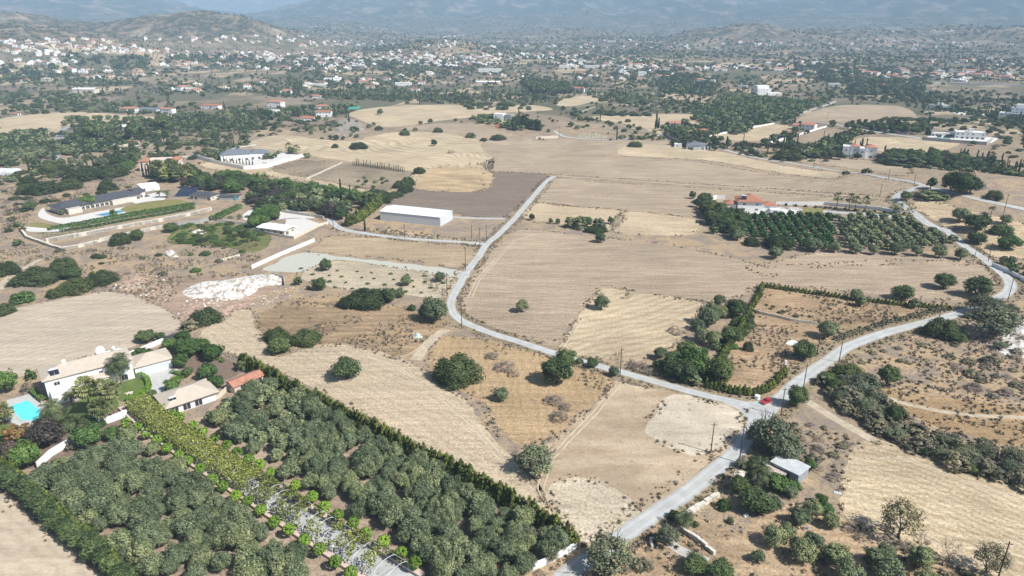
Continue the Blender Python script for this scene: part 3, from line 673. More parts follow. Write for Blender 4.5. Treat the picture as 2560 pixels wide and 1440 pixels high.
def heap(px, h, mat, label, name='rubble_heap', cat='heap', lump=1.3, smooth=True, n=64):
    W_ = [(v.x, v.y) for v in GL(smooth_px(px, True) if smooth else px)]; A = np.array(W_); x0, y0 = A.min(0)-1; x1, y1 = A.max(0)+1
    X, Y = np.meshgrid(np.linspace(x0, x1, n), np.linspace(y0, y1, n)); ins = inpoly(X.ravel(), Y.ravel(), W_).reshape(X.shape)
    D = np.full(X.shape, 1e9)
    for a, b in zip(W_, W_[1:]+W_[:1]): D = np.minimum(D, np.hypot(X-(a[0]+b[0])/2, Y-(a[1]+b[1])/2))
    sc_ = min(x1-x0, y1-y0)*.3; e = np.where(ins, sstep(D/sc_), 0); Z = ht(X, Y)+e*h*(-.1+1.7*fbm(X/lump, Y/lump, 12, 4))+np.where(ins, .05, -.6)
    return tag(grid_mesh(name, X, Y, Z, M[mat] if isinstance(mat, str) else mat), label, cat)
POLEM = {}
def pole(base_px, top_y, label, arm=True, h=None, name='utility_pole', group='timber utility poles'):
    b = G(*base_px); h = h or htop(b, top_y); r = empty(name, b, random.uniform(-.4, .4), label, 'utility pole', group)
    MB().tube((0, 0, -.3), (0, 0, h), .17, .11, 8).build('pole', M['wood'], r)
    if arm:
        c = MB(); c.box(-.85, -.06, h-.75, .85, .06, h-.6).build('crossarm', M['wood'], r)
        for x in (-.75, 0, .75): MB().tube((x, 0, h-.595), (x, 0, h-.33), .05, .04, 6).build('insulator', M['white'], r)
    return r
# ================================================================== roads and tracks (centre lines)
MAIN = [(1395, 1460), (1411, 1440), (1480, 1392), (1548, 1345), (1628, 1290), (1705, 1240), (1775, 1185), (1835, 1135), (1870, 1090), (1900, 1050), (1935, 1012), (1965, 982), (2000, 952), (2036, 925), (2072, 900), (2122, 866), (2195, 838), (2250, 822), (2350, 797), (2433, 771), (2488, 749), (2521, 729), (2526, 708), (2511, 688), (2486, 668), (2454, 643), (2415, 618), (2393, 602), (2354, 577), (2318, 558), (2281, 530), (2254, 513), (2240, 499), (2248, 486), (2287, 472), (2309, 465)]
NORTH = [(2309, 465), (2297, 459), (2270, 453), (2215, 445), (2161, 435), (2106, 429), (2035, 418), (1969, 407), (1915, 399), (1860, 388), (1798, 371), (1740, 357), (1700, 347), (1657, 337)]
WEST = [(1885, 1022), (1848, 1007), (1784, 993), (1705, 973), (1625, 950), (1545, 928), (1466, 906), (1412, 892), (1306, 857), (1240, 837), (1200, 822), (1162, 806), (1140, 790), (1129, 772), (1128, 755), (1137, 732), (1150, 710), (1162, 687), (1182, 660), (1200, 637), (1212, 617), (1226, 602), (1242, 590), (1264, 569), (1288, 545), (1306, 524), (1338, 486), (1365, 455), (1385, 441)]
LANE = [(1212, 610), (1150, 605), (1050, 599), (950, 589), (900, 582), (862, 575), (838, 563), (824, 548)]
strip('verge', MAIN, 14, 12, M['verge'], 1, 'dry grass verge along the main chalky road', 1.6, 'structure')
strip('verge', WEST, 9, 8, M['verge'], 1.4, 'dry weedy verge along the winding farm road', 1.3)
ROADS.clear()
strip('road', MAIN, 4.9, 5.2, M['road'], 3, 'pale chalky main road curving through the fields on the right')
strip('road', WEST, 3.9, 4.1, M['road'], 3.5, 'pale farm road bending between the ploughed fields')
sheet('road', [(1820, 1001), (1850, 1003), (1900, 1003), (1936, 998), (1950, 1006), (1925, 1040), (1893, 1062), (1875, 1078), (1869, 1060), (1856, 1035), (1838, 1018), (1810, 1008)], M['road'], 3.2, 'widened mouth of the junction beside the red car', True, .1)
strip('road', LANE, 3.8, 4.6, M['road'], 4, 'pale lane leading to the walled bungalow')
strip('road', NORTH, 3.8, 3.8, M['road'], 3.6, 'narrow pale road along the far edge of the fields')
strip('road', [(2309, 465), (2336, 472), (2420, 492), (2489, 508), (2580, 527)], 4.6, 4.6, M['road'], 4, 'pale road leaving the junction to the right edge')
strip('road', [(1657, 337), (1625, 342), (1585, 346), (1519, 349), (1466, 348), (1412, 342), (1386, 328)], 5, 4, M['road'], 4.2, 'pale road below the hillock with the white house')
strip('track', [(1385, 441), (1426, 443), (1519, 448), (1651, 458), (1784, 466), (1880, 471), (1969, 479), (2079, 487), (2200, 497)], 2.4, 2.4, M['track'], 4.4, 'straight bleached dirt track between two long fields')
strip('track', [(1660, 336), (1598, 325), (1540, 310), (1505, 301)], 3, 3, M['track'], 4.4, 'dirt track climbing left from the crossroads')
strip('track', [(1436, 287), (1490, 267), (1527, 266), (1600, 262)], 4, 3, M['track'], 4, 'pale track on the slope beyond the hillock')
strip('track', [(1262, 547), (1190, 546), (1128, 543)], 4, 4, M['conc'], 3.8, 'gravel driveway beside the white warehouse')
strip('track', [(2019, 1003), (2073, 1038), (2120, 1066), (2161, 1088), (2202, 1112)], 3.2, 3.2, M['track'], 2, 'dirt track running down from the junction to the stubble field')
strip('track', [(1115, 823), (1085, 845), (1060, 870), (1040, 900)], 3.6, 4.2, M['track'], 2.6, 'bleached wheel track leaving the road bend')
strip('track', [(0, 725), (10, 705), (35, 685), (80, 660), (100, 648)], 3, 3, M['track'], 2, 'sandy path at the left edge')
strip('track', [(2070, 905), (2100, 925), (2130, 947), (2180, 975), (2260, 1008), (2400, 1035), (2570, 1045)], 2.2, 2.2, M['track'], 2, 'faint track crossing the right scrubland')
strip('road', [(1975, 300), (2010, 281), (2060, 265), (2090, 254)], 5, 5, M['road'], 4, 'pale road climbing away beside the dark orchard')
strip('road', [(135, 400), (142, 362), (152, 335), (160, 322), (185, 315)], 9, 7, M['asph'], 3, 'grey road end beside the walled gardens on the left')
strip('road', [(2035, 305), (2080, 310), (2130, 320), (2220, 335), (2300, 345)], 4, 4, M['road'], 4, 'pale road below the modern villas')
strip('track', [(1730, 330), (1800, 318), (1870, 305), (1932, 304)], 2.4, 2.4, M['terrace'], 4.6, 'thin white track above the walled field')
strip('track', [(440, 395), (520, 385), (560, 375), (640, 362)], 5, 5, M['terrace'], 3, 'white drive leading to the grey roofed villa')
strip('track', [(350, 372), (400, 355), (440, 340), (470, 325)], 4, 3, M['track'], 3, 'sandy track through the shrubs')
strip('path', [(1648, 1330), (1668, 1348), (1690, 1370), (1720, 1385), (1770, 1405)], 2.4, 2.4, M['conc'], 2.5, 'broken concrete path beside the ruined walls')
# ================================================================== fields
A0 = hd(1200, 690, 1800, 745); A1 = hd(1400, 440, 2200, 500)
def field(px, c1, c2, ang, label, layer=2, per=1.4, name='field', **k):
    return sheet(name, px, field_mat('soil_'+label.split()[0]+'_'+label.split()[1], c1, c2, ang, per, **k), layer, label)
PL = ((.32, .245, .175), (.465, .375, .27)); ST = ((.43, .335, .22), (.565, .46, .315)); GO = ((.44, .345, .225), (.57, .47, .325)); DK = ((.19, .15, .12), (.25, .20, .155))
field([(1156, 742), (1168, 712), (1205, 660), (1240, 616), (1275, 582), (1330, 575), (1450, 588), (1600, 604), (1720, 622), (1860, 652), (1910, 668), (2000, 662), (2150, 655), (2300, 652), (2440, 658), (2478, 680), (2488, 708), (2470, 733), (2410, 748), (2330, 748), (2180, 735), (2060, 722), (1912, 712), (1860, 735), (1800, 757), (1640, 738), (1520, 715), (1498, 722), (1440, 790), (1388, 860), (1300, 842), (1200, 806), (1160, 778)], *PL, A0, 'large ploughed tan field filling the centre', per=1.6, patch=.3)
field([(1400, 872), (1435, 810), (1500, 728), (1530, 722), (1680, 742), (1765, 757), (1740, 800), (1700, 850), (1640, 885), (1590, 905), (1500, 896), (1430, 885)], *ST, hd(1450, 870, 1740, 790), 'wedge shaped stubble field with two small trees', per=2.2, patch=.5, curve=20, rows=4, rs=.12, wd=3)
field([(1388, 449), (1500, 455), (1700, 468), (1900, 480), (2100, 494), (2213, 503), (2232, 522), (2100, 520), (1960, 513), (1790, 508), (1735, 540), (1640, 534), (1550, 525), (1345, 504)], *PL, A1, 'long ploughed field beyond the thin dirt track', patch=.25, per=1.8)
field([(1338, 509), (1440, 516), (1556, 529), (1530, 574), (1420, 562), (1308, 549)], *ST, A1, 'pale square stubble plot above the reeds')
field([(1562, 530), (1742, 550), (1735, 585), (1640, 590), (1532, 578)], *ST, A1, 'pale stubble plot left of the orchard', patch=.5, weeds=.2)
field([(1228, 397), (1370, 391), (1600, 395), (1760, 407), (1900, 432), (2060, 449), (2160, 440), (2288, 463), (2262, 478), (2240, 488), (2190, 489), (2000, 477), (1700, 456), (1400, 437), (1225, 426)], *PL, A1, 'wide ploughed strip behind the dirt track', 2, patch=.25, per=2)
field([(1562, 366), (1660, 362), (1800, 380), (1900, 402), (2000, 422), (2110, 434), (2062, 445), (1920, 428), (1770, 402), (1562, 389)], *GO, A1, 'golden band of stubble below the far road', 2.6, per=2.5, curve=10)
field([(1205, 357), (1300, 352), (1400, 350), (1550, 352), (1640, 352), (1700, 358), (1640, 364), (1562, 366), (1560, 388), (1400, 388), (1240, 395)], *PL, A1, 'pale brown field below the hillock road', 2.4, per=2)
field([(1212, 433), (1368, 438), (1338, 474), (1300, 515), (1262, 545), (1240, 548), (1100, 530), (960, 508), (1010, 472), (1060, 472), (1202, 478)], *DK, hd(1010, 480, 1240, 500), 'dark freshly ploughed field behind the warehouse', 2, per=1.2, patch=.2, name='field')
field([(1072, 422), (1220, 426), (1206, 477), (1030, 469)], (.36, .24, .13), (.60, .47, .30), hd(1060, 430, 1180, 470), 'rough golden stubble corner beside the dark ploughed field', 2.4, per=2.2, patch=.6, curve=10)
field([(650, 347), (700, 338), (800, 348), (880, 352), (940, 338), (1000, 330), (1100, 332), (1200, 350), (1232, 395), (1224, 425), (1120, 421), (1068, 423), (1050, 432), (1000, 424), (880, 405), (760, 388), (650, 375), (620, 360)], *GO, hd(700, 370, 1050, 420), 'broad golden field with looping harvest lines', 2, per=3, patch=.35, curve=90, rows=7, rs=.16, wd=3)
field([(870, 283), (950, 268), (1080, 262), (1200, 268), (1320, 262), (1380, 275), (1240, 283), (1190, 292), (1100, 302), (1000, 318), (940, 315), (900, 300)], *ST, 0, 'tan field beyond the bushes in the middle distance', 1.8, per=2)
field([(1000, 322), (1100, 308), (1200, 316), (1290, 338), (1330, 352), (1240, 352), (1190, 346), (1090, 328)], *PL, 0, 'grey brown strip behind the golden field', 2.2)
field([(0, 298), (100, 284), (210, 281), (330, 288), (450, 300), (330, 305), (215, 305), (160, 318), (60, 322), (0, 318)], *GO, 0, 'pale gold field at the upper left', 1.8, per=2.5)
field([(0, 322), (60, 320), (150, 315), (130, 338), (60, 345), (0, 346)], *ST, 0, 'tan field by the left grey road', 1.9)
field([(500, 410), (620, 398), (700, 420), (880, 468), (1000, 480), (960, 500), (900, 488), (760, 452), (560, 428)], *ST, hd(560, 415, 940, 485), 'long tan strip below the grey roofed villa', 2.2)
field([(680, 425), (740, 402), (860, 408), (1020, 428), (1010, 452), (960, 478), (900, 468), (780, 448)], (.26, .205, .15), (.36, .29, .20), 0, 'weedy brown plot behind the cypress row', 2.4, weeds=.8, patch=.7)
field([(1000, 478), (1030, 440), (1050, 436), (1030, 466), (985, 500)], *ST, 0, 'narrow sandy track plot by the hedge', 2.6)
field([(-60, 790), (0, 778), (100, 757), (200, 738), (270, 729), (350, 745), (430, 782), (455, 808), (430, 832), (330, 868), (250, 880), (180, 903), (100, 925), (40, 945), (-60, 955)], (.42, .345, .265), (.50, .425, .335), hd(50, 900, 400, 800), 'large bare tan field behind the white villa', 2, per=1.6, patch=.15, sp_=.3)
field([(492, 842), (555, 800), (600, 772), (632, 782), (645, 830), (668, 872), (700, 892), (760, 870), (850, 863), (950, 880), (1040, 915), (1110, 958), (1180, 1020), (1230, 1080), (1290, 1150), (1330, 1200), (1375, 1262), (1350, 1290), (1180, 1195), (960, 1062), (800, 980), (660, 910), (560, 878)], (.43, .34, .24), (.545, .45, .325), hd(800, 930, 1280, 1180), 'curved stubble field wrapping around the olive grove', 2, per=1.1, patch=.22, curve=12)
field([(-80, 1190), (0, 1215), (60, 1275), (170, 1365), (262, 1445), (290, 1500), (-80, 1500)], (.455, .37, .275), (.52, .44, .335), hd(0, 1250, 200, 1400), 'bare tan field in the bottom left corner', 2, per=1.2, patch=.12, sp_=.25)
field([(2120, 1135), (2200, 1100), (2300, 1142), (2450, 1192), (2620, 1240), (2620, 1500), (2480, 1462), (2300, 1365), (2170, 1318), (2108, 1282), (2108, 1200)], (.44, .345, .22), (.61, .50, .345), hd(2150, 1180, 2540, 1330), 'pale gold stubble field with curved tractor lines at lower right', 2, per=1.8, patch=.35, curve=60, sp_=.8, rows=3.4, rs=.13, wd=2.5)
field([(1545, 955), (1650, 975), (1780, 1000), (1850, 1022), (1866, 1062), (1838, 1110), (1770, 1170), (1690, 1230), (1600, 1292), (1500, 1370), (1470, 1362), (1400, 1290), (1345, 1240), (1295, 1160), (1300, 1125), (1375, 1105), (1430, 1060), (1500, 1000)], (.38, .285, .19), (.50, .405, .29), hd(1340, 1150, 1750, 1190), 'scraped bare earth between the two roads', 2, rs=.0, rows=9, sp_=.35, bd=.05, per=5, patch=.6, curve=16, weeds=.1, name='bare_earth')
field([(1690, 988), (1780, 1005), (1845, 1025), (1858, 1062), (1825, 1108), (1750, 1138), (1680, 1120), (1620, 1085), (1625, 1045)], (.50, .43, .33), (.58, .51, .40), hd(1640, 1040, 1800, 1090), 'paler levelled pad near the road junction', 3, rs=.0, rows=9, sp_=.4, per=2.5, patch=.5, weeds=.15, name='bare_earth')
field([(1385, 1210), (1440, 1190), (1500, 1210), (1560, 1240), (1590, 1280), (1560, 1310), (1500, 1350), (1460, 1350), (1400, 1285), (1370, 1240)], (.48, .40, .295), (.58, .50, .38), hd(1400, 1210, 1580, 1290), 'pale bulldozed ground beside the olive hedge', 2.6, per=1.5, patch=.5, curve=8, name='bare_earth')
field([(1092, 850), (1140, 842), (1290, 872), (1400, 906), (1530, 950), (1505, 990), (1440, 1045), (1370, 1092), (1345, 1122), (1290, 1112), (1250, 1075), (1210, 1010), (1140, 965), (1075, 920)], (.37, .26, .145), (.49, .36, .215), hd(1300, 950, 1330, 1100), 'tall golden dry grass plot around the dark carob tree', 2.2, per=.7, patch=.4, bd=.4, name='dry_grass')
field([(640, 800), (690, 765), (760, 745), (850, 742), (1000, 768), (1100, 795), (1112, 820), (1055, 880), (1020, 905), (950, 878), (850, 858), (750, 866), (700, 885), (668, 868), (648, 830)], (.26, .185, .12), (.40, .29, .175), hd(700, 800, 1000, 850), 'brown dry grass field around the two dark thickets', 1.8, per=3, patch=.8, weeds=.3, name='dry_grass')
field([(792, 612), (822, 592), (900, 592), (1050, 606), (1180, 622), (1188, 642), (1150, 668), (1050, 655), (930, 642), (835, 635), (775, 630)], (.35, .26, .17), (.47, .37, .25), hd(850, 600, 1150, 640), 'fenced brown plot above the gravel yard', 2.2, weeds=.2)
field([(745, 690), (800, 662), (850, 652), (1010, 672), (1140, 700), (1112, 742), (1000, 735), (880, 725), (800, 710)], (.43, .36, .26), (.52, .44, .32), hd(800, 700, 1100, 735), 'young orchard plot with faint drip lines', 2.2, per=4, weeds=.15)
field([(2275, 512), (2330, 505), (2440, 530), (2560, 560), (2600, 640), (2480, 640), (2430, 600), (2380, 575), (2330, 548)], (.44, .335, .21), (.58, .46, .31), hd(2300, 520, 2560, 600), 'sandy field right of the bending road', 2, patch=.6, per=2)
field([(1985, 303), (2060, 270), (2150, 262), (2260, 268), (2290, 300), (2200, 308), (2080, 305), (2020, 306)], *PL, 0, 'brown field left of the modern villas', 2)
field([(1770, 340), (1860, 318), (1935, 310), (1990, 320), (1930, 348), (1850, 352)], *ST, 0, 'small walled field beyond the grey bungalow', 2)
field([(1970, 352), (2010, 338), (2065, 322), (2140, 330), (2080, 348), (2040, 360)], (.27, .21, .15), (.38, .30, .21), 0, 'brown plot behind the white wall', 2, weeds=.3)
field([(2140, 345), (2280, 345), (2400, 358), (2330, 380), (2250, 382), (2150, 368)], *GO, hd(2150, 350, 2380, 370), 'striped stubble field below the modern villa', 2, per=3, curve=10)
field([(1990, 385), (2100, 396), (2200, 405), (2280, 425), (2250, 440), (2160, 426), (2050, 412), (1980, 402)], *PL, 0, 'strip of tan soil below the apartment villa', 2.2)
field([(1870, 672), (1900, 662), (2000, 640), (2100, 632), (2400, 650), (2430, 662), (2150, 662), (1990, 672), (1920, 690)], *PL, A0, 'soil under the front row of olive trees', 2.4)
field([(1480, 292), (1620, 285), (1760, 288), (1840, 300), (1740, 325), (1650, 335), (1600, 318), (1500, 300)], *ST, 0, 'sloping tan field above the crossroads', 2)
field([(1390, 262), (1420, 246), (1500, 238), (1490, 252), (1430, 266)], *GO, 0, 'small gold field far behind the hillock', 2)
field([(1910, 712), (1960, 716), (2100, 735), (2250, 752), (2370, 762), (2300, 790), (2200, 812), (2120, 828), (2080, 845), (2010, 905), (1975, 925), (1960, 962), (1900, 985), (1800, 965), (1770, 955), (1820, 880), (1870, 790)], (.31, .21, .13), (.44, .32, .20), hd(1900, 760, 2200, 800), 'weedy reddish plot enclosed by the conifer hedge', 1.8, per=2, patch=.8, weeds=.55, name='dry_grass')
field([(2080, 1010), (2150, 960), (2300, 985), (2570, 1030), (2570, 1110), (2420, 1090), (2280, 1040), (2180, 1040)], (.36, .24, .13), (.44, .31, .18), 0, 'ochre dry grass hollow on the right', 1.7, patch=.7, weeds=.3, name='dry_grass')
field([(1290, 1360), (1560, 1370), (1650, 1300), (1700, 1260), (1760, 1290), (1850, 1330), (1960, 1260), (2100, 1290), (2250, 1370), (2460, 1470), (2460, 1520), (1250, 1520)], (.37, .265, .165), (.48, .36, .235), hd(1800, 1300, 2200, 1400), 'brown orchard ground in the lower right', 1.6, per=2.5, patch=.7, weeds=.3, name='dry_grass')
field([(470, 1050), (640, 950), (720, 975), (900, 1060), (1150, 1195), (1320, 1290), (1440, 1385), (1330, 1490), (180, 1500), (60, 1330), (-20, 1200), (150, 1130), (340, 1060)], (.30, .225, .165), (.42, .33, .25), 0, 'bare soil under the two dense olive groves', 1.5, per=2, patch=.5, name='grove_floor')
sheet('gravel_yard', [(662, 672), (700, 650), (745, 633), (800, 634), (840, 640), (1000, 657), (1162, 680), (1150, 697), (1050, 679), (950, 664), (845, 649), (805, 660), (756, 680), (700, 678)], plain('pale_green_gravel', (.45, .45, .385), .95, .1), 3, 'pale greenish gravel yard with a long entry strip')
field([(420, 590), (470, 565), (560, 560), (650, 570), (680, 600), (640, 630), (560, 618), (480, 612), (420, 608)], (.11, .13, .045), (.22, .21, .09), 0, 'bright green ground cover patch above the scrub', 1.9, per=1, patch=.8, name='ground_cover')
field([(300, 715), (420, 690), (520, 690), (600, 700), (700, 720), (640, 745), (600, 765), (500, 790), (440, 780), (350, 740)], (.33, .235, .17), (.43, .32, .24), 0, 'pinkish stony ground near the white rubble', 1.9, per=1, patch=.8, name='stony_ground')
WT = plain('wheel_rut_soil', (.56, .47, .345), .95, .2, .5)
for i, (t_, l) in enumerate((([(1545, 962), (1490, 1030), (1430, 1090), (1375, 1150), (1350, 1220), (1400, 1310)], 'along the edge of the golden grass'), ([(1405, 868), (1445, 808), (1505, 738), (1530, 728)], 'on the left edge of the wedge field'), ([(1430, 880), (1530, 830), (1640, 790), (1740, 765)], 'slanting over the wedge field'), ([(700, 880), (850, 880), (950, 900), (1050, 950), (1180, 1060), (1290, 1190)], 'following the curved stubble field edge'), ([(1175, 745), (1195, 700), (1240, 650), (1290, 600), (1340, 585)], 'round the corner of the large ploughed field'), ([(660, 360), (820, 365), (960, 380), (1060, 350), (1190, 360)], 'looping through the golden field'), ([(2140, 1150), (2250, 1140), (2400, 1200), (2560, 1250)], 'along the top of the lower right stubble'), ([(2125, 1200), (2170, 1270), (2300, 1330), (2450, 1420)], 'along the bottom of the lower right stubble'), ([(1000, 895), (1040, 880), (1062, 862), (1085, 838)], 'beside the bleached wheel track'))):
    W_ = polyline(t_, True); far = W_[0][1] > 300
    for s_ in (-.8, .8): strip('wheel_track', [(q[0], q[1]) for q in [proj(Vector((p[0]+s_, p[1], hts(*p))))[:2] for p in W_[::6]]], .7 if far else .42, .42, WT, 5.5, 'faint wheel rut '+l, .2, 'structure', False); ROADS.pop()
# ================================================================== free-standing walls
wall([(630, 672), (700, 640), (786, 604)], 1.9, .3, 'white', 'long white wall along the gravel yard')
wall([(52, 575), (68, 596), (120, 615), (155, 625), (200, 618), (250, 605)], 1.5, 1.2, 'stone', 'pale boulder wall curving round the left corner of the vineyard', jag=.25)
wall([(250, 604), (330, 586), (380, 575), (440, 565)], 1.8, .9, 'stone', 'cream stone wall below the long dark roofed villa', jag=.1)
wall([(440, 566), (500, 558), (532, 548)], 2.2, .4, 'grey', 'grey block wall continuing the cream stone wall')
wall([(120, 605), (210, 589), (300, 572), (400, 554), (470, 540), (527, 526)], 2.0, 1.6, 'stone', 'long retaining wall of cream stone under the vine rows', jag=.15)
wall([(632, 578), (700, 592), (735, 598), (800, 565), (820, 560)], 1.6, .3, 'cream', 'cream wall around the white roofed bungalow plot')
wall([(640, 566), (590, 560), (550, 555)], 1.6, .3, 'stone', 'low cream wall left of the bungalow')
wall([(688, 548), (700, 530), (780, 542), (810, 547)], 1.8, .5, 'stone', 'rough stone wall behind the bungalow', jag=.15)
wall([(1878, 776), (1900, 785), (1935, 792), (1980, 803), (2048, 812)], 1.1, .35, 'stone', 'curved white stone wall inside the hedged plot', jag=.1)
wall([(1314, 1432), (1370, 1410), (1440, 1372)], 1.9, .25, 'white', 'white wall beside the road at the grove corner', name='roadside_wall')
wall([(240, 1068), (280, 1055), (318, 1040)], 2.2, .3, 'white', 'white garden wall by the start of the pergola')
wall([(96, 1172), (130, 1140), (190, 1105)], 2.2, .3, 'white', 'white garden wall below the purple tree')
wall([(520, 1006), (548, 996), (590, 955)], 1.6, .3, 'cream', 'cream wall between the pool house and the red roofed shed')
wall([(380, 868), (352, 880), (312, 896)], 1.8, .3, 'white', 'white wall behind the garage wing')
wall([(430, 850), (398, 860), (380, 868)], 1.8, .3, 'white', 'white wall by the small black shed')
wall([(2480, 665), (2520, 682), (2560, 704), (2580, 716)], 1.8, .3, 'white', 'white wall along the road at the right edge')
wall([(1940, 512), (2060, 512), (2200, 525), (2252, 536)], 2.0, .4, 'white', 'long white wall behind the palm avenue')
wall([(1770, 342), (1870, 322), (1935, 310)], 1.6, .4, 'white', 'thin white wall around the small far field')
wall([(1925, 358), (1990, 340), (2066, 318)], 1.8, .4, 'white', 'white wall beside the solar panel field')
wall([(2130, 318), (2200, 328), (2270, 337)], 2.0, .4, 'grey', 'grey curved wall below the palm row')
wall([(766, 449), (800, 434), (855, 408)], 1.2, .5, 'stone', 'bright stone wall dividing the weedy plots', jag=.2)
wall([(2105, 205), (2200, 205), (2370, 208), (2440, 212), (2560, 215)], 2.2, .5, 'white', 'long white wall in the upper right distance')
wall([(545, 655), (600, 640)], 1.0, .4, 'stone', 'short low stone wall in the scrub', jag=.2)
wall([(1340, 348), (1395, 345)], 2.6, .5, 'pinkwall', 'pinkish retaining wall at the foot of the hillock')
wall([(1700, 1300), (1735, 1278), (1768, 1258), (1798, 1238)], 1.2, .9, 'stone', 'ruined stone wall next to the date palm', jag=.3)
wall([(1700, 1325), (1740, 1350), (1784, 1385)], 1.0, .8, 'stone', 'collapsed stone wall running down to the orchard', jag=.3)
wall([(1630, 1370), (1625, 1352), (1640, 1350)], .8, .5, 'stone', 'small ruined stone corner near the road', jag=.2)
def mesh_fence(px, h, label, mat='dark', step=2.6):
    W_ = resample(polyline(px, True), step); r = empty('wire_fence', (W_[0][0], W_[0][1], 0), 0, label, 'fence'); o = Vector((W_[0][0], W_[0][1])); b = MB()
    for i, p in enumerate(W_[:100]):
        z = hts(*p); q = Vector(p)-o; MB().tube((q.x, q.y, z-.2), (q.x, q.y, z+h), .05, None, 5).build('post', M[mat], r)
        if i:
            for k in range(5): b.tube((l.x, l.y, lz+h*(k+.8)/5.2), (q.x, q.y, z+h*(k+.8)/5.2), .018, None, 3)
        l = q; lz = z
    b.build('wire', M[mat], r)
mesh_fence([(310, 893), (352, 870), (440, 836), (470, 848), (540, 875), (598, 910)], 1.9, 'dark wire fence behind the villa garden')
mesh_fence([(870, 560), (920, 540), (960, 512)], 1.9, 'wire fence left of the white warehouse', 'grey')
mesh_fence([(1215, 608), (1232, 585), (1262, 556)], 1.6, 'wire fence on the right of the warehouse plot', 'grey')
mesh_fence([(1868, 990), (1905, 985), (1940, 960), (1960, 935), (1975, 925)], 1.8, 'wire fence outside the conifer hedge by the junction', 'grey')
# ================================================================== the white villa and its garden
v, ln = villa('white_villa', 'large two storey white villa with beige hip roof at lower left', (124, 1003), (342, 944), [
    dict(x=0, w=.98, y=0, d=10, h=7.3, roof='hip', rh=2.2, ov=.7, fl=2, sides='f', gap=5.5), dict(x=1.0, w=.46, y=.5, d=9.5, h=3.6, roof='hip', rh=2.1, ov=.6, win=False), dict(x=.03, w=.27, y=-4.2, d=4.1, h=3.3, roof='flat', par=.05, win=False), dict(x=.45, w=.22, y=-3.2, d=3.1, h=4.6, roof='hip', rh=1.2, ov=.4, gap=3), dict(x=.60, w=.36, y=10.05, d=3.2, h=6.2, par=.3, win=False)], roofm='beige_roof', seed=3)
for i, z in ((0, .95), (1, 4.2), (2, .95), (3, 4.2)): o = link(bpy.data.objects.new('window', WIN[(2.4, 2.2)]), v); o.location = (-.012, 2.6+(i//2)*4.4, z); o.rotation_euler.z = -math.pi/2
for x, w in ((1.07, .20), (1.30, .12)): MB().box(ln*x, .40, 0, ln*(x+w), .49, 2.7).build('garage_door', M['garage'], v)
rl = MB()
for i in range(9): rl.tube((ln*(.03+.27*i/8), -4.1, 3.35), (ln*(.03+.27*i/8), -4.1, 4.3), .03, None, 4)
for z in (3.8, 4.3): rl.tube((ln*.03, -4.1, z), (ln*.30, -4.1, z), .03, None, 4); rl.tube((ln*.03, -4.1, z), (ln*.03, -.1, z), .03, None, 4)
rl.build('balcony_railing', M['dark'], v)
solar_heater(v, 3.2, .6, 7.75, s=1.15); MB().box(ln*.235, 5.2, 8.8, ln*.235+1.1, 6.2, 10.2).build('chimney', M['white'], v)
def dish(parent, x, y, z, r, tilt):
    b = MB(); n = 20; vs = []
    for k in range(5):
        q = r*k/4
        for i in range(n): a = i*6.283/n; vs.append((q*math.cos(a), -(r*.24)*(1-(k/4)**2), q*math.sin(a)))
    b.add(vs, [(k*n+i, k*n+(i+1) % n, (k+1)*n+(i+1) % n, (k+1)*n+i) for k in range(4) for i in range(n)]); b.tube((0, -.2, 0), (0, -r*.75, 0), .03); b.tube((0, .1, 0), (0, .6, -r*.9), .08)
    o = b.build('satellite_dish', M['white'], parent); o.location = (x, y, z); o.rotation_euler = (tilt, 0, .45); return o
dish(v, ln*.70, 11.6, 7.9, 1.55, -.25); dish(v, ln*.86, 12.2, 7.6, .55, -.2); MB().tube((ln*.94, 12, 6.2), (ln*.94, 12, 10), .03).build('antenna', M['dark'], v)
p, ln = villa('pool_house', 'small garden pavilion with beige hip roof beside the pergola', (424, 1040), (541, 1000), [dict(d=9.5, h=3.2, roof='hip', rh=2.3, ov=1.1, gap=3, big=1)], roofm='beige_roof', seed=5)
solar_heater(p, 2.2, .4, 3.6, s=.9)
p, ln = villa('garden_shed', 'long shed with red tiled roof beside the conifer hedge', (588, 985), (668, 952), [dict(d=5, h=2.6, roof='gable', rh=1.1, gap=4)], wall='cream', roofm='terra2', seed=6)
villa('tool_shed', 'small black roofed shed at the back of the villa garden', (428, 862), (455, 852), [dict(d=3, h=2.3, roof='gable', rh=.5, rm='dark', win=False)], cat='shed')
sheet('pool_deck', [(18, 1000), (75, 985), (125, 1018), (120, 1042), (62, 1072), (14, 1050)], M['paving'], 4, 'pale paving around the turquoise pool', False, .05)
pe = empty('swimming_pool', G(62, 1028), 0, 'turquoise swimming pool with pale deck left of the villa', 'pool'); c0 = pe.location.copy()
def poolpoly(parent, px, mat, z, name, cz=.12):
    P = [G(*q)-parent.location for q in px]; MB().quad(*[(q.x, q.y, z) for q in P]).build(name, M[mat], parent)
    b = MB()
    for i, a in enumerate(P):
        c = P[(i+1) % len(P)]; d = (c-a).normalized()*.5; n = Vector((d.y, -d.x, 0))
        b.add([(a.x, a.y, 0), (c.x, c.y, 0), (c.x+n.x*.9+d.x*.9, c.y+n.y*.9+d.y*.9, 0), (a.x+n.x*.9-d.x*.9, a.y+n.y*.9-d.y*.9, 0), (a.x, a.y, cz), (c.x, c.y, cz), (c.x+n.x*.9+d.x*.9, c.y+n.y*.9+d.y*.9, cz), (a.x+n.x*.9-d.x*.9, a.y+n.y*.9-d.y*.9, cz)], [(4, 5, 6, 7), (0, 1, 5, 4), (1, 2, 6, 5), (2, 3, 7, 6), (3, 0, 4, 7)])
    b.build('coping', M['paving'], parent)
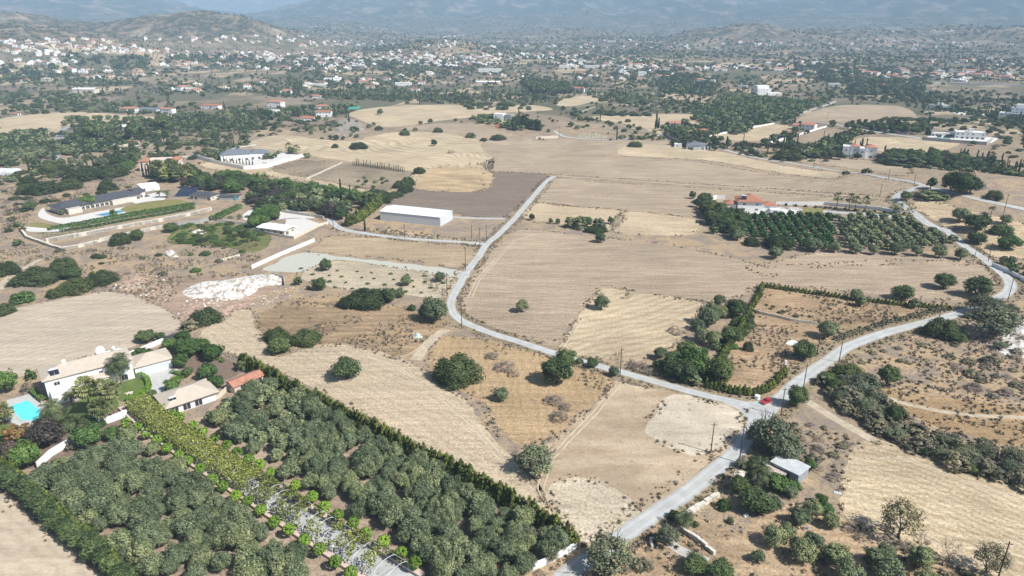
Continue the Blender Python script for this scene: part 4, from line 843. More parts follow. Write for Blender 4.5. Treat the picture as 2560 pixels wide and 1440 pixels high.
poolpoly(pe, [(22, 1017), (56, 1052), (92, 1050), (107, 1030), (68, 1001)], 'pool', .09, 'water')
sheet('driveway', [(345, 940), (425, 920), (449, 929), (424, 945), (420, 972), (402, 988), (372, 1003), (340, 1030), (310, 1022), (312, 1012), (350, 997), (376, 976), (378, 955)], M['paving'], 4, 'pale concrete forecourt curving past the garage', True, .05)
sheet('lawn', [(296, 950), (330, 940), (362, 955), (366, 975), (340, 995), (306, 1004), (288, 985)], M['lawn'], 5, 'small round lawn inside the clipped hedge', True, .1)
sheet('lawn', [(180, 1010), (260, 985), (300, 1010), (250, 1045), (130, 1090), (0, 1110), (-40, 1040), (14, 1060), (62, 1080), (130, 1050)], M['lawn'], 2.5, 'shaded lawn in front of the villa', True, .2)
sheet('garden_soil', [(420, 870), (470, 860), (600, 915), (560, 950), (480, 930), (440, 900)], M['earth'], 2.5, 'brown soil of the fruit garden behind the villa', True, .2)
sheet('garden_soil', [(-40, 1060), (150, 1060), (330, 1010), (340, 1060), (200, 1130), (0, 1190), (-40, 1180)], M['earth'], 1.8, 'planted soil in front of the villa', True, .3)
hedge([(338, 940), (358, 944), (371, 957), (371, 974), (354, 989), (330, 1000), (313, 1007)], 1.4, 1.5, 'hedge', 'curved clipped bright green hedge around the small lawn', 60, .22, ragged=.04)
hedge([(428, 932), (450, 938), (462, 944), (440, 950), (424, 962), (420, 980), (404, 998)], 1.2, 1.1, 'hedge', 'wavy clipped hedge on the right of the forecourt', 60, .22, ragged=.06)
hedge([(80, 978), (96, 994), (112, 1006)], 1.8, 1.3, 'garden', 'short clipped hedge beside the pool terrace', 50, .25, ragged=.08)
for x, y, t in ((320, 985, .4), (329, 984, .9)):
    b = MB(); b.box(-.35, -.9, .25, .35, .9, .35); b.box(-.35, .85, .3, .35, 1.0, 1.0); [b.box(sx, sy, 0, sx+.08, sy+.08, .25) for sx in (-.33, .25) for sy in (-.85, .75)]
    tag(b.build('garden_lounger', M['chairs'], None, G(x, y), 2.6+t), 'cream lounger on the round lawn, '+('left of the pair' if x < 325 else 'right of the pair'), 'lounger', 'loungers on the round lawn')
# palms and garden trees
for i, (x, by, cy, w, l) in enumerate(((231, 1040, 965, 60, 'leftmost tall fan palm in front of the villa, dense dry skirt'), (262, 1036, 970, 56, 'middle tall fan palm of the trio before the villa'), (288, 1042, 972, 58, 'right tall fan palm with a bare trunk beside the lawn'), (260, 1062, 1015, 56, 'lower fan palm with pale drooping fronds near the white wall'), (8, 1062, 1030, 62, 'fan palm at the left edge by the pool'))):
    b = G(x, by); h = htop(b, cy); w_ = w/pxm(b); plant('fan', b, w_*.95, h, l, 'fan palms in the villa garden')
for x, by, cy, w, l in ((306, 962, 905, 62, 'tall feathery palm against the villa facade'), (182, 1015, 985, 38, 'small feathery palm by the terrace corner'), (135, 1058, 1020, 60, 'bushy feather palm beside the pool'), (170, 1075, 1045, 66, 'arching feather palm below the terrace'), (205, 1072, 1050, 50, 'yellowing feather palm near the fan palms'), (120, 1085, 1055, 60, 'low feather palm on the lawn edge'), (610, 925, 908, 38, 'banana like palm at the hedge corner')):
    b = G(x, by); plant('date', b, w/pxm(b)*.95, htop(b, cy), l, 'feather palms in the villa garden')
for k_, x, by, w, ra, l in (('gtree', 18, 992, 66, .95, 'large round dark green tree at the left edge above the pool'), ('gbush', 78, 952, 26, 1.1, 'bright green bush at the back corner of the villa'), ('bramble', 72, 985, 38, .8, 'brownish shrub beside the villa corner'), ('gtree', 72, 1180, 78, .9, 'bright green round tree in the lower left garden'), ('purple', 118, 1128, 96, .75, 'dark purple leaved tree below the lawn'), ('purple', 18, 1160, 62, .8, 'dark purple tree at the left edge'), ('gtree', 226, 1130, 82, .72, 'dense green tree below the white garden wall'), ('gtree', 286, 1108, 52, .7, 'smaller green tree beside the dense garden tree'), ('scrub', 175, 1132, 22, 1.1, 'little grey shrub before the white wall'), ('gbush', 235, 1078, 60, .4, 'low yellow green bush along the garden wall'), ('gbush', 190, 1060, 40, .5, 'low bush between the palms'), ('redbush', 45, 1110, 70, .6, 'mixed coppery and yellow shrubs at the left edge'), ('gtree', 110, 1090, 40, .7, 'small garden tree by the purple tree'),
    ('gtree', 455, 888, 42, .85, 'round garden tree left of the soil beds'), ('gtree', 470, 905, 62, .8, 'large light green tree behind the forecourt'), ('gtree', 425, 880, 40, .8, 'light green tree behind the garage roof'), ('tree', 403, 858, 28, .9, 'dark green tree at the back wall'), ('gtree', 500, 892, 58, .7, 'green fruit tree in the back garden, left of the pair'), ('gtree', 534, 908, 60, .7, 'green fruit tree in the back garden, right of the pair'), ('gtree', 452, 925, 44, .8, 'green tree beside the wavy hedge'), ('gtree', 432, 985, 44, .75, 'green garden tree above the pool house roof'), ('tree', 470, 945, 30, .8, 'dark rounded shrub by the wavy hedge end'), ('gtree', 522, 955, 54, .75, 'olive green tree behind the pool house'), ('gtree', 543, 975, 42, .8, 'green tree at the corner of the pool house'), ('tree', 382, 1006, 34, .8, 'dark shrub left of the pool house'), ('gbush', 350, 898, 60, .3, 'low green shrubs behind the garage wing'), ('tree', 366, 862, 56, .5, 'dark green shrub outside the back wall'), ('gbush', 305, 1045, 14, .8, 'small yellow green bush at the wall end'), ('gtree', 460, 862, 40, .8, 'grey green tree by the black shed')):
    at_px(k_, x, by, w, ra, l)
# ================================================================== the drive, its pergola and the topiary rows
DR = [(352, 1010), (420, 1070), (500, 1125), (580, 1178), (660, 1228), (740, 1280), (820, 1332), (900, 1382), (985, 1436), (1040, 1472)]
DR = [(x-16, y) for x, y in DR]
def off(px, d):
    W_ = polyline(px, False); out = []
    for i, p in enumerate(W_):
        a = W_[max(0, i-1)]; b = W_[min(len(W_)-1, i+1)]; t = Vector((b[0]-a[0], b[1]-a[1])).normalized(); out.append((p[0]-t.y*d, p[1]+t.x*d))
    return out
strip('driveway', DR, 6.4, 6.4, plain('mottled_drive_paving', (.44, .45, .44), .9, .2, .5), 4, 'pale paved drive under the pergola', 0)
def wwall(W_, h, th, mat, cope, label):
    r = empty('planter_wall', (W_[0][0], W_[0][1], 0), 0, label, 'wall'); b = MB(); c = MB(); o = W_[0]
    for p, q in zip(W_, W_[1:]):
        d = Vector((q[0]-p[0], q[1]-p[1])).normalized(); n = Vector((-d.y, d.x))
        for t, k, z0, z1 in ((b, th/2, 0, h), (c, th/2+.1, h+.002, h+.1)):
            P = [(p[0]-n.x*k-o[0], p[1]-n.y*k-o[1]), (q[0]-n.x*k-o[0], q[1]-n.y*k-o[1]), (q[0]+n.x*k-o[0], q[1]+n.y*k-o[1]), (p[0]+n.x*k-o[0], p[1]+n.y*k-o[1])]
            t.add([(x, y, z0) for x, y in P]+[(x, y, z1) for x, y in P], [(4, 5, 6, 7), (0, 1, 5, 4), (1, 2, 6, 5), (2, 3, 7, 6), (3, 0, 4, 7)])
    b.build('wall', M[mat], r); c.build('coping', M[cope], r)
wwall(off(DR, 4.0), .7, 1.2, 'pinkwall', 'pink', 'low wall with pink coping on the right of the drive')
wwall(off(DR, -4.0), .7, 1.2, 'pinkwall', 'pink', 'low wall with pink coping on the left of the drive')
ctr = resample(polyline(DR, True), 3.4); pg = empty('pergola', (ctr[0][0], ctr[0][1], 0), 0, 'long arched metal pergola over the drive, partly covered by vines', 'pergola'); og = Vector((*ctr[0], 0))
tops = []
for i in range(1, len(ctr)-1):
    d = Vector((ctr[i+1][0]-ctr[i-1][0], ctr[i+1][1]-ctr[i-1][1], 0)).normalized(); n = Vector((-d.y, d.x, 0)); c = Vector((*ctr[i], 0))-og; b = MB(); pr = None
    for k in range(13):
        a = math.pi*k/12; q = c+n*3.3*math.cos(a)+Vector((0, 0, 2.3+1.5*math.sin(a)))
        if k == 0: b.tube(c+n*3.3, q, .045, None, 5)
        if pr: b.tube(pr, q, .045, None, 5)
        pr = q
    b.tube(pr, c-n*3.3, .06, None, 5); b.build('arch', M['whitemetal'], pg); tops.append((c, n))
b = MB()
for (c, n), (c2, n2) in zip(tops, tops[1:]):
    for a in (.5,): b.tube(c+n*3.3*math.cos(a)+Vector((0, 0, 2.3+1.5*math.sin(a))), c2+n2*3.3*math.cos(a)+Vector((0, 0, 2.3+1.5*math.sin(a))), .035, None, 4)
b.build('rail', M['whitemetal'], pg)
def vine(i0, i1, dens, label, keep, side=None):
    """leafy vault following the arches"""
    r = np.random.default_rng(i0+3); P = []; N = []
    for i in range(i0, min(i1, len(tops)-1)):
        (c, n), (c2, _) = tops[i], tops[i+1]; k = int(dens)
        a = r.uniform(.0, math.pi, k) if side is None else r.normal(.25 if side > 0 else math.pi-.25, .22, k); t = r.random(k); bump = r.uniform(-.25, .5, k)
        cc = np.array(c)[None]*(1-t[:, None])+np.array(c2)[None]*t[:, None]; nn = np.array(n)[None]
        p = cc+nn*((3.4+bump)*np.cos(a))[:, None]; p[:, 2] = 2.3+(1.65+bump)*np.sin(a)-(np.abs(np.cos(a)) > .93)*r.uniform(0, 1.2, k)
        w = fbm((p[:, 0]+og.x)/2.1, (p[:, 1]+og.y)/2.1, 4, 3); m = w > keep
        P.append(p[m]); q = nn*np.cos(a)[:, None]+np.array([0, 0, 1.0])*np.sin(a)[:, None]; N.append((q+.6*r.normal(size=(k, 3)))[m])
    P = np.concatenate(P); N = np.concatenate(N); o = link(bpy.data.objects.new('climbing_vine', leaves_mesh('vine', P, N, .32, L['vine'], i0))); o.location = (og.x, og.y, 0); return tag(o, label, 'vine')
def tix(px, py):
    g_ = G(px, py, 3)-og; return min(range(len(tops)), key=lambda i: (tops[i][0]-Vector((g_.x, g_.y, 0))).length)
vine(0, tix(498, 1108), 900, 'dense rounded yellow green vine covering the start of the pergola', .0)
vine(tix(498, 1108), tix(640, 1200), 800, 'vine over the middle of the pergola, thinning to the right', .27)
vine(tix(640, 1200), tix(760, 1278), 620, 'patchy vine on the pergola showing the drive below', .40)
vine(tix(760, 1278), len(tops)-1, 420, 'sparse leafy sprays on the bare lower arches', .54)
vine(tix(520, 1120), len(tops)-1, 200, 'climbing vine along the right side of the pergola', .42, 1)
RR = [(412, 1017), (434, 1031), (450, 1041), (483, 1061), (506, 1075), (536, 1094), (567, 1112), (592, 1129), (621, 1146), (649, 1160), (676, 1179), (739, 1211), (780, 1239), (811, 1264), (844, 1284), (883, 1304), (915, 1331), (959, 1352), (1003, 1380), (1037, 1404)]
LL = [(314, 1056), (343, 1064), (365, 1081), (392, 1098), (416, 1117), (446, 1135), (469, 1152), (500, 1171), (529, 1194), (555, 1212), (589, 1236), (619, 1252), (651, 1274), (685, 1301), (722, 1322), (759, 1347), (798, 1371), (837, 1402), (877, 1429)]
for P_, s_ in ((RR, 'right'), (LL, 'left')):
    for i, (x, y) in enumerate(P_):
        b = G(x, y, 2.6); b.z = 0; nb = 'nearest the villa' if i == 0 else 'at the lower end' if i == len(P_)-1 else None
        plant('ball', b, random.uniform(2.7, 3.1), random.uniform(3.6, 4.0), 'green ball clipped tree '+(nb+',' if nb else 'in the row')+' on the %s side of the drive' % s_, 'ball trees %s of the drive' % s_)
for x, y in ((388, 1082), (484, 1130), (585, 1200), (706, 1290), (835, 1375)):
    b = G(x, y+12); r = empty('drive_lamp', b, 0, 'small white globe lamp on the left coping of the drive', 'lamp', 'lamps along the drive'); MB().tube((0, 0, 0), (0, 0, 2.2), .05).build('post', M['dark'], r); MB().tube((0, 0, 2.15), (0, 0, 2.5), .3, .22, 10).build('shade', M['white'], r)
# ================================================================== other buildings, near to far
a, rz, ln = frame((951, 550), (1101, 566)); r = empty('warehouse', (a.x, a.y, 0), rz, 'long white metal warehouse with a shallow roof beside the dark field', 'warehouse')
MB().box(0, 0, -.3, ln, 17, 5.4).build('wall', M['corr'], r); p = MB(); p.gable(0, 0, ln, 17, 5.55, 1.3, .25, .1); p.build('roof', M['whitemetal'], r)
g1 = MB(); g1.add([(0, 0, 5.41), (0, 17, 5.41), (0, 8.5, 6.6), (.1, 0, 5.41), (.1, 17, 5.41), (.1, 8.5, 6.6)], [(0, 1, 2), (3, 5, 4)]); g1.add([(ln, 0, 5.41), (ln, 17, 5.41), (ln, 8.5, 6.6), (ln-.1, 0, 5.41), (ln-.1, 17, 5.41), (ln-.1, 8.5, 6.6)], [(0, 2, 1), (3, 4, 5)]); g1.build('gable', M['whitemetal'], r)
MB().box(ln+.003, 5.5, 0, ln+.06, 11.5, 4.4).build('door', M['garage'], r)
# metal shed at the lower right
a, rz, ln = frame((1925, 1178), (1993, 1212)); r = empty('metal_shed', (a.x, a.y, 0), rz, 'weathered corrugated metal shed beside the date palm', 'shed')
MB().box(0, 0, -.2, ln, 5.4, 3.0).build('wall', M['shedwall'], r); b = MB()
for i in range(24): x0 = -.3+(ln+.6)*i/24; b.box(x0, -.35, 3.02+(i % 2)*.03, x0+(ln+.6)/24, 5.7, 3.10+(i % 2)*.03)
b.build('roof', M['shedroof'], r); MB().box(ln*.55, -.04, 0, ln*.55+1.0, -.003, 2.1).build('door', M['dark'], r); MB().box(ln*.1, .03-.05, 2.3, ln*.5, -.003, 2.7).build('window', M['white'], r)
b = MB()
for i in range(14): x0 = -2.4+(ln*.95)*i/14; b.add([(x0, -2.9, 1.75+(i % 2)*.03), (x0+ln*.068, -2.9, 1.75+(i % 2)*.03), (x0+ln*.068, -.5, 2.2+(i % 2)*.03), (x0, -.5, 2.2+(i % 2)*.03)], [(0, 1, 2, 3)])
lt = empty('lean_to', (a.x, a.y, 0), rz, 'low rusty lean to roof on posts in front of the metal shed', 'lean-to'); b.build('roof', plain('rust_stained_sheet', (.56, .47, .42), .7, .2, .8), lt)
for x in (-2.2, 1.5, ln*.9-2.4):
    for y, z in ((-2.8, 1.75), (-.6, 2.17)): MB().box(x-.05, y-.05, 0, x+.05, y+.05, z).build('post', M['wood'], lt)
def flatitem(name, x, y, sx, sy, sz, mat, label, cat, rz=.5):
    b = MB(); b.box(-sx/2, -sy/2, 0, sx/2, sy/2, sz); b.box(-sx/2*.8, -sy/2*.8, sz+.002, sx/2*.85, sy/2*.75, sz*1.25); tag(b.build(name, M[mat], None, G(x, y), rz), label, cat)
flatitem('metal_sheet', 2094, 1233, 1.8, 1.1, .12, 'shedroof', 'pale metal sheet lying at the field corner', 'sheet', -.4)
flatitem('plastic_crate', 2018, 1322, .5, .4, .3, 'pooldark', 'small blue crate among the olive trees', 'crate')
flatitem('bathtub', 1864, 1290, 1.2, .6, .45, 'white', 'white tub discarded beside the green bushes', 'tub')
b = MB(); b.tube((0, 0, -.1), (0, 0, 1.1), .8, .8, 20); b.tube((0, 0, 1.102), (0, 0, 1.2), .84, .84, 20); tag(b.build('water_tank', M['white'], None, G(1893, 997)), 'white cylindrical concrete tank behind the red car', 'tank')
b = MB(); b.box(-.3, -.3, -.1, .3, .3, 2.0); b.box(-.36, -.36, 2.002, .36, .36, 2.15); tag(b.build('gate_pillar', M['white'], None, G(1963, 916)), 'white gate pillar at the plot entrance', 'pillar')
villa('bungalow', 'white roofed bungalow on a walled plot by the lane', (648, 581), (712, 590), [dict(d=9, h=3.3, roof='gable', rh=.7, ov=1.0, rm='white', gap=3.5)], wall='cream', seed=9)
sheet('terrace', [(706, 592), (712, 566), (716, 548), (760, 546), (802, 560), (742, 593)], M['terrace'], 4, 'white paving beside the bungalow', False, .1)
sheet('terrace', [(612, 532), (640, 522), (700, 518), (760, 530), (785, 545), (720, 546), (690, 550), (640, 556), (606, 546)], M['terrace'], 3, 'white stony yard behind the bungalow', True, .8)
# long dark-roofed villa
v, ln = villa('long_villa', 'very long low villa with dark slate roof and pergola columns', (152, 536), (352, 497), [dict(d=13, h=3.9, roof='hip', rh=2.6, ov=1.4, rm='slate', gap=2.9, big=1), dict(x=.05, w=.16, y=-5.5, d=5.4, h=3.3, roof='flat', par=.05, win=False, wall='stone', top='conc'), dict(x=.60, w=.24, y=-3.6, d=3.5, h=3.2, roof='flat', par=.05, win=False, wall='stone', top='conc'), dict(x=.97, w=.12, y=2, d=12, h=4.2, roof='gable', rh=2, rm='slate')], wall='stone', seed=12)
sheet('terrace', [(95, 540), (130, 555), (200, 562), (310, 540), (345, 525), (335, 515), (240, 530), (160, 545), (120, 535), (108, 520)], M['terrace'], 4, 'white terrace around the long villa pool', True, .2)
sheet('terrace', [(330, 500), (400, 480), (415, 495), (390, 510), (350, 512)], M['terrace'], 3.4, 'paved courtyard right of the long villa', True, .2)
pe = empty('swimming_pool', G(275, 532), 0, 'narrow blue swimming pool before the long dark roofed villa', 'pool'); poolpoly(pe, [(240, 538), (262, 541), (312, 531), (298, 527)], 'pooldark', .35, 'water', .4)
sheet('lawn', [(300, 527), (330, 512), (390, 502), (440, 500), (470, 505), (440, 515), (380, 525), (340, 532)], M['drylawn'], 5, 'lawn east of the long villa pool', True, .2)
sheet('lawn', [(75, 565), (90, 555), (140, 562), (210, 548), (245, 550), (200, 565), (120, 572)], M['drylawn'], 3, 'yellowing lawn at the left of the long villa', True, .2)
sheet('terrace', [(62, 570), (75, 568), (140, 572), (180, 562), (160, 578), (75, 580)], M['terrace'], 4.5, 'white curved path below the lawn', True, .2)
for i, (dy, m_, w_, l) in enumerate(((0, 'vineyard', 3.2, 'upper'), (9, 'vineyard', 2.6, 'middle'), (16, 'vineyard', 2.0, 'lower'))):
    hedge([[(130, 571), (210, 557), (320, 537), (400, 524), (488, 510)], [(120, 576), (225, 560), (320, 543), (410, 529), (490, 515)], [(150, 579), (240, 566), (330, 550), (420, 535), (488, 521)]][i], w_, 1.1, m_, l+' row of dark vines on the terraces below the long villa', 14, .5)
for i in range(3): hedge([(95+i*6, 585+i*4), (180, 578+i*4), (260, 565+i*4)], .7, .4, 'olive', ('upper', 'middle', 'lower')[i]+' low lavender row at the left end of the vineyard', 16, .3, ragged=.5)
hedge([(122, 600), (200, 587), (300, 568)], 2.6, .4, 'garden', 'low grassy green strip under the vine rows', 14, .4)
hedge([(532, 552), (560, 538), (600, 520)], 4, 2.4, 'garden', 'thick green hedge beside the lane to the guest house', 16, .5)
v, _ = villa('pavilion', 'open white flat roofed carport pavilion at the end of the long villa', (352, 480), (400, 474), [dict(d=11, h=3.6, roof='flat', par=.3, gap=3, big=1)], seed=2)
villa('guest_house', 'small house with dark hip roof and stone walls', (475, 498), (528, 502), [dict(d=9, h=3.2, roof='hip', rh=1.8, rm='slate', gap=3)], wall='stone', seed=4)
r = empty('solar_array', G(436, 492), .1, 'large dark solar panel array beside the guest house', 'solar panels'); b = MB()
for i in range(6):
    b.add([(i*2.1, 0, .4), (i*2.1+2, 0, .4), (i*2.1+2, 16, 3.4), (i*2.1, 16, 3.4)], [(0, 1, 2, 3)])
b.build('panel', M['solar'], r); [MB().box(x, y, 0, x+.15, y+.15, .4+y*.18).build('post', M['grey'], r) for x in (.5, 11) for y in (.5, 14)]
villa('carport', 'dark roofed carport right of the guest house', (548, 500), (596, 500), [dict(d=6, h=2.5, roof='gable', rh=.6, rm='slate', win=False)], wall='grey', cat='carport')
flatitem('portable_toilet', 590, 500, 1.1, 1.1, 2.2, 'turq', 'turquoise portable cabin beside the carport', 'cabin', .2)
v, ln = villa('pink_mansion', 'pinkish mansion with arched windows and red corner roofs', (352, 428), (448, 425), [dict(x=.22, w=.55, d=12, h=8.5, fl=2, gap=4), dict(x=0, w=.24, y=-1.5, d=14, h=8, fl=2, roof='hip', rh=2, gap=3), dict(x=.78, w=.24, y=-1, d=13, h=8.4, fl=2, roof='hip', rh=2, gap=3)], wall='pinkwall', roofm='terra', seed=14)
v, ln = villa('hip_roof_villa', 'white villa with blue grey hip roofs above a long terrace wall', (552, 404), (672, 398), [dict(x=0, w=.62, d=17, h=5.5, roof='hip', rh=4, rm='bluegrey', gap=5, big=.8), dict(x=.6, w=.4, y=3, d=13, h=5.2, roof='hip', rh=3, rm='bluegrey', gap=4, big=.8)], seed=15)
wall([(480, 392), (545, 410), (610, 424), (665, 420), (760, 392)], 3.0, .5, 'white', 'white terrace wall around the blue grey roofed villa')
sheet('terrace', [(560, 408), (665, 416), (755, 390), (700, 380), (640, 395)], M['terrace'], 4, 'white terrace in front of the blue grey roofed villa', False, .1)
v, ln = villa('solar_roof_house', 'white house with solar panels on its low roof, left of centre', (262, 372), (312, 372), [dict(x=0, w=1, d=9, h=3.2, gap=4), dict(x=.3, w=.9, y=12, d=10, h=4.5, roof='hip', rh=1.3, roofm='terra2', gap=4)], wall='cream', roofm='terra2', seed=16)
MB().box(ln*.4, 13, 5.2, ln*1.0, 17, 5.5).build('solar_panel', M['solar'], v)
for i, x in enumerate((2, 18, 32)): flatitem('storage_container', x, 436, 6, 14, 3.2, 'whitemetal', ('white container at the left edge, first of three', 'white container at the left edge, middle of three', 'white container at the left edge, last of three')[i], 'container', .05)
v, ln = villa('red_roof_villa', 'white two storey villa with orange tiled roofs behind the citrus orchard', (1812, 527), (1915, 531), [dict(x=.30, w=.62, d=13, h=6.5, fl=2, roof='hip', rh=3.0, ov=.8, gap=5), dict(x=0, w=.27, y=1, d=9, h=4.4, roof='hip', rh=1.6, gap=4, big=.8), dict(x=.92, w=.34, y=2, d=9, h=4, roof='hip', rh=1.8, gap=4), dict(x=.55, w=.2, y=6, d=9, h=7.9, roof='hip', rh=1.4, win=False), dict(x=1.08, w=.22, y=-4, d=5.8, h=2.6, par=.1, gap=4)], seed=18)
solar_heater(v, ln*.45, 1.2, 7.9, s=1.4); wall([(1781, 500), (1790, 497), (1812, 498)], 2.6, .4, 'white', 'white pergola wall left of the orange roofed villa')
sheet('terrace', [(1800, 530), (1915, 536), (2005, 535), (1998, 520), (1950, 518), (1900, 530)], M['terrace'], 4, 'white terrace of the orange roofed villa', False, .2)
sheet('lawn', [(2006, 520), (2060, 522), (2055, 536), (2010, 534)], M['drylawn'], 4.5, 'small bright lawn beside the terrace', False, .2)
strip('driveway', [(1950, 520), (2060, 529), (2180, 538), (2262, 545)], 5, 5, M['road'], 4, 'straight driveway to the orange roofed villa', .1)
v, ln = villa('grey_bungalow', 'grey hip roofed bungalow on a walled slope plot', (1716, 373), (1762, 375), [dict(d=14, h=4.2, roof='hip', rh=2.2, rm='bluegrey', gap=4, big=.7), dict(x=-.7, w=.4, y=8, d=8, h=3.2, gap=4)], seed=20, wall='white')
wall([(1662, 341), (1690, 355), (1733, 376), (1795, 372)], 3.0, .4, 'grey', 'grey retaining wall around the grey bungalow')
v, ln = villa('gable_villa', 'white villa with two terracotta gables behind the solar field', (1980, 324), (2036, 326), [dict(x=0, w=.36, d=9, h=5, roof='gable', rh=2, gap=4), dict(x=.4, w=.6, y=-2, d=12, h=7, fl=2, roof='gable', rh=2.2, gap=4)], roofm='terra2', seed=21)
villa('outbuilding', 'low white outbuilding with terracotta roof beside the solar field', (1962, 338), (1998, 340), [dict(d=6, h=3, roof='gable', rh=1, gap=3)], roofm='terra2', seed=22)
r = empty('solar_array', G(1922, 350), .15, 'ground mounted solar panel rows below the gable villa', 'solar panels'); b = MB()
for i in range(5): b.add([(i*4.5, i*2.5-2, .5), (i*4.5+14, i*2.5-2, .5), (i*4.5+14, i*2.5-.2, 1.4), (i*4.5, i*2.5-.2, 1.4)], [(0, 1, 2, 3)])
b.build('panel', M['solar'], r); [MB().box(x, 0, 0, x+.15, .15, .6).build('post', M['grey'], r) for x in (6, 12)]
v, ln = villa('apartment_villa', 'white three block apartment villa with small red roofs', (2104, 392), (2195, 398), [dict(x=0, w=.2, y=2, d=11, h=9, fl=2, gap=4), dict(x=.22, w=.25, y=4, d=10, h=9.5, fl=2, roof='hip', rh=1.6, rm='terra2', gap=4), dict(x=.46, w=.17, y=-2, d=13, h=8.5, fl=2, gap=3), dict(x=.64, w=.3, y=3, d=12, h=9.5, fl=2, roof='hip', rh=2, rm='terra2', gap=4)], seed=23)
v, ln = villa('modern_villa', 'modern white villa with flat roofs on a walled terrace, far right', (2386, 346), (2462, 350), [dict(d=12, h=6.5, fl=2, gap=4, big=.8), dict(x=.45, w=.14, y=4, d=5, h=9.5, gap=4)], seed=24)
sheet('terrace', [(2310, 350), (2380, 352), (2480, 358), (2500, 345), (2380, 338), (2320, 340)], M['terrace'], 4, 'pale terrace of the modern villa', False, .2)
wall([(2305, 350), (2380, 357), (2465, 363), (2480, 352)], 3.2, .5, 'grey', 'grey retaining wall below the modern villa')
villa('pool_pavilion', 'long low glass pavilion beside the modern villa', (2328, 340), (2382, 342), [dict(d=6, h=3, gap=3, big=1)], seed=25)
pe = empty('swimming_pool', G(2350, 346), 0, 'pale turquoise pool before the glass pavilion', 'pool'); poolpoly(pe, [(2335, 346), (2338, 348), (2372, 350), (2366, 346)], 'pool', .9, 'water', .9)
villa('angular_house', 'grey and white angular modern house on the upper right slope', (2322, 274), (2372, 276), [dict(x=0, w=.5, d=14, h=6, wall='grey', gap=4, big=1), dict(x=.45, w=.3, y=8, d=8, h=8.5, gap=4), dict(x=.68, w=.32, d=10, h=6.5, gap=5)], seed=26)
v, ln = villa('stepped_building', 'large white stepped building with dark balconies at the right edge', (2492, 298), (2585, 305), [dict(x=0, w=.3, y=4, d=16, h=8, fl=2, gap=5), dict(x=.3, w=.75, y=0, d=18, h=8, fl=2, wall='grey', gap=5, big=1), dict(x=.25, w=.8, y=14, d=16, h=14, fl=4, gap=4), dict(x=.36, w=.3, y=20, d=12, h=18, gap=6)], seed=27)
sheet('terrace', [(2390, 280), (2480, 285), (2500, 296), (2440, 292), (2390, 286)], M['terrace'], 4, 'white levelled ground beside the stepped building', True, .5)
v, ln = villa('hillock_house', 'white two storey house on the hillock beside dark conifers', (1234, 303), (1277, 303), [dict(x=0, w=.55, d=12, h=8, fl=2, gap=4, big=.9), dict(x=.62, w=.38, y=1, d=12, h=7.5, fl=2, wall='grey', gap=4, big=.9)], seed=28)
flatitem('awning', 1250, 316, 9, 3, 1.4, 'orange', 'red awning below the hillock house', 'awning', .1)
heap([(1430, 340), (1460, 335), (1500, 338), (1520, 344), (1480, 346), (1440, 345)], 2.6, plain('olive_spoil_soil', (.34, .31, .23), .95, .25, .5), 'heap of greyish spoil by the hillock road', 'spoil_heap')
villa('red_roof_farm', 'white house with terracotta roof near the tall palm', (1672, 322), (1700, 323), [dict(d=9, h=6.5, fl=2, roof='gable', rh=2, gap=4)], roofm='terra2', seed=29)
villa('orange_roof_farm', 'low peach house with long orange roof at the crossroads', (1716, 335), (1768, 336), [dict(d=9, h=3.6, roof='hip', rh=2, gap=4), dict(x=.66, w=.3, y=-3, d=8, h=5, roof='hip', rh=1.5, gap=4)], wall='cream', seed=30)
villa('white_mansion', 'big bright white three storey villa in the upper right', (1893, 238), (1935, 238), [dict(x=0, w=.8, d=14, h=11, fl=3, gap=4), dict(x=.1, w=.7, y=10, d=16, h=15, fl=3, gap=4, wall='white'), dict(x=.6, w=.8, y=-3, d=12, h=4, gap=5)], seed=31)
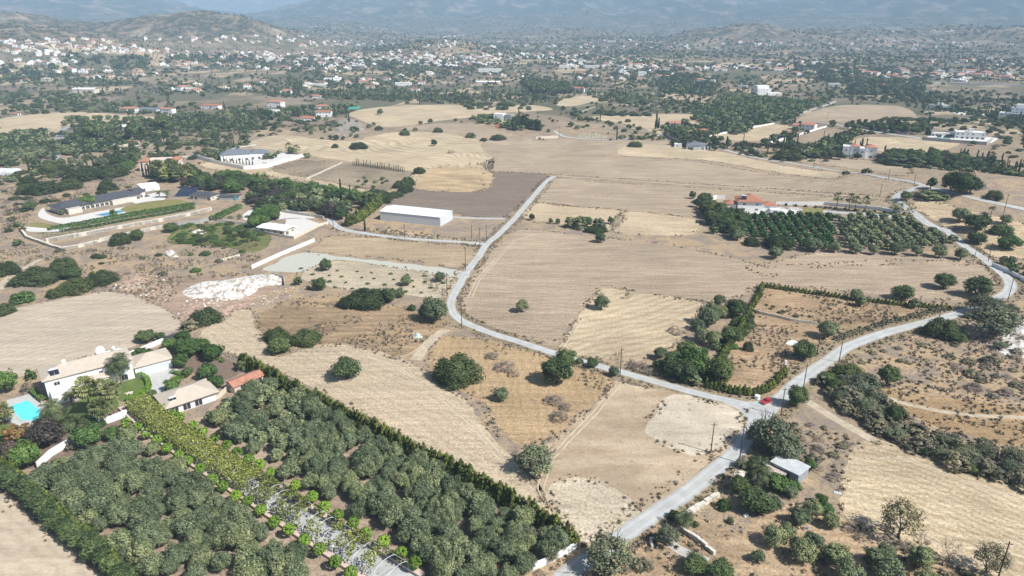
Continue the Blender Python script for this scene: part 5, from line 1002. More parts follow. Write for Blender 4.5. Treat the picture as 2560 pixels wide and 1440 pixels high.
MID = [((300, 282), (340, 282), 'white house with flat terracotta roof at the left, beside a grey barn', 'hip', 'terra2', 6, 10), ((345, 280), (392, 282), 'long grey roofed barn left of the small white house', 'gable', 'bluegrey', 4, 14), ((401, 287), (430, 288), 'white two storey house with a small red ridge, left distance', 'gable', 'terra2', 8, 9), ((500, 272), (545, 273), 'white house with salmon roof and shrubs in front', 'hip', 'terra', 5, 11),
       ((668, 268), (702, 269), 'white house with red roof beside two cypresses', 'hip', 'terra2', 8, 12), ((665, 282), (690, 283), 'small white outbuilding under the red roofed house', 'flat', 'terra', 3.5, 9), ((746, 302), (784, 302), 'low house with wide bright orange roof', 'hip', 'terra', 3.4, 13), ((790, 292), (828, 292), 'white two storey house with red gable by the teal screen', 'gable', 'terra', 6.5, 9), ((788, 276), (822, 276), 'white house with red roof directly behind the teal screen house', 'hip', 'terra2', 6, 10),
       ((700, 234), (728, 234), 'pinkish house with hip roof standing alone in the trees', 'hip', 'terra2', 5, 12), ((770, 245), (800, 245), 'low red roofed house hidden in trees', 'hip', 'terra', 3.4, 12), ((182, 234), (236, 235), 'cream barn with pale arched roof at the left', 'gable', 'white', 8, 16), ((103, 207), (128, 207), 'two storey beige house with hip roof at the upper left', 'hip', 'beige_roof', 8, 11), ((52, 206), (72, 206), 'small white house with red roof at far left', 'hip', 'terra', 5, 10), ((20, 288), (45, 289), 'tiny red roofed hut at the left edge of the gold field', 'gable', 'terra2', 2.6, 5), ((292, 325), (335, 327), 'white roofed garden pavilion between the big pines', 'gable', 'white', 4, 11), ((198, 315), (218, 315), 'small white hut in the walled garden', 'flat', 'white', 3, 6),
       ((986, 215), (1028, 215), 'long flat white building in the centre distance', 'flat', 'white', 6, 12), ((1045, 213), (1062, 213), 'small red roofed tower house in the centre distance', 'hip', 'terra', 7, 8), ((1022, 229), (1048, 229), 'red roofed house beside the rising pale road', 'hip', 'terra', 5, 10), ((908, 221), (936, 221), 'low white house with red roof, centre left distance', 'hip', 'terra', 4, 10), ((777, 216), (815, 217), 'flat white house with dark openings, left centre distance', 'flat', 'white', 5, 11), ((810, 203), (838, 203), 'flat white villa just behind the dark opening house', 'flat', 'white', 6, 11), ((1196, 182), (1252, 182), 'row of white flat roofed apartments behind the village fields', 'flat', 'white', 9, 14), ((1398, 171), (1440, 171), 'white cubic terrace houses left of centre right', 'flat', 'white', 8, 12), ((1460, 171), (1498, 171), 'white cubic terrace houses beside the first cubic row', 'flat', 'white', 7, 12), ((1595, 192), (1616, 192), 'tall white house with balconies in the right village', 'flat', 'white', 11, 12), ((1648, 198), (1672, 198), 'white gabled house near the cypress row', 'gable', 'terra2', 7, 11), ((1428, 230), (1460, 231), 'pinkish house with two palms in front', 'hip', 'terra', 7, 11), ((1190, 208), (1250, 209), 'very long low white shed in the middle distance', 'gable', 'white', 3.5, 10), ((1754, 207), (1786, 208), 'white house beside a thin pool on the right', 'flat', 'white', 6, 10),
       ((1785, 178), (1818, 178), 'white house with red hip roof, right village', 'hip', 'terra2', 7, 11), ((1934, 176), (1968, 176), 'wide low house with pinkish roof behind the sand lot', 'hip', 'terra2', 5, 13), ((2098, 176), (2130, 177), 'white gabled house left of dark trees', 'gable', 'terra2', 7, 10), ((2070, 215), (2100, 216), 'low modern white house on the sandy ridge', 'flat', 'white', 5, 11), ((2188, 217), (2218, 217), 'long red roofed arcade house in trees', 'hip', 'terra', 4.5, 9), ((2124, 195), (2148, 196), 'white house with red roof above the arcade house', 'hip', 'terra', 5, 9), ((2222, 192), (2252, 193), 'red roofed house with veranda on the right', 'hip', 'terra', 5, 10), ((2030, 163), (2056, 163), 'white cubic house by the tall cypresses', 'flat', 'white', 9, 11), ((2465, 152), (2482, 152), 'plain white block alone on the far right', 'flat', 'white', 9, 10), ((1842, 218), (1868, 219), 'low pavilion left of the bright white villa', 'flat', 'white', 3.6, 8), ((1210, 252), (1225, 252), 'small white sheds near the dry stream', 'flat', 'white', 3, 6), ((2025, 252), (2050, 253), 'small orange roofed shed by the dark orchard', 'gable', 'terra', 3, 6)]
for i, (A, B, l, ro, rm, h, d) in enumerate(MID):
    villa('barn' if 'barn' in l else 'house', l, A, B, [dict(d=d, h=h, roof=ro, rm=rm, fl=2 if h > 5.5 else 1, rh=min(2.2, d*.18), gap=3.4, big=.4, sides='fr')], seed=40+i, wall='cream' if ('beige' in l or 'cream' in l) else 'white')
for A, B, l in (((866, 274), (900, 271), 'teal mesh screen beside the middle distance houses'), ((1098, 184), (1130, 185), 'bright green netted tennis screen in the village'), ((163, 338), (184, 339), 'teal screen by the left grey road')):
    wall([A, B], 3.0, .2, 'teal', l, 'mesh_screen', 'screen')
b = G(392, 235)
for i, (bx, by, ty) in enumerate(((391, 237, 192), (1104, 243, 197), (1637, 283, 221))):
    b = G(bx, by); h = htop(b, ty); r = MB(); s = 3.2
    for sx in (-1, 1):
        for sy in (-1, 1): r.tube((sx*s, sy*s, 0), (sx*.5, sy*.5, h), .16, .1, 4)
    for k in range(7):
        z = h*k/7; q = s+(.5-s)*k/7; z2 = h*(k+1)/7; q2 = s+(.5-s)*(k+1)/7
        for (ax, ay), (cx, cy) in (((-1, -1), (1, -1)), ((1, -1), (1, 1)), ((1, 1), (-1, 1)), ((-1, 1), (-1, -1))): r.tube((ax*q, ay*q, z), (cx*q2, cy*q2, z2), .07, None, 3)
    e = empty('lattice_pylon', b, .3, ('steel lattice pylon at the left', 'steel lattice pylon in the centre distance', 'steel lattice pylon right of centre')[i]+', standing among fields', 'pylon', 'lattice pylons'); r.build('tower', M['grey'], e)
    r = MB(); [r.tube((-w, 0, z), (w, 0, z), .12, None, 4) for w, z in ((4, h*.78), (3.3, h*.88), (2.4, h*.97))]; r.build('crossarm', M['grey'], e)
# ================================================================== utility poles
for bx, by, ty, l in ((1848, 1157, 1062, 'tall pole at the roadside opposite the lower metal shed'), (1777, 1131, 1057, 'pole standing in the pale levelled pad'), (1952, 1039, 969, 'pole beside the dense bush right of the red car'), (2008, 973, 910, 'pole at the road edge above the junction'), (2097, 906, 836, 'pole on the outer side of the road bend'), (2043, 883, 831, 'pole behind the weedy plot hedge'), (1944, 965, 901, 'pole inside the hedge corner near the junction'), (2292, 790, 738, 'pole at the weedy plot upper corner'), (2345, 806, 749, 'pole at the middle of the right road bend'), (2520, 749, 696, 'pole at the far right curve of the road'), (2470, 653, 607, 'pole near the white wall at the right edge'), (2434, 653, 615, 'pole on the field side of the right road'),
                      (1550, 942, 870, 'pole between the two roads beside the small bush'), (1154.5, 822, 761, 'pole on the inside of the farm road bend'), (1118, 740, 682, 'pole at the corner of the young orchard'), (1164, 677, 617, 'pole at the right end of the fenced brown plot'), (1012, 596, 560, 'pole in front of the white warehouse'), (834, 572, 532, 'pole at the lane entrance by the bungalow'), (1179, 596, 562, 'left pole of the group right of the warehouse'), (1200, 617, 570, 'pole at the fork of the farm road'), (1216, 602, 561, 'right pole of the group beside the warehouse'),
                      (2034, 419, 396, 'pole along the narrow far road'), (2220, 449, 423, 'pole right of the bush on the far road'), (2284, 465, 435, 'pole close to the upper right road junction'), (2199, 493, 459, 'pole at the end of the dirt track'), (2254, 519, 487, 'pole beside the driveway gate'), (2509, 534, 485, 'pole at the right edge near the pale road'), (1503, 354, 333, 'pole before the spoil heap'), (1543, 346, 326, 'pole right of the spoil heap'), (1398, 340, 316, 'pole at the foot of the hillock'), (129, 343, 320, 'left pole by the grey road end'), (138, 356, 334, 'second pole by the grey road end'), (149, 362, 345, 'third pole by the grey road end'), (176, 309, 288, 'pole at the edge of the gold field'), (2067, 300, 280, 'pole in the brown field of the upper right')):
    pole((bx, by), ty, 'weathered timber '+l)
pole((2487, 1470), 0, 'large timber pole with insulators at the lower right corner', h=12.2)
b = G(1196, 617); tag(MB().tube((-2.2, 0, 0), (0.6, .3, 8), .12, .1, 6).build('stay_strut', M['wood'], None, b), 'leaning timber strut propping the forked pole', 'strut')
# ================================================================== cars
def car(label, loc, rz, paint, L_=3.7, W_=1.62):
    r = empty('parked_car' if paint != 'carred' else 'car', loc, rz, label, 'car')
    prof = [(-.5, .28), (-.5, .62), (-.47, .80), (-.40, .90), (-.33, 1.38), (-.18, 1.45), (.05, 1.42), (.17, .95), (.40, .84), (.49, .66), (.5, .30)]
    def side(pts, w, z=0): return [(x*L_, w(zz), zz) for x, zz in pts]
    b = MB(); n = len(prof); wf = lambda z: W_/2*(1 if z < .95 else 1-(z-.95)*.34)
    vs = [(x*L_, -wf(z), z) for x, z in prof]+[(x*L_, wf(z), z) for x, z in prof]
    b.add(vs, [tuple(range(n)), tuple(range(2*n-1, n-1, -1))]+[((i+1) % n, i, n+i, n+(i+1) % n) for i in range(n)]); o = b.build('body', M[paint], r)
    g_ = MB()
    for s in (-1, 1):
        for a0, a1 in ((-.30, -.09), (-.07, .11)): q = [(a0*L_, .95), (a1*L_, .95), ((a1 if a1 < 0 else .045)*L_, 1.36), ((a0+.025 if a0 < -.2 else a0)*L_, 1.36)]; g_.quad(*[(x, s*(wf(z)+.012), z) for x, z in (q if s < 0 else q[::-1])])
    g_.build('side_window', M['glass'], r)
    for nm, p, q in (('windscreen', (.162, .98), (.062, 1.38)), ('rear_window', (-.395, .94), (-.336, 1.33))):
        dx = .012*(1 if p[0] > 0 else -1); k = [(p[0]+dx/2)*L_, (q[0]+dx/2)*L_]; m_ = MB(); f = [(k[0], -wf(p[1])*.9, p[1]+.01), (k[0], wf(p[1])*.9, p[1]+.01), (k[1], wf(q[1])*.88, q[1]+.01), (k[1], -wf(q[1])*.88, q[1]+.01)]; m_.quad(*(f if p[0] > 0 else f[::-1])); m_.build(nm, M['glass'], r)
    for x in (-.32, .32):
        for s in (-1, 1):
            w = MB().tube((x*L_, s*(W_/2-.17), .3), (x*L_, s*(W_/2+.02), .3), .30, .30, 14).build('wheel', M['tyre'], r); MB().tube((x*L_, s*(W_/2+.022), .3), (x*L_, s*(W_/2+.04), .3), .17, .15, 10).build('rim', M['lamp'], w)
    for s in (-1, 1):
        MB().box(.468*L_, s*.55-.16, .62, .497*L_, s*.55+.16, .76).build('headlight', M['lamp'], r); MB().box(-.503*L_, s*.62-.1, .65, -.485*L_, s*.62+.1, .9).build('tail_light', M['terra'], r)
    MB().box(.5*L_, -.26, .36, .504*L_, .26, .47).build('number_plate', M['white'], r); return r
car('small red hatchback turning at the road junction', G(1915, 1007), math.radians(212), 'carred')
car('dark grey car parked beside the long villa', G(367, 492), .9, 'cargrey'); car('white car under the pavilion of the long villa', G(385, 478), .2, 'carwhite')
car('white car parked by the pinkish retaining wall', G(1322, 352), 0, 'carwhite')
# ================================================================== single trees and shrubs, one label each
SPECIES = [('lentisk', 915, 778, 130, .26, 'large flat oval dark green thicket in the centre left field'), ('carob', 975, 762, 46, .8, 'grey green tree rising behind the oval thicket'), ('olive', 1000, 748, 30, .8, 'pale grey shrub right of the oval thicket'), ('olive', 1088, 815, 78, .78, 'broad grey green olive at the inside of the road bend'), ('carob', 1062, 800, 34, .9, 'darker tree merged with the broad olive by the bend'), ('lentisk', 1030, 778, 24, .6, 'small green bush left of the broad olive'), ('carob', 745, 716, 24, .9, 'small dark shrub near the white rubble'), ('carob', 800, 731, 43, .7, 'wide grey shrub below the orchard plot'), ('carob', 771, 726, 12, .9, 'tiny shrub between the two grey shrubs'),
      ('carob', 815, 682, 36, .85, 'green tree at the top of the young orchard'), ('olive', 1016, 718, 31, .85, 'round crowned olive near the oval thicket'), ('olive', 1100, 709, 30, .85, 'small olive beside the farm road in the orchard'), ('lentisk', 693, 860, 66, .5, 'left dome of the three dark bushes in the brown field'), ('lentisk', 765, 868, 80, .42, 'right flat dome of the three dark bushes'), ('carob', 700, 892, 66, .6, 'front light green bush of the three dark bushes'), ('carob', 868, 958, 78, .7, 'solitary round olive green tree in the curved stubble field'), ('lentisk', 1145, 968, 126, .52, 'huge dark domed shrub left of the golden grass'), ('carob', 1392, 972, 88, .78, 'tall dark carob tree standing in the golden grass'), ('carob', 1412, 932, 58, .95, 'darker upper half of the carob group by the road'), ('carob', 1480, 923, 34, .7, 'round bush beside the farm road'), ('lentisk', 1448, 910, 22, .6, 'small bush left of the round roadside bush'), ('olive', 1535, 945, 32, .8, 'silvery bush at the foot of the timber pole'),
      ('olive', 1253, 1008, 44, .75, 'lone dark olive in the golden slope'), ('acacia', 1337, 1196, 110, .58, 'wide smoky grey tree group at the edge of the bare earth'), ('olive', 1306, 786, 36, .95, 'single dark olive in the large ploughed field'), ('olive', 1503, 780, 42, .9, 'round green tree casting a shadow in the wedge field'), ('snag', 1570, 752, 24, .8, 'small dry greyish tree in the wedge field'), ('carob', 1501, 611, 31, .8, 'solitary round bush at the top of the large field'), ('carob', 1527, 563, 20, .9, 'single bush at the corner of the pale square plot'), ('carob', 1330, 553, 17, 1, 'small tree at the left end of the reed line'), ('carob', 1377, 561, 14, 1, 'left of the pair of small trees by the reeds'), ('carob', 1395, 562, 14, 1, 'right of the pair of small trees by the reeds'), ('reed', 1425, 574, 34, .8, 'pale reed clump at the left end of the reeds'), ('reed', 1450, 578, 40, .8, 'tall pale green reed clump in the middle'), ('carob', 1468, 572, 30, .9, 'bright green tree rising from the reeds'), ('reed', 1495, 578, 40, .7, 'pale reed clump at the right end'), ('lentisk', 1490, 588, 60, .2, 'low green shrubs in front of the reeds'),
      ('carob', 1785, 588, 24, 1, 'single dark tree in the rough stubble left of the orchard'), ('olive', 1843, 606, 34, .85, 'grey olive in front of the orchard woodland'), ('lentisk', 1945, 630, 72, .45, 'dark green thicket below the citrus rows'), ('lentisk', 1880, 620, 46, .45, 'smaller thicket left of the citrus thicket'), ('olive', 1937, 653, 40, .75, 'grey olive standing before the thicket'), ('olive', 2030, 636, 50, .7, 'wide olive at the left of the front olive row'), ('olive', 2085, 636, 34, .8, 'second olive of the front row'), ('olive', 2135, 639, 38, .75, 'third olive of the front row'), ('olive', 2182, 641, 30, .85, 'fourth olive of the front row'), ('olive', 2238, 643, 42, .75, 'fifth olive with two crowns in the front row'), ('olive', 2290, 644, 31, .85, 'sixth olive of the front row'), ('olive', 2346, 650, 40, .85, 'seventh olive of the front row'), ('olive', 2400, 655, 36, .85, 'last olive of the front row near the road'), ('carob', 2357, 730, 58, .68, 'left of the two big dark bushes on the right field edge'), ('carob', 2440, 753, 70, .78, 'right of the two big bushes, next to the road curve'), ('carob', 2255, 757, 60, .6, 'green bushy tree breaking the far conifer hedge'), ('olive', 2137, 756, 34, .9, 'upper olive of the pair inside the hedged plot'), ('olive', 2150, 771, 32, .9, 'lower olive of the pair inside the hedged plot'), ('olive', 2285, 775, 26, 1, 'grey olive near the right end of the hedged plot'),
      ('olive', 2068, 853, 56, .8, 'large grey olive casting a shadow on the plot edge'), ('carob', 2008, 906, 64, .75, 'round green tree beside the white gate pillar'), ('carob', 1990, 1024, 54, 1.05, 'dense upright dark bush right of the red car'), ('pine', 2218, 974, 56, 1.0, 'dark ragged pine alone in the right scrub'), ('carob', 2232, 1062, 44, 1.1, 'dark green tree in the gully'), ('scrub', 2205, 1040, 60, .8, 'grey tangled bush left of the gully tree'), ('acacia', 1925, 1140, 105, .85, 'large feathery grey green tree by the road, lower right'), ('acacia', 1960, 1165, 90, .7, 'second feathery tree above the metal shed'), ('acacia', 1885, 1120, 60, .8, 'feathery branches overhanging the road'), ('carob', 1884, 1180, 45, .7, 'dark bush behind the date palm'), ('gtree', 1985, 1230, 40, .6, 'green bush in front of the metal shed'), ('gtree', 1945, 1235, 70, .55, 'broad green bushes below the lean to'), ('gtree', 2022, 1185, 40, .9, 'green bush behind the shed corner'), ('olive', 1975, 1248, 45, .6, 'olive beside the broad green bushes'),
      ('carob', 1845, 1240, 52, .9, 'dark green tree next to the stone wall'), ('carob', 1885, 1290, 88, .7, 'large dark evergreen group above the orchard'), ('olive', 1925, 1285, 60, .7, 'grey olive right of the dark evergreen group'), ('gbush', 1806, 1276, 38, .75, 'rounded olive green bush on the bare knoll'), ('lentisk', 1825, 1310, 20, .8, 'tiny bush on the bare knoll'), ('lentisk', 1684, 1300, 32, .7, 'bush left of the small date palm'), ('lentisk', 1738, 1318, 20, .7, 'bush right of the small date palm'), ('scrub', 1828, 1180, 18, .8, 'small bush at the roadside by the tall pole'), ('snag', 1793, 1212, 24, .8, 'thin leafless shrub on the road edge'), ('lentisk', 1802, 1198, 20, .5, 'low bush near the pale rubble at the road'),
      ('olive', 1997, 1320, 60, .75, 'olive at the top of the lower right orchard'), ('olive', 2030, 1297, 55, .8, 'grey olive near the metal sheet'), ('olive', 2051, 1362, 22, .9, 'very small olive in the orchard gap'), ('gtree', 2052, 1266, 36, .8, 'bright green bush by the field corner'), ('gtree', 2065, 1290, 42, .7, 'second bright green bush by the field corner'), ('olive', 1934, 1374, 66, .8, 'olive left of centre in the lower right orchard'), ('olive', 1967, 1350, 50, .7, 'olive behind the left orchard olive'), ('olive', 2027, 1383, 58, .8, 'olive in the middle of the lower right orchard'), ('olive', 2005, 1414, 74, .75, 'wide olive in the lower orchard middle'), ('olive', 1895, 1410, 40, .8, 'small olive at the left of the orchard'), ('olive', 2076, 1326, 46, .9, 'upright olive along the orchard fence'), ('olive', 2215, 1402, 50, .75, 'olive below the big sparse tree'), ('olive', 2186, 1420, 60, .75, 'olive left of the fence olive'), ('olive', 2084, 1424, 78, .75, 'large olive near the bottom edge'), ('olive', 2297, 1428, 66, .9, 'tall olive against the brush line'), ('bare', 2245, 1362, 118, .88, 'large sparse tree with visible branches at the field edge'), ('snag', 2296, 1378, 50, .9, 'leafless shrub beside the big sparse tree'), ('snag', 2370, 1414, 56, 1.1, 'thin bare tree right of the big sparse tree'), ('bare', 2468, 1448, 92, .95, 'sparse tree behind the corner pole'), ('lentisk', 2143, 1324, 20, .6, 'bright bush at the orchard fence end'),
      ('acacia', 1522, 1446, 130, .66, 'big grey feathery tree overhanging the road at the bottom'), ('acacia', 1668, 1374, 62, .85, 'smaller feathery tree by the broken path'), ('carob', 1737, 1440, 76, .55, 'dark green shrub mass at the bottom edge'), ('carob', 1800, 1460, 80, .6, 'second dark shrub mass at the bottom edge'), ('scrub', 1600, 1425, 50, .5, 'dry bush between the feathery trees'), ('bare', 1378, 1410, 52, .7, 'thin yellowing tree over the white roadside wall'), ('bare', 1300, 1445, 60, .6, 'thin tree at the lower grove corner'),
      ('olive', 1797, 768, 34, .8, 'small olive at the tip of the wedge field'), ('olive', 1776, 782, 32, .7, 'second small olive at the wedge tip'), ('olive', 1770, 822, 66, .72, 'grey olive group along the wedge field, upper'), ('olive', 1745, 832, 40, .7, 'grey olive left of the upper group'), ('olive', 1800, 800, 40, .8, 'olive tucked beside the hedge'), ('carob', 1838, 800, 60, .75, 'dark tree before the plot hedge'), ('olive', 1752, 862, 44, .9, 'olive right of the dry brush oval'), ('olive', 1782, 872, 42, 1, 'olive next to the hedge bend'), ('olive', 1650, 903, 38, .8, 'small olive standing in the stubble edge'), ('carob', 1715, 905, 60, .75, 'green tree upper in the roadside thicket'), ('carob', 1688, 925, 56, .7, 'green tree left in the roadside thicket'), ('gtree', 1735, 952, 90, .8, 'bright green tree mass beside the road'), ('carob', 1680, 948, 70, .7, 'dark tree mass beside the prickly pears'), ('dark', 1710, 962, 80, .65, 'very dark tree at the road verge'), ('carob', 1800, 966, 74, .85, 'dark open tree inside the plot corner'), ('carob', 1825, 868, 60, .75, 'green tree along the plot hedge'), ('lentisk', 1870, 880, 28, .9, 'small green bush inside the plot'), ('bramble', 1690, 838, 52, .28, 'oval patch of dry grey brush in the stubble'), ('snag', 1545, 905, 34, .6, 'leafless bush by the timber pole'),
      ('bramble', 1260, 930, 62, .3, 'dark dry brush strip, upper part, in the golden grass'), ('bramble', 1285, 945, 40, .3, 'dark dry brush strip, lower part, in the golden grass'), ('bramble', 1382, 1015, 56, .35, 'grey dry brush heap in the golden grass, upper'), ('bramble', 1415, 1028, 40, .4, 'grey dry brush heap right of the upper one'), ('bramble', 1400, 1058, 54, .5, 'grey dry brush heap at the lower end'), ('bramble', 1232, 900, 44, .3, 'dark dry brush start near the domed shrub'),
      ('lentisk', 20, 695, 66, .5, 'large green shrub at the left edge beside the sandy path'), ('lentisk', 100, 720, 130, .22, 'wide low green shrub mass at the left'), ('carob', 185, 705, 54, .55, 'grey green shrub right of the wide low mass'), ('lentisk', 160, 682, 70, .4, 'dark shrub above the wide low mass'), ('lentisk', 190, 742, 92, .35, 'dark shrub on the edge of the bare tan field'), ('lentisk', 258, 718, 84, .35, 'dark shrub extending to the pink stones'), ('lentisk', 142, 748, 48, .45, 'bright green shrub at the bare field edge'), ('gbush', 57, 763, 62, .42, 'pale green rounded shrub near the sandy path'), ('lentisk', 12, 792, 54, .5, 'dark shrub on the left edge by the bare field'), ('lentisk', 517, 817, 80, .45, 'dark oval shrub at the corner of the bare tan field'), ('scrub', 473, 833, 54, .55, 'brownish bush left of the dark oval shrub'), ('carob', 345, 606, 38, .7, 'round shrub beside the cream stone wall'), ('lentisk', 302, 618, 62, .45, 'dark shrub pair under the white stone wall'), ('carob', 428, 586, 42, .55, 'grey shrub near the grey block wall'), ('carob', 45, 618, 26, .6, 'small shrub near the boulder wall'), ('carob', 44, 572, 24, .6, 'small shrub at the vineyard corner'), ('redbush', 60, 583, 18, .8, 'reddish bush inside the boulder wall corner'), ('gtree', 284, 546, 22, .9, 'clipped round tree beside the narrow blue pool'), ('gtree', 217, 527, 60, .5, 'broad green tree over the long villa terrace'), ('olive', 156, 540, 17, .9, 'little olive on the villa terrace'),
      ('lentisk', 75, 467, 44, .45, 'round dark shrub at the upper left scrub'), ('lentisk', 163, 440, 38, .5, 'dark shrub below the cypress fence line'), ('lentisk', 135, 442, 70, .4, 'green shrub group left of the dark shrub'), ('lentisk', 212, 462, 92, .38, 'big shrub left of the mansion'), ('lentisk', 275, 456, 90, .35, 'big shrub next to the mansion trees'), ('lentisk', 175, 482, 70, .35, 'shrub behind the long villa roof'), ('lentisk', 110, 496, 84, .35, 'wide shrub behind the long villa, left'), ('lentisk', 65, 488, 44, .5, 'shrub at the far left of the long villa'), ('lentisk', 270, 482, 46, .5, 'dark shrub behind the long villa, right'), ('carob', 75, 530, 34, .6, 'grey green shrub left of the long villa'), ('olive', 256, 422, 34, .7, 'round olive left of the mansion'), ('carob', 300, 428, 46, .9, 'large grey tree beside the mansion'), ('gtree', 320, 440, 42, .8, 'green tree under the mansion corner'), ('tree', 340, 415, 34, 1, 'dark tree behind the mansion corner'), ('pine', 239, 360, 54, .95, 'large round pine, left of the solar roof house'), ('pine', 341, 363, 46, 1.15, 'tall round pine, right of the solar roof house'), ('tree', 411, 334, 44, .95, 'big green tree at the garden corner'),
      ('lentisk', 1020+0, 470, 44, .5, 'dark shrub on the field corner above the warehouse'), ('lentisk', 1048, 438, 32, .5, 'small dark shrub at the golden corner'), ('lentisk', 1000, 475, 40, .45, 'dark shrub on the slanting bank'), ('lentisk', 955, 510, 54, .5, 'green shrub belt behind the warehouse'), ('lentisk', 897, 379, 50, .32, 'oval shrub in the golden looping field'), ('lentisk', 838, 373, 20, .55, 'small shrub left of the oval shrub'), ('carob', 1086, 368, 18, .9, 'round bush in the golden looping field'), ('bramble', 1128, 386, 20, .5, 'grey brush heap in the golden field'), ('lentisk', 947, 330, 26, .45, 'shrub at the top of the golden field'), ('lentisk', 885, 333, 28, .5, 'shrub below the stony knoll'), ('lentisk', 1012, 343, 32, .4, 'shrub pair in the pale strip'), ('lentisk', 1095, 335, 30, .4, 'shrub at the strip end'), ('lentisk', 1177, 348, 28, .45, 'dark mound shrub in the centre'), ('lentisk', 1245, 356, 42, .32, 'dark mound shrub by the road bank'), ('carob', 950, 290, 17, .9, 'lone tree in the far tan field'), ('lentisk', 1588, 373, 42, .32, 'dark mound shrub in the brown far field'), ('lentisk', 1560, 332, 16, .45, 'small shrub on the sloping field'), ('lentisk', 1570, 308, 18, .45, 'small shrub on the upper sloping field'), ('lentisk', 2166, 437, 26, .5, 'bush beside the far narrow road'), ('lentisk', 2115, 439, 22, .4, 'small bush at the field end'), ('lentisk', 1970, 410, 78, .3, 'long dark shrub above the far road'), ('carob', 2400, 498, 70, .85, 'large round green tree by the right junction, front'), ('carob', 2375, 488, 54, .95, 'large green tree group, left crown'), ('carob', 2425, 490, 50, .85, 'large green tree group, right crown'), ('carob', 2326, 476, 28, 1, 'round tree exactly at the upper junction'), ('carob', 2263, 505, 30, .75, 'dark tree beside the driveway pole'), ('lentisk', 2485, 503, 46, .45, 'dark shrub right of the round trees'), ('reed', 2330, 506, 80, .2, 'flat patch of grey green reeds at the junction'), ('reed', 2260, 428, 120, .18, 'wide flat reed bed below the apartment villa'), ('olive', 2398, 562, 46, .8, 'grey olive at the left of the right field trees'), ('carob', 2440, 588, 70, .6, 'wide tree right of the bending road'), ('carob', 2500, 605, 60, .6, 'dark tree cluster at the right edge, upper'), ('carob', 2440, 618, 50, .6, 'green tree cluster by the road, right'), ('gtree', 2520, 635, 66, .6, 'green tree at the right edge above the white wall'), ('olive', 2512, 565, 30, .8, 'small olive in the sandy field'), ('lentisk', 2464, 543, 13, .6, 'tiny bush in the sandy field'), ('carob', 1731, 500, 19, 1, 'grey tree at the corner of the long ploughed field'), ('carob', 1760, 515, 44, .6, 'dark shrub left of the orange roofed villa'),
      ('lentisk', 2352, 852, 90, .5, 'ivy green shrub dome below the right road'), ('acacia', 2480, 860, 130, .55, 'dark smoky tree mass right of the shrub dome'), ('acacia', 2460, 800, 90, .5, 'smoky grey tree beside the road at the right'), ('carob', 2395, 862, 40, .6, 'dark shrub at the dome edge'), ('lentisk', 2120, 962, 90, .45, 'dark green hedge like shrub below the road, upper'), ('carob', 2065, 965, 46, .6, 'grey shrub at the start of the gully'), ('acacia', 2150, 995, 90, .5, 'smoky shrub in the gully'), ('lentisk', 2095, 992, 70, .5, 'green shrub in the upper gully'), ('scrub', 2120, 1020, 90, .45, 'grey shrub lining the dirt track'), ('acacia', 2170, 1050, 80, .45, 'grey tangled shrub over the dirt track'), ('carob', 2237, 1100, 40, .6, 'green shrub in the lower gully')]

for k_, x, by, w, ra, l in SPECIES: at_px(k_, x, by, w, ra, l)
for x, by, cy, w, l in ((1890, 1224, 1172, 72, 'large grey skirted date palm beside the metal shed'), (1708, 1322, 1292, 60, 'small date palm over the ruined wall'), (400, 494, 480, 22, 'date palm in the long villa courtyard, left'), (418, 494, 480, 22, 'date palm in the long villa courtyard, right'), (1706, 330, 299, 13, 'tall slim palm by the crossroads house'), (1715, 318, 303, 24, 'date palm behind the orange roofed farm'), (2268, 335, 318, 16, 'palm in front of the modern villa row'), (2478, 535, 520, 20, 'palm at the right edge garden')):
    b = G(x, by); plant('date', b, w/pxm(b)*.9, htop(b, cy), l, 'date palms')
for x, by, cy, w, l in ((724, 382, 365, 11, 'left of the two small palms on the villa terrace'), (742, 384, 371, 11, 'right of the two small palms on the villa terrace'), (2091, 520, 491, 13, 'first tall thin palm of the driveway row'), (2122, 524, 494, 13, 'second tall thin palm of the driveway row'), (2137, 526, 500, 13, 'third tall thin palm of the driveway row'), (2162, 527, 500, 12, 'fourth tall thin palm of the driveway row'), (2233, 534, 513, 12, 'short palm at the driveway gate, left'), (2247, 534, 518, 12, 'short palm at the driveway gate, right'), (2268, 552, 530, 14, 'palm tuft at the orchard corner'), (1441, 228, 215, 9, 'palm before the pinkish house'), (655, 462, 448, 22, 'pale fan palm at the tree belt')):
    b = G(x, by); plant('fan', b, w/pxm(b)*2.0, htop(b, cy), l, 'thin fan palms')
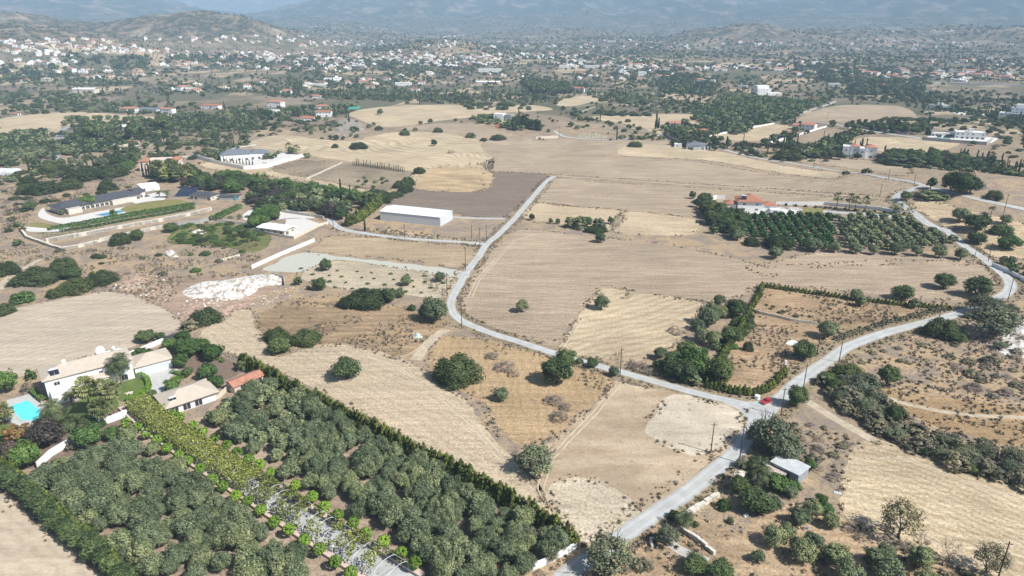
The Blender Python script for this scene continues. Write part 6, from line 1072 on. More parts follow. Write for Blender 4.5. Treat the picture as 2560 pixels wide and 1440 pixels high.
for x, by, ty, l in ((913, 578, 546, 'single cypress in front of the warehouse'), (637, 460, 434, 'cypress at the top of the white lane'), (798, 482, 456, 'cypress in the tree belt, left'), (852, 478, 448, 'cypress in the tree belt, middle'), (875, 485, 462, 'cypress in the tree belt, right'), (890, 490, 468, 'cypress at the tree belt end'), (1640, 322, 285, 'very tall dark cypress at the crossroads'), (1646, 322, 295, 'second tall cypress at the crossroads'), (206, 358, 320, 'slim cypress left of the large pine'), (306, 335, 305, 'slim cypress behind the solar roof house'), (646, 285, 263, 'lone cypress by the distant white house'), (1915, 372, 346, 'slim cypress left of the apartment gardens'), (1956, 378, 348, 'tall cypress by the gardens, left'), (1963, 378, 346, 'tall cypress by the gardens, right'), (2152, 378, 345, 'cypress beside the apartment villa, front'), (2120, 362, 347, 'cypress behind the apartment villa'), (2208, 398, 364, 'tall cypress right of the apartment villa'), (2400, 388, 371, 'first slim cypress on the mound'), (2407, 390, 373, 'second slim cypress on the mound'), (2440, 404, 376, 'third slim cypress on the mound'), (2452, 406, 381, 'fourth slim cypress on the mound'), (2464, 409, 383, 'fifth slim cypress on the mound')):
    b = G(x, by); h = htop(b, ty); plant('cypress', b, h*.22, h, l, None)
for i in range(30): x = 883+i*4.4; b = G(x, 413+i*.62); h = random.uniform(3.5, 7); plant('cypress', b, h*.17, h, 'thin young cypress in the long row at the edge of the weedy plot', 'cypress row on the weedy plot')
for i in range(14): b = G(360+i*7.5+random.uniform(-2, 2), 450-abs(i-7)*1.2); h = random.uniform(9, 14); plant('cypress', b, h*.16, h, 'tall dark cypress in the line before the pink mansion', 'cypresses around the mansion')
for i in range(11): b = G(552+i*8, 405+i*.8); plant('cypress', b, 1.1, random.uniform(4, 6), 'young cypress along the blue grey roofed villa wall', 'young cypresses of the hip roofed villa')
for i, x in enumerate((1175, 1195, 1203)): b = G(x, 412); plant('conifer', b, 1.4, 2.6, ('left', 'middle', 'right')[i]+' dark sapling of three in the golden field', 'saplings in the golden field')
heap([(455, 730), (500, 706), (560, 700), (620, 690), (690, 684), (705, 700), (680, 712), (640, 722), (600, 742), (540, 745), (480, 745)], 1.8, 'rubble', 'long heap of bright white limestone rubble')
heap([(538, 750), (560, 708), (640, 700), (640, 730), (590, 748), (548, 752)], 2.4, 'rubble', 'taller white rubble pile in the middle of the long heap')
heap([(655, 712), (660, 690), (690, 685), (708, 700), (700, 712)], 1.8, 'rubble', 'white rubble against the small concrete wall')
wall([(678, 690), (710, 698), (712, 714)], 1.8, .3, 'conc', 'small concrete retaining wall beside the rubble')
heap([(1032, 842), (1040, 832), (1052, 836), (1056, 844), (1042, 848)], 1.2, plain('pale_green_sand', (.46, .52, .47), .9, .1), 'small pale green heap of sand in the brown field', 'sand_heap')
heap([(412, 634), (425, 624), (440, 632), (446, 642), (428, 642)], 1.3, 'rubble', 'small white stone pile in the scrub'); heap([(478, 580), (500, 574), (520, 578), (500, 586)], 1.2, 'stone', 'small cream stone pile on the green ground cover')
heap([(1962, 858), (1980, 850), (1998, 858), (1985, 864)], .6, 'white', 'scattered white plastic litter in the weedy plot', 'litter', 'litter', .8)
heap([(2375, 455), (2430, 440), (2450, 452), (2470, 470), (2440, 478), (2400, 470)], 3, 'darkrock', 'dark rocky outcrop right of the round trees', 'rock_outcrop', 'rocks', 4)
heap([(2500, 880), (2520, 810), (2580, 800), (2600, 900), (2540, 890)], 2, 'rubble', 'pale broken stone slope at the right edge', 'stone_slope', 'stones', 2)
heap([(1835, 1225), (1832, 1190), (1845, 1165), (1862, 1180), (1858, 1215)], .9, 'stone', 'pale stone pile beside the road above the dark tree', 'stone_heap', 'stones', 1)
heap([(520, 1+790), (560, 762), (640, 755), (600, 772), (560, 792)], .9, 'pinkrock', 'pinkish rubble bank below the white heap', 'stone_heap', 'stones', 1.2)
heap([(440, 790), (470, 755), (520, 768), (500, 800), (470, 806)], 1.0, 'pinkrock', 'pinkish rubble slope beside the bare field', 'stone_heap', 'stones', 1.2)
heap([(290, 715), (320, 690), (370, 685), (360, 705), (310, 720)], .8, 'pinkrock', 'pink stones at the shrub edge', 'stone_heap', 'stones', 1.2)
heap([(840, 325), (850, 300), (890, 300), (905, 315), (880, 335)], 2.2, plain('grey_white_boulders', (.33, .29, .25), .95, .4, .6), 'bouldery knoll above the golden field', 'rock_outcrop', 'rocks', 3)
# ================================================================== planting in bulk
GA = hd(700, 1000, 1300, 1330)
fill([(515, 1068), (595, 1003), (660, 975), (760, 1012), (900, 1090), (1150, 1225), (1290, 1300), (1400, 1372), (1330, 1450), (1250, 1475), (1110, 1475), (1078, 1412), (920, 1312), (718, 1194), (598, 1112)], 'olive', 3.95, 5.2, 4.8, 'silvery green olive tree packed in the dense grove right of the pergola drive', 'olives in the grove right of the drive', .33, GA, .93, .26)
fill([(205, 1165), (325, 1105), (382, 1131), (497, 1227), (640, 1327), (762, 1423), (805, 1480), (350, 1480), (300, 1390), (200, 1310), (90, 1235), (120, 1195)], 'olive', 4.1, 5.7, 4.9, 'silvery green olive tree in the dense grove left of the pergola drive', 'olives in the grove left of the drive', .33, GA, .93, .26)
OA = hd(1880, 640, 1830, 530)
fill([(1835, 545), (1960, 540), (2075, 545), (2090, 600), (2110, 632), (2040, 630), (1900, 605), (1850, 590)], 'citrus', 5.6, 5.0, 4.3, 'dark green citrus tree in the planted rows below the orange roofed villa', 'citrus rows below the orange roofed villa', .07, OA, 1, .1, False)
fill([(2078, 548), (2150, 543), (2260, 548), (2300, 575), (2385, 610), (2300, 626), (2130, 626), (2110, 600)], 'olive', 6.2, 5.9, 4.6, 'olive tree in the orchard block beside the bending right road', 'olives in the right orchard', .12, OA, 1, .12, False)
fill([(1740, 515), (1800, 528), (1850, 548), (1855, 590), (1830, 600), (1790, 575), (1745, 540)], ['tree', 'dark', 'carob', 'pine'], 6, 7, 6.5, 'dark evergreen tree in the woodland left of the citrus rows', 'woodland left of the citrus rows', .35)
# conifer hedges: each conifer is a thing
def hrow(px, step, w, h, label, group, key='conifer', smooth=False, hv=.18):
    for x, y in resample(polyline(px, smooth), step):
        if near_road(x, y, .3): continue
        s = random.uniform(1-hv, 1+hv); pool(key, x+random.uniform(-.2, .2), y+random.uniform(-.2, .2), w*random.uniform(.9, 1.15), h*s, label, group)
hrow([(605, 915), (700, 968), (800, 1020), (960, 1105), (1100, 1175), (1200, 1225), (1320, 1295), (1438, 1372)], 1.5, 3.5, 6.3, 'yellow green conifer in the tall hedge between the olive grove and the stubble field', 'conifers of the long grove hedge')
hrow([(1908, 718), (2010, 732), (2130, 750), (2230, 762), (2300, 768), (2378, 776)], 1.5, 2.2, 2.6, 'low dark conifer in the hedge along the top of the weedy plot', 'conifers of the plot top hedge')
hrow([(1905, 718), (1895, 745), (1862, 800), (1835, 850), (1800, 900), (1770, 955)], 1.6, 2.8, 3.2, 'conifer in the hedge on the left side of the weedy plot', 'conifers of the plot left hedge')
hrow([(1765, 968), (1820, 982), (1880, 988), (1915, 980), (1945, 955), (1962, 935)], 1.5, 2.8, 3.4, 'bright conifer in the hedge corner by the road junction', 'conifers of the junction hedge')
hrow([(2090, 850), (2150, 828), (2230, 806), (2300, 788), (2370, 770)], 2.6, 3.0, 1.9, 'grey green shrub in the loose hedge above the main road', 'shrubs of the loose roadside hedge', 'scrub')
hrow([(-40, 1180), (30, 1215), (100, 1275), (170, 1335), (240, 1390), (290, 1440), (330, 1490)], 3.6, 6.0, 5.0, 'bushy evergreen in the wide hedge at the lower left field edge', 'bushes of the lower left hedge', 'tree')
hrow([(-40, 1165), (40, 1200), (110, 1262), (180, 1322), (250, 1380), (310, 1440)], 3.4, 3.6, 5.6, 'upright conifer in the wide hedge at the lower left', 'conifers of the lower left hedge')
hrow([(555, 905), (480, 872), (500, 880)], 3, 2, 2, 'dark clipped shrub at the garden back fence', 'shrubs of the garden fence', 'gbush')
hrow([(870, 565), (900, 552), (930, 530), (950, 515)], 3.0, 6, 8, 'brownish tall conifer beside the lane gate', 'conifers beside the lane gate')
hrow([(1285, 325), (1300, 320), (1320, 322), (1350, 327)], 3.2, 5, 12, 'tall dark conifer in the clump on the hillock', 'conifer clump on the hillock', 'cypress')
hrow([(1290, 318), (1318, 316)], 4, 9, 13, 'tall dark tree in the clump on the hillock', 'conifer clump on the hillock', 'dark')
for i in range(13): b = G(1965+i*24.5, 514+i*1.9); plant('lentisk', b, 2.2, 1.8, 'small clipped bush in the row along the white driveway wall', 'bushes along the driveway wall')
# orchard plot seedlings, gully and roadside scrub
for i in range(34):
    px, py = 760+(i % 9)*42+random.uniform(-8, 8)+(i//9)*14, 672+(i//9)*15+(i % 9)*2.6; b = G(px, py); plant('gbush', b, random.uniform(1.4, 2.6), .7, 'low green vine seedling in the young orchard rows', 'seedlings of the young orchard')
fill([(1060, 690), (1130, 700), (1115, 740), (1050, 725)], 'snag', 5, 2.6, 2.4, 'small sparse sapling at the right end of the young orchard', 'saplings of the young orchard')
gl = [(2045, 945), (2110, 935), (2200, 1005), (2280, 1060), (2400, 1110), (2570, 1160), (2570, 1235), (2440, 1190), (2300, 1135), (2200, 1090), (2110, 1035)]
fill(gl, ['scrub', 'scrub', 'acacia', 'scrub'], 4.1, 5.8, 3.0, 'tangled grey green shrub in the gully strip at the right', 'gully shrubs', .4, 0, .95, .35)
fill(gl, ['carob', 'lentisk'], 13, 3.8, 2.4, 'dark green shrub scattered in the gully strip', 'dark gully shrubs', .4, 0, .8, .3)
fill([(2090, 890), (2250, 832), (2400, 810), (2560, 790), (2570, 1000), (2400, 1000), (2200, 960)], ['scrub', 'bramble'], 9, 3.4, 1.1, 'low grey shrub in the rough ground right of the main road', 'rough ground shrubs', .45, 0, .75, .4)
fill([(2380, 780), (2560, 700), (2570, 900), (2420, 860)], ['scrub', 'acacia', 'bramble'], 8, 5, 2.5, 'grey thicket shrub below the far curve of the main road', 'thicket below the road curve', .45, 0, .7, .4)
fill([(2380, 900), (2560, 880), (2570, 1010), (2420, 985)], ['scrub', 'bramble'], 6, 4.4, 1.8, 'grey brown shrub on the rough slope at the right edge', 'right slope shrubs', .45, 0, .7, .4)
fill([(1960, 1040), (2110, 1085), (2130, 1130), (2090, 1230), (2040, 1200), (2020, 1140), (1930, 1090)], ['bramble', 'scrub'], 5.5, 3.4, 1.3, 'dry grey brown shrub between the track and the metal shed', 'dry shrubs above the shed', .45, 0, .8, .4)
fill([(1860, 1080), (1990, 1100), (2000, 1160), (1880, 1220), (1840, 1150)], ['acacia', 'scrub', 'bramble'], 7, 4.5, 2.6, 'feathery shrub in the thicket beside the road at lower right', 'roadside thicket shrubs', .4, 0, .9, .3)
fill([(2090, 1290), (2150, 1320), (2300, 1372), (2480, 1450), (2400, 1470), (2250, 1400), (2110, 1330)], ['scrub', 'bramble', 'snag'], 4.2, 4.2, 2.0, 'dry brush along the fence between the orchard and the stubble', 'brush along the orchard fence', .4)
fill([(2050, 1440), (2300, 1440), (2480, 1480), (2000, 1500)], 'olive', 6.5, 6, 4.6, 'olive at the bottom edge of the lower right orchard', 'olives at the bottom edge')
fill([(1330, 1440), (1480, 1400), (1600, 1350), (1700, 1290), (1640, 1440)], ['bramble', 'scrub'], 5, 2.6, 1.0, 'dry weed clump on the verge at the bottom', 'dry verge clumps', .45, 0, .6)
fill([(1555, 915), (1585, 905), (1640, 925), (1660, 945), (1600, 938)], 'bramble', 2.0, 2.4, 1.5, 'purplish grey prickly pear clump by the farm road', 'prickly pears by the farm road', .4)
fill([(1640, 925), (1700, 880), (1790, 870), (1770, 950), (1740, 972), (1680, 958)], ['carob', 'olive', 'gbush'], 5.5, 4.2, 3.2, 'dark green tree in the thicket between the farm road and the plot', 'thicket by the farm road', .4)
fill([(1835, 790), (1870, 780), (1890, 800), (1850, 860), (1800, 900), (1790, 870)], ['gbush', 'lentisk'], 3.4, 3.6, 1.4, 'bright green low bush inside the hedge of the weedy plot', 'low bushes inside the plot')
fill([(1890, 760), (1960, 790), (2040, 805), (1990, 790), (1900, 745)], 'lentisk', 4.6, 2, .8, 'small green tuft above the curved white wall', 'tufts above the curved wall', .45, 0, .6)
# the scrub on the left
fill([(430, 565), (560, 558), (650, 572), (660, 605), (560, 618), (420, 606)], ['gbush', 'lentisk'], 5, 5, 1.1, 'low bright green shrub in the ground cover patch', 'ground cover shrubs', .45, 0, .7, .4)
fill([(0, 590), (160, 630), (400, 600), (640, 630), (630, 690), (450, 700), (300, 720), (60, 650)], ['lentisk', 'scrub', 'bramble', 'gbush'], 11, 4.2, 1.4, 'scattered low shrub in the stony scrub on the left', 'stony scrub shrubs', .45, 0, .55, .5)
fill([(0, 435), (120, 430), (330, 440), (350, 470), (110, 510), (0, 560)], ['lentisk', 'bramble', 'lentisk'], 10, 6.5, 2.0, 'dense shrub in the thicket behind the long villa', 'thicket behind the long villa', .4, 0, .5, .4)
fill([(0, 500), (60, 510), (60, 560), (0, 600)], ['lentisk', 'scrub'], 8, 5, 2, 'shrub at the left edge beside the vineyard', 'shrubs beside the vineyard', .4, 0, .6)
fill([(430, 560), (520, 545), (620, 540), (640, 560), (560, 562)], ['scrub', 'olive'], 6, 3, 1.6, 'grey shrub in the strip between wall and ground cover', 'strip shrubs', .4, 0, .5)
# gardens and belts in the middle distance
fill([(455, 470), (520, 452), (600, 445), (650, 458), (620, 475), (600, 490), (530, 478), (470, 480)], ['tree', 'dark', 'gtree', 'purple'], 8, 10, 8, 'garden tree in the belt right of the pink mansion', 'tree belt by the mansion', .35)
fill([(380, 440), (480, 430), (500, 450), (440, 462), (390, 460)], ['tree', 'dark', 'gtree', 'fan'], 8, 10, 8, 'garden tree in front of the pink mansion', 'trees before the mansion', .35)
fill([(640, 478), (700, 470), (800, 488), (880, 500), (880, 530), (850, 552), (800, 540), (700, 530), (640, 530), (615, 500)], ['dark', 'tree', 'olive', 'purple'], 7.5, 9, 7, 'tree in the wooded garden above the bungalow', 'wooded garden above the bungalow', .35, 0, .92)
hrow([(590, 458), (640, 468), (700, 476), (780, 488), (860, 500), (895, 512)], 9, 11, 9, 'round crowned green pine in the row along the tan strip', 'round pines along the tan strip', 'gtree')
fill([(612, 572), (640, 545), (700, 525), (700, 545), (650, 575)], 'gtree', 5, 7, 6, 'bright green tree left of the white bungalow', 'trees left of the bungalow')
fill([(945, 508), (990, 480), (1020, 462), (1035, 470), (980, 512)], 'lentisk', 7, 8, 4, 'dark shrub on the bank above the warehouse', 'bank shrubs', .4, 0, .8)
fill([(895, 505), (940, 500), (960, 512), (930, 530), (900, 530)], ['dark', 'tree'], 6, 9, 8, 'dark conifer like tree at the end of the wooded garden', 'end of the wooded garden')
fill([(870, 470), (920, 440), (1000, 455), (960, 475)], ['gtree', 'olive', 'scrub'], 9, 4, 2.5, 'small fruit tree in the weedy plot', 'fruit trees in the weedy plot', .4, 0, .8)
fill([(900, 555), (950, 565), (1100, 590), (1190, 600), (1100, 596), (920, 578)], ['scrub', 'lentisk'], 7, 1.8, .8, 'low weed bush on the verge before the warehouse', 'verge weeds before the warehouse', .45, 0, .6)
fill([(160, 300), (300, 297), (430, 300), (440, 330), (360, 370), (210, 372), (165, 345)], ['dark', 'tree', 'olive'], 9, 7.5, 6, 'tree in the walled gardens around the two big pines', 'walled garden trees', .35, 0, .45)
fill([(0, 382), (120, 376), (240, 368), (246, 380), (130, 395), (0, 410)], 'olive', 7, 7, 5, 'olive in the long belt above the tan verge on the left', 'olive belt on the left', .3)
fill([(0, 345), (60, 340), (125, 340), (132, 368), (60, 380), (0, 380)], ['olive', 'olive', 'tree'], 9, 11, 7.5, 'large grey olive left of the grey road end', 'olives by the grey road end', .35, 0, .85)
hrow([(0, 410), (100, 408), (200, 405), (240, 398), (300, 388)], 4, 3, 3, 'dark low conifer in the hedge line on the left', 'conifers of the left hedge line')
fill([(0, 235), (160, 232), (230, 250), (380, 262), (370, 285), (180, 282), (0, 290)], ['olive', 'tree', 'olive', 'lentisk'], 12, 9, 6, 'orchard tree in the green band at the upper left', 'upper left green band', .35, 0, .38)
fill([(440, 285), (660, 290), (750, 300), (900, 310), (760, 330), (640, 345), (540, 365), (430, 360), (430, 310)], ['lentisk', 'scrub', 'lentisk', 'bramble'], 12, 8, 2.6, 'rounded shrub on the wild slope in the left middle distance', 'wild slope shrubs', .45, 0, .6, .45)
fill([(350, 375), (480, 350), (560, 362), (470, 392), (400, 400)], ['lentisk', 'scrub'], 14, 8, 2.6, 'shrub between the sandy tracks', 'shrubs between the tracks', .45, 0, .6, .4)
fill([(430, 285), (560, 290), (880, 262), (900, 285), (760, 295), (600, 308), (440, 300)], ['tree', 'dark', 'olive'], 12, 8.5, 7, 'tree in the belt around the distant red roofed houses', 'belt around the red roofed houses', .4, 0, .55)
fill([(1180, 300), (1240, 290), (1290, 300), (1360, 322), (1300, 330), (1200, 312)], ['olive', 'gtree', 'dark'], 8, 7, 5, 'garden tree around the hillock house', 'hillock garden trees', .4, 0, .7)
fill([(1640, 325), (1700, 310), (1780, 325), (1880, 320), (1870, 335), (1700, 345)], ['olive', 'dark', 'tree'], 8, 8, 6, 'garden tree around the crossroads farms', 'crossroads farm trees', .4, 0, .8)
fill([(1800, 235), (1900, 245), (2000, 258), (2080, 255), (1970, 300), (1850, 322), (1780, 318), (1730, 300), (1780, 265)], ['olive', 'dark', 'citrus'], 8.5, 9, 6, 'tree in the big dark orchard below the bright white villa', 'big dark orchard', .3, 0, .95)
fill([(1560, 245), (1790, 262), (1780, 285), (1640, 285), (1560, 268)], ['olive', 'lentisk'], 14, 9, 5, 'tree in the rows left of the dark orchard', 'rows left of the dark orchard', .4, 0, .7)
fill([(1780, 375), (1860, 370), (1960, 385), (2080, 398), (2070, 408), (1900, 392)], ['reed', 'lentisk', 'bramble'], 7, 5, 2, 'bushy plant in the garden strip by the far road', 'garden strip plants', .4, 0, .8)
fill([(1780, 358), (1900, 362), (1960, 366), (1960, 372), (1790, 368)], 'purple', 6, 5, 2.4, 'brownish hedge shrub beside the solar field', 'brownish hedge shrubs')
fill([(1985, 380), (2060, 365), (2140, 330), (2150, 338), (2090, 372), (2100, 400), (2000, 396)], ['dark', 'olive', 'tree'], 8, 10, 7, 'tree in the belt left of the apartment villa', 'belt left of the apartment villa', .35)
fill([(2195, 402), (2260, 385), (2330, 388), (2400, 395), (2470, 412), (2440, 430), (2300, 412), (2200, 410)], ['dark', 'tree', 'gtree', 'purple'], 8, 10, 6.5, 'tree in the belt right of the apartment villa', 'belt right of the apartment villa', .35)
fill([(2110, 318), (2200, 312), (2330, 325), (2320, 340), (2200, 332), (2120, 326)], ['dark', 'gtree', 'cypress'], 8, 7, 7, 'tree in the garden row before the modern villa', 'garden row before the modern villa', .35)
fill([(2190, 300), (2340, 295), (2400, 305), (2380, 320), (2250, 312)], 'lentisk', 10, 7, 3, 'shrub on the slope above the modern villa', 'slope shrubs above the modern villa', .4, 0, .6)
fill([(2350, 300), (2500, 310), (2560, 320), (2560, 420), (2480, 400), (2480, 350)], ['lentisk', 'scrub'], 16, 6, 2.5, 'scattered shrub on the bare right hillside', 'right hillside shrubs', .45, 0, .6, .4)
fill([(2480, 650), (2560, 665), (2600, 720), (2540, 690)], ['gtree', 'fan', 'olive'], 5, 4.5, 3.6, 'garden plant behind the white wall at the right edge', 'plants behind the right wall', .4)
fill([(1480, 240), (1560, 235), (1640, 250), (1600, 262), (1500, 256)], ['lentisk', 'olive'], 12, 9, 4, 'dark shrub on the slope right of the small gold field', 'slope shrubs by the gold field', .4, 0, .7)
fill([(1490, 277), (1540, 282), (1640, 288), (1630, 292), (1520, 290), (1485, 284)], 'lentisk', 9, 10, 4, 'shrub in the dark strip below the pale track', 'shrub strip below the track', .4, 0, .8)
fill([(1130, 250), (1200, 262), (1330, 262), (1340, 275), (1180, 275)], 'lentisk', 12, 10, 4, 'shrub in the bands behind the far tan field', 'shrubs behind the far tan field', .4, 0, .6)
fill([(1300, 205), (1420, 215), (1430, 235), (1330, 235)], ['dark', 'tree'], 10, 12, 11, 'tall dark tree left of the pinkish house', 'tall trees left of the pinkish house', .35, 0, .8)
# ================================================================== the far plain
FIELDW = [w for k_ in ('field',) for w in POLYS.get(k_, [])]
def in_fields(x, y):
    m = np.zeros(x.shape, bool)
    for W_ in FIELDW: m |= inpoly(x, y, W_[::4] if len(W_) > 60 else W_)
    return m
HSP = []
def hcl(cx, cy, rx, ry, n, zone):
    for _ in range(n):
        a = random.uniform(0, 6.283); q = math.sqrt(random.random()); HSP.append((cx+rx*q*math.cos(a), cy+ry*q*math.sin(a), zone))
for c in ((150, 112, 190, 14, 46, 'high on the left hillside'), (150, 128, 170, 12, 46, 'on the lower left hillside'), (330, 128, 130, 9, 22, 'below the left hill'), (200, 182, 200, 14, 20, 'among the tall trees on the left'), (90, 160, 100, 12, 18, 'at the far left among trees'), (560, 138, 150, 11, 34, 'at the foot of the domed hill'), (520, 165, 150, 10, 12, 'in the green belt left of centre'), (740, 146, 110, 12, 44, 'in the left part of the village'), (780, 170, 140, 12, 30, 'in the left village outskirts'), (900, 148, 90, 16, 50, 'in the village left of centre'), (1030, 148, 110, 18, 80, 'in the dense village centre'), (1150, 152, 110, 16, 70, 'in the village right of centre'), (1260, 146, 60, 9, 24, 'in the village centre right'), (1380, 142, 110, 9, 30, 'in the hamlet right of the village'), (1540, 160, 150, 12, 44, 'in the right hamlet'), (1650, 172, 110, 10, 26, 'near the cypress rows'), (1820, 172, 90, 7, 12, 'beyond the sand lot on the right'), (1990, 160, 80, 6, 10, 'beside the dark tree group'), (2080, 186, 90, 8, 10, 'on the right middle slope'), (2250, 188, 150, 10, 34, 'in the right edge village'), (2450, 194, 110, 12, 40, 'at the far right village'), (2400, 160, 150, 10, 14, 'beyond the far right village'), (1130, 92, 50, 3, 8, 'on the small central knoll'), (680, 100, 330, 9, 36, 'on the hazy plain at the left'), (1100, 112, 380, 9, 60, 'on the hazy plain in the centre'), (1650, 112, 330, 11, 44, 'on the hazy plain at the right'), (2200, 112, 330, 14, 46, 'on the hazy plain at far right'), (2350, 80, 150, 3, 16, 'at the foot of the right mountain')): hcl(*c)
for c in ((620, 225, 200, 15, 10, 'in the trees left of centre'), (880, 205, 160, 12, 12, 'in the orchards of the centre left'), (1150, 190, 160, 8, 10, 'just before the village'), (1500, 195, 200, 12, 14, 'in the orchards right of centre'), (1700, 200, 100, 8, 6, 'near the tall cypresses')): hcl(*c)
P_ = np.array([(p[0], p[1]) for p in HSP]); HW = []
for (px, py, zone) in HSP:
    g_ = G(px, py)
    if all((g_.x-q[0].x)**2+(g_.y-q[0].y)**2 > 15**2 for q in HW): HW.append((g_, zone))
HW.sort(key=lambda q: q[0].y)
SC = [('white', 'white'), ('white', 'white'), ('cream', 'cream'), ('white', 'white'), ('cream', 'pale')]
RF = [('flat', 'white', 'flat roof'), ('hip', 'terra', 'red hip roof'), ('gable', 'terra2', 'red gabled roof'), ('flat', 'conc', 'flat grey roof'), ('hip', 'terra2', 'pinkish hip roof'), ('gable', 'beige_roof', 'beige roof')]
HP = []
for i in range(14):
    b = MB(); w = random.uniform(11, 17); d = random.uniform(8, 12); h = random.choice((3.6, 6.4, 6.8)); ro = RF[i % 6] if i < 12 else RF[0]; wc = SC[i % 5]
    b.box(-w/2, 0, -2.5, w/2, d, h)
    if random.random() < .6: b.box(w/2-.02, 1, -2.5, w/2+random.uniform(3, 6), d*.7, 3.2)
    b.mi = 1
    if ro[0] == 'flat': b.box(-w/2+.3, .3, h+.003, w/2-.3, d-.3, h+.12); b.mi = 0; b.box(-w*.2, d*.4, h+.125, w*.1, d*.8, h+2.4)
    else: getattr(b, ro[0])(-w/2, 0, w/2, d, h+.16, d*.2, .5)
    b.mi = 2
    for fl in range(2 if h > 5 else 1):
        for k in range(int(w//3.2)): x = -w/2+1.2+k*3.2; z = fl*3.2+(.2 if k % 2 and fl == 0 else 1.0); b.box(x, -.06, z, x+random.choice((1.2, 1.9)), -.012, fl*3.2+2.4)
        for k in range(2): y = 1.5+k*4; b.box(w/2+.012, y, fl*3.2+1, w/2+.07, y+1.3, fl*3.2+2.3)
    HP.append((b.mesh('house', [M[wc[0]], M[ro[1]], M['glass']]), '%s %s house with %s' % ('small' if w < 13 else 'wide', wc[1]+(' two storey' if h > 5 else ' low'), ro[2])))
bulk = []
for i, (p, zone) in enumerate(HW):
    me, l = random.choice(HP); rz = random.choice((0, .25, -.35, .6, -.7, 1.2, -1.3))+random.uniform(-.15, .15); s = random.uniform(.85, 1.25)
    if i < 255:
        o = link(bpy.data.objects.new('house', me)); o.location = p; o.rotation_euler = (0, 0, rz); o.scale = (s, s, s); tag(o, l+' '+zone, 'house', 'houses '+zone)
    else: bulk.append((p, rz, s, HP.index((me, l))))
def merge(name, items, label, cat):
    V = []; Lp = []; ls = []; mi = []; base = 0; mats = [M['white'], M['cream'], M['terra'], M['terra2'], M['conc'], M['beige_roof'], M['glass']]
    cache = {}
    for p, rz, s, k in items:
        if k not in cache:
            me = HP[k][0]; cache[k] = ([v.co.copy() for v in me.vertices], [tuple(f.vertices) for f in me.polygons], [mats.index(me.materials[f.material_index]) for f in me.polygons])
        vs, fs, ms = cache[k]; m = Matrix.Translation(p) @ Matrix.Rotation(rz, 4, 'Z') @ Matrix.Scale(s, 4); V += [m @ v for v in vs]; Lp += [tuple(i+base for i in f) for f in fs]; mi += ms; base += len(vs)
    me = bpy.data.meshes.new(name); me.from_pydata(V, [], Lp); [me.materials.append(x) for x in mats]; me.polygons.foreach_set('material_index', mi); return tag(link(bpy.data.objects.new(name, me)), label, cat, None, 'stuff')
merge('distant_houses', bulk, 'tiny white and red roofed houses scattered over the hazy far plain', 'houses')
HXY = np.array([(p.x, p.y) for p, z in HW])
def density(x, y, r):
    """wooded patches, field-edge tree lines and village gardens of the far plain"""
    a = fbm(x/170, y/120, 41, 4); b = fbm(x/420+7, y/300, 43, 3); e = np.abs(fbm(x/150, y/95, 47, 2)-.5)
    d = np.clip((a-.50)*7, 0, 1)*np.clip((b-.36)*6, .15, 1)+.75*(e < .018)+.10
    return np.clip(d, 0, 1)
N = 105000; u = rng.uniform(1/6200, 1/640, N); r = 1/u; A = rng.uniform(-.74, .74, N); X = r*np.sin(A); Y = r*np.cos(A)
D = density(X, Y, r); hh = np.array([np.min((HXY[:, 0]-x)**2+(HXY[:, 1]-y)**2) for x, y in zip(X, Y)])
D = np.where(hh < 45**2, np.maximum(D, .62), D); D = np.where(hh < 10**2, 0, D); PXY = 720-F*0; 
pyv = 720-F*((Y*SP+(ht(X, Y)-CAMH)*CP)/(Y*CP-(ht(X, Y)-CAMH)*SP)); pxv = 1280+F*X/(Y*CP-(ht(X, Y)-CAMH)*SP)
hillm = np.zeros(N)
for hx, hy, hw, hd_, hh_, ro in HILLS[:6]: hillm = np.maximum(hillm, np.clip(1.25-np.hypot((X-hx)/hw, (Y-hy)/hd_)*.8, 0, 1))
D = np.where(hillm > .02, np.clip(.5+.5*(fbm(X/160, Y/160, 61, 3)-.45)*3, .05, .8), D); cone = np.hypot(X-HILLS[5, 0], Y-HILLS[5, 1]) < 420; cone |= np.hypot(X-HILLS[6, 0], Y-HILLS[6, 1]) < 260; D = np.where((r > 2300) & ~cone, np.maximum(D, .42+1.2*(fbm(X/400, Y/260, 63, 3)-.45)), D); near = np.clip((r-640)/260, 0, 1); D *= .25+.75*near
OPEN = [[(640, 240), (1230, 265), (1380, 262), (1480, 240), (1560, 262), (1800, 270), (1760, 330), (1500, 350), (1200, 345), (900, 340), (640, 345)], [(0, 290), (420, 297), (420, 330), (0, 345)], [(2080, 250), (2300, 262), (2420, 300), (2560, 320), (2560, 420), (2000, 330), (1980, 300)], [(430, 235), (660, 232), (660, 262), (430, 262)], [(470, 178), (700, 176), (720, 186), (480, 190)], [(1100, 192), (1250, 188), (1300, 196), (1110, 200)], [(1620, 176), (1800, 180), (1960, 182), (1990, 190), (1700, 186)], [(2200, 200), (2560, 205), (2560, 235), (2250, 228)], [(240, 240), (330, 240), (370, 258), (250, 275)], [(560, 240), (650, 236), (660, 262), (520, 262)]]
D = np.where(cone, D*.45, D); D = np.where((X < -120) & (r < 1500), D*.62, D)
for W_ in OPEN: D = np.where(inpoly(pxv, pyv, W_), D*.07, D)
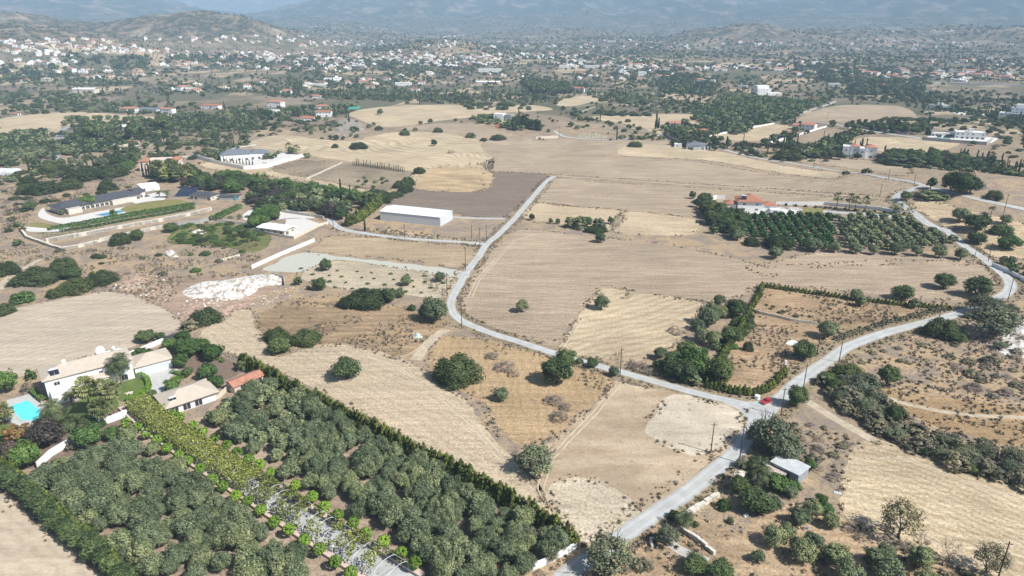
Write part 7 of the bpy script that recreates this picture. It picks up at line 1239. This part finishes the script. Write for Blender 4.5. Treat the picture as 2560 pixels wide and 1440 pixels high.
TALL = [[(150, 140), (260, 140), (255, 160), (160, 165)], [(270, 140), (380, 145), (370, 178), (290, 175)], [(400, 135), (640, 138), (640, 155), (400, 158)], [(940, 155), (1000, 155), (990, 178), (945, 178)], [(0, 165), (180, 170), (180, 200), (0, 205)], [(2010, 160), (2130, 165), (2170, 215), (2060, 205)], [(2120, 200), (2320, 205), (2300, 245), (2120, 235)], [(1985, 165), (2080, 160), (2080, 178), (1985, 178)], [(1660, 180), (1800, 200), (1780, 240), (1650, 230)]]
tall = np.zeros(N, bool)
for W_ in TALL: m = inpoly(pxv, pyv, W_); D = np.where(m, .9, D); tall |= m
keep = rng.random(N) < D; keep &= ~in_fields(X, Y); X, Y, r, tall, hillm = X[keep], Y[keep], r[keep], tall[keep], hillm[keep]; Z = ht(X, Y)
kk = rng.choice(4, len(X), p=[.30, .30, .33, .07]); base = np.clip(.82+(r-1500)/4200, .78, 1.4)*rng.uniform(.5, 1.25, len(X))
zone = np.where(X < -250, 0, np.where(X < 350, 1, 2))
ZN = ('in the green plain at the left', 'in the orchards before the central village', 'in the orchards on the right')
for key, kn, w0, h0 in (('olive', 0, 8, 5.5), ('lentisk', 1, 8.5, 4), ('dark', 2, 9.5, 7.5), ('cypress', 3, 2.6, 11)):
    for i in np.nonzero(kk == kn)[0]:
        t_ = 1.5 if tall[i] else .55 if hillm[i] > .15 else 1; s = base[i]*t_
        POOL.append((w0*s*F/r[i], key, (X[i], Y[i], Z[i]-.2), w0*s, h0*s if key != 'cypress' else h0*rng.uniform(.8, 1.3), ('distant '+{'olive': 'grey green tree', 'lentisk': 'low dark bush', 'dark': 'dark tree', 'cypress': 'slim cypress'}[key]+' '+ZN[zone[i]]), 'distant trees '+ZN[zone[i]]))
# ------------------------------------------------------------------ lay the bulk planting out
by = {}
for q in POOL: by.setdefault(q[1], []).append(q)
rest = []
for key, L_ in by.items():
    L_.sort(key=lambda q: -q[0]); k = K[key]; room = max(0, LIM-k['n'])
    for j, q in enumerate(L_):
        if j < room: plant(key, q[2], q[3], q[4], q[5], q[6], None, q[0] < 24)
        else: rest.append(q)
STUFF = {'olive': ('distant_trees', 'trees', 'grey green orchard trees too many to count over the plain', ['olive']), 'dark': ('distant_woods', 'trees', 'dark trees and groves massed over the plain and the village', ['dark', 'tree']), 'lentisk': ('distant_shrubs', 'shrubs', 'dark rounded shrubs dotted over the far fields', ['lentisk']), 'cypress': ('distant_cypresses', 'cypresses', 'slim dark cypresses among the far houses', ['cypress'])}
alias = {'tree': 'dark', 'carob': 'dark', 'gtree': 'dark', 'purple': 'dark', 'pine': 'dark', 'citrus': 'olive', 'scrub': 'lentisk', 'gbush': 'lentisk', 'bramble': 'lentisk', 'conifer': 'cypress', 'acacia': 'olive', 'reed': 'lentisk', 'snag': 'lentisk', 'fan': 'dark', 'redbush': 'lentisk'}
def far_proto(mesh): # an existing small crown whose mesh the instances share
    for o in bpy.data.objects:
        if o.data is mesh: return o
    return None
groups = {}
for q in rest: groups.setdefault(alias.get(q[1], q[1]), []).append(q)
for key, L_ in groups.items():
    nm, cat, lab, keys = STUFF[key]; pr = []
    for kx in keys:
        for me in K[kx]['lo']:
            o = far_proto(me)
            if o is not None and o not in pr: pr.append(o)
    n = len(L_); print('stuff', key, n, 'protos', len(pr))
    gn_scatter(nm, lab, cat, pr, [q[2] for q in L_], [(q[3], q[3], q[4]) for q in L_], rng.uniform(0, 6.28, n), rng.integers(0, len(pr), n))
# ------------------------------------------------------------------ dry tufts and stones on the rough ground
def tuft_mesh(name, mat, n, sd, h=1.0):
    r_ = np.random.default_rng(sd); P = np.column_stack([r_.normal(0, .22, n), r_.normal(0, .22, n), r_.uniform(.05, .6, n)*h]); Nn = np.column_stack([P[:, :2]*3, np.full(n, .5)])+.6*r_.normal(size=(n, 3)); return leaves_mesh(name, P, Nn, .30, mat, sd)
def rock_mesh(name, mat, sd):
    r_ = random.Random(sd); b = MB(); vs = [Vector((r_.gauss(0, 1), r_.gauss(0, 1), r_.gauss(0, 1))).normalized() for _ in range(14)]
    import bmesh
    bm = bmesh.new(); [bm.verts.new((v.x*.5, v.y*.42, v.z*.3+.12)) for v in vs]; bmesh.ops.convex_hull(bm, input=bm.verts); me = bpy.data.meshes.new(name); bm.to_mesh(me); bm.free(); me.materials.append(mat); return me
def zone_scatter(name, label, cat, metas, zones, spacing, smin, smax, keep=.8, clump=None):
    pts = []
    for z_ in zones: pts += area_pts(z_, spacing, .5)
    X = np.array([p[0] for p in pts]); Y = np.array([p[1] for p in pts]); m = rng.random(len(X)) < keep
    if clump: m &= fbm(X/clump, Y/clump, 77, 3) > .48
    for W_, w in ROADS:
        Wd = W_[::2]; lo = Wd.min(0)-8; hi = Wd.max(0)+8; c = (X > lo[0]) & (X < hi[0]) & (Y > lo[1]) & (Y < hi[1]) & m
        for i in np.nonzero(c)[0]:
            if np.min((Wd[:, 0]-X[i])**2+(Wd[:, 1]-Y[i])**2) < (w+.5)**2: m[i] = False
    X, Y = X[m], Y[m]; n = len(X); Z = ht(X, Y); s = rng.uniform(smin, smax, n); pr = []
    for q, me in enumerate(metas):
        o = link(bpy.data.objects.new(me.name, me)); o.location = (X[q], Y[q], Z[q]); o.scale = (s[q],)*3; pr.append(o); tag(o, label.split(' over')[0]+', one clump at a field margin', cat, name.replace('_', ' '))
    gn_scatter(name, label, cat, pr, np.column_stack([X, Y, Z]), np.column_stack([s, s, s*.8]), rng.uniform(0, 6.28, n), rng.integers(0, len(pr), n)); print(name, n)
zs = [[(0, 590), (160, 630), (640, 600), (660, 640), (620, 690), (460, 700), (430, 760), (300, 730), (100, 740), (0, 650)], [(2060, 925), (2200, 845), (2400, 800), (2570, 730), (2570, 1200), (2300, 1100), (2150, 1010)], [(1850, 1060), (2120, 1085), (2100, 1250), (2000, 1230), (1840, 1190)], [(1640, 1310), (1850, 1160), (1880, 1230), (1700, 1340)], [(1360, 1450), (1690, 1290), (1830, 1300), (1900, 1450)], [(0, 430), (340, 430), (340, 475), (90, 520), (60, 570), (0, 590)], [(1110, 838), (1400, 915), (1560, 960), (1520, 985), (1300, 895), (1100, 850)], [(1240, 960), (1290, 1110), (1340, 1180), (1280, 1150), (1180, 1000)], [(820, 575), (1190, 618), (1190, 600), (860, 560)], [(2090, 1300), (2560, 1480), (2000, 1480), (1900, 1300)], [(1905, 722), (2370, 768), (2200, 812), (2070, 850), (1990, 920), (1900, 980), (1800, 960), (1850, 860)], [(650, 800), (750, 750), (1000, 775), (1105, 815), (1040, 895), (850, 855), (690, 880)]]
zone_scatter('dry_tufts', 'dry brown weeds over the rough ground', 'weeds', [tuft_mesh('dry_weed', L['dry'], 26, 1), tuft_mesh('dry_weed', L['bramble'], 26, 2), tuft_mesh('dry_weed', L['grey'], 26, 3)], zs, 1.7, .4, 1.5, .8, 9)
zone_scatter('loose_stones', 'loose pale stones over the stony banks', 'stones', [rock_mesh('loose_stone', M['pinkrock'], 1), rock_mesh('loose_stone', M['stone'], 2), rock_mesh('loose_stone', M['rubble'], 3)], [[(430, 790), (470, 745), (640, 745), (700, 715), (780, 722), (640, 770), (520, 805)], [(270, 720), (330, 685), (430, 690), (430, 760)], [(2440, 790), (2570, 780), (2570, 880), (2480, 890)], [(910, 568), (1190, 603), (1190, 612), (900, 575)], [(820, 335), (870, 298), (920, 315), (880, 345)], [(1830, 1230), (1835, 1170), (1865, 1170), (1860, 1230)]], 1.3, .4, 1.4, .7, 5)
# verge weeds close to the roads
def verge_line(W_, w, step, off0, off1):
    out = []
    for i in range(1, len(W_)-1):
        d = Vector((W_[i+1][0]-W_[i-1][0], W_[i+1][1]-W_[i-1][1])).normalized()
        for s in (-1, 1):
            for _ in range(step): o = w+random.uniform(off0, off1); out.append((W_[i][0]-d.y*s*o+random.uniform(-1, 1), W_[i][1]+d.x*s*o+random.uniform(-1, 1)))
    return out
pts = []
for W_, w in ROADS[:3]: pts += verge_line(W_, w, 3, .6, 3.2)
for k_ in ('field', 'dry_grass', 'bare_earth'):
    for W_ in POLYS.get(k_, []):
        if min(p[1] for p in W_) < 520: pts += [(x+random.gauss(0, .9), y+random.gauss(0, .9)) for x, y in resample(W_+[W_[0]], 1.1) if y < 620]
X = np.array([p[0] for p in pts]); Y = np.array([p[1] for p in pts]); m = fbm(X/6, Y/6, 88, 2) > .42; X, Y = X[m], Y[m]; m = np.array([not near_road(x, y, .3) for x, y in zip(X, Y)]); X, Y = X[m], Y[m]
s = rng.uniform(.4, 1.2, len(X)); pr = [o for o in bpy.data.objects if o.name.startswith('dry_weed')]
gn_scatter('verge_weeds', 'dry weeds along the verges of the pale roads', 'weeds', pr, np.column_stack([X, Y, ht(X, Y)]), np.column_stack([s, s, s*.8]), rng.uniform(0, 6.28, len(X)), rng.integers(0, len(pr), len(X)))
# ------------------------------------------------------------------ the air
hz = MB().box(-16500, -16500, -14, 16500, 16500, 1050); t = bpy.data.materials.new('haze_air'); t.use_nodes = True; nt = t.node_tree; nt.nodes.clear()
ou = nt.nodes.new('ShaderNodeOutputMaterial'); pv = nt.nodes.new('ShaderNodeVolumePrincipled'); pv.inputs['Color'].default_value = (.53, .75, 1.0, 1); pv.inputs['Density'].default_value = 1.2e-4; pv.inputs['Anisotropy'].default_value = -0.12
nt.links.new(pv.outputs[0], ou.inputs['Volume']); o = hz.build('haze', t); tag(o, 'thin bluish summer haze over the whole valley', None, None, 'stuff')
sc.cycles.volume_bounces = 1
print('objects', len(bpy.data.objects))
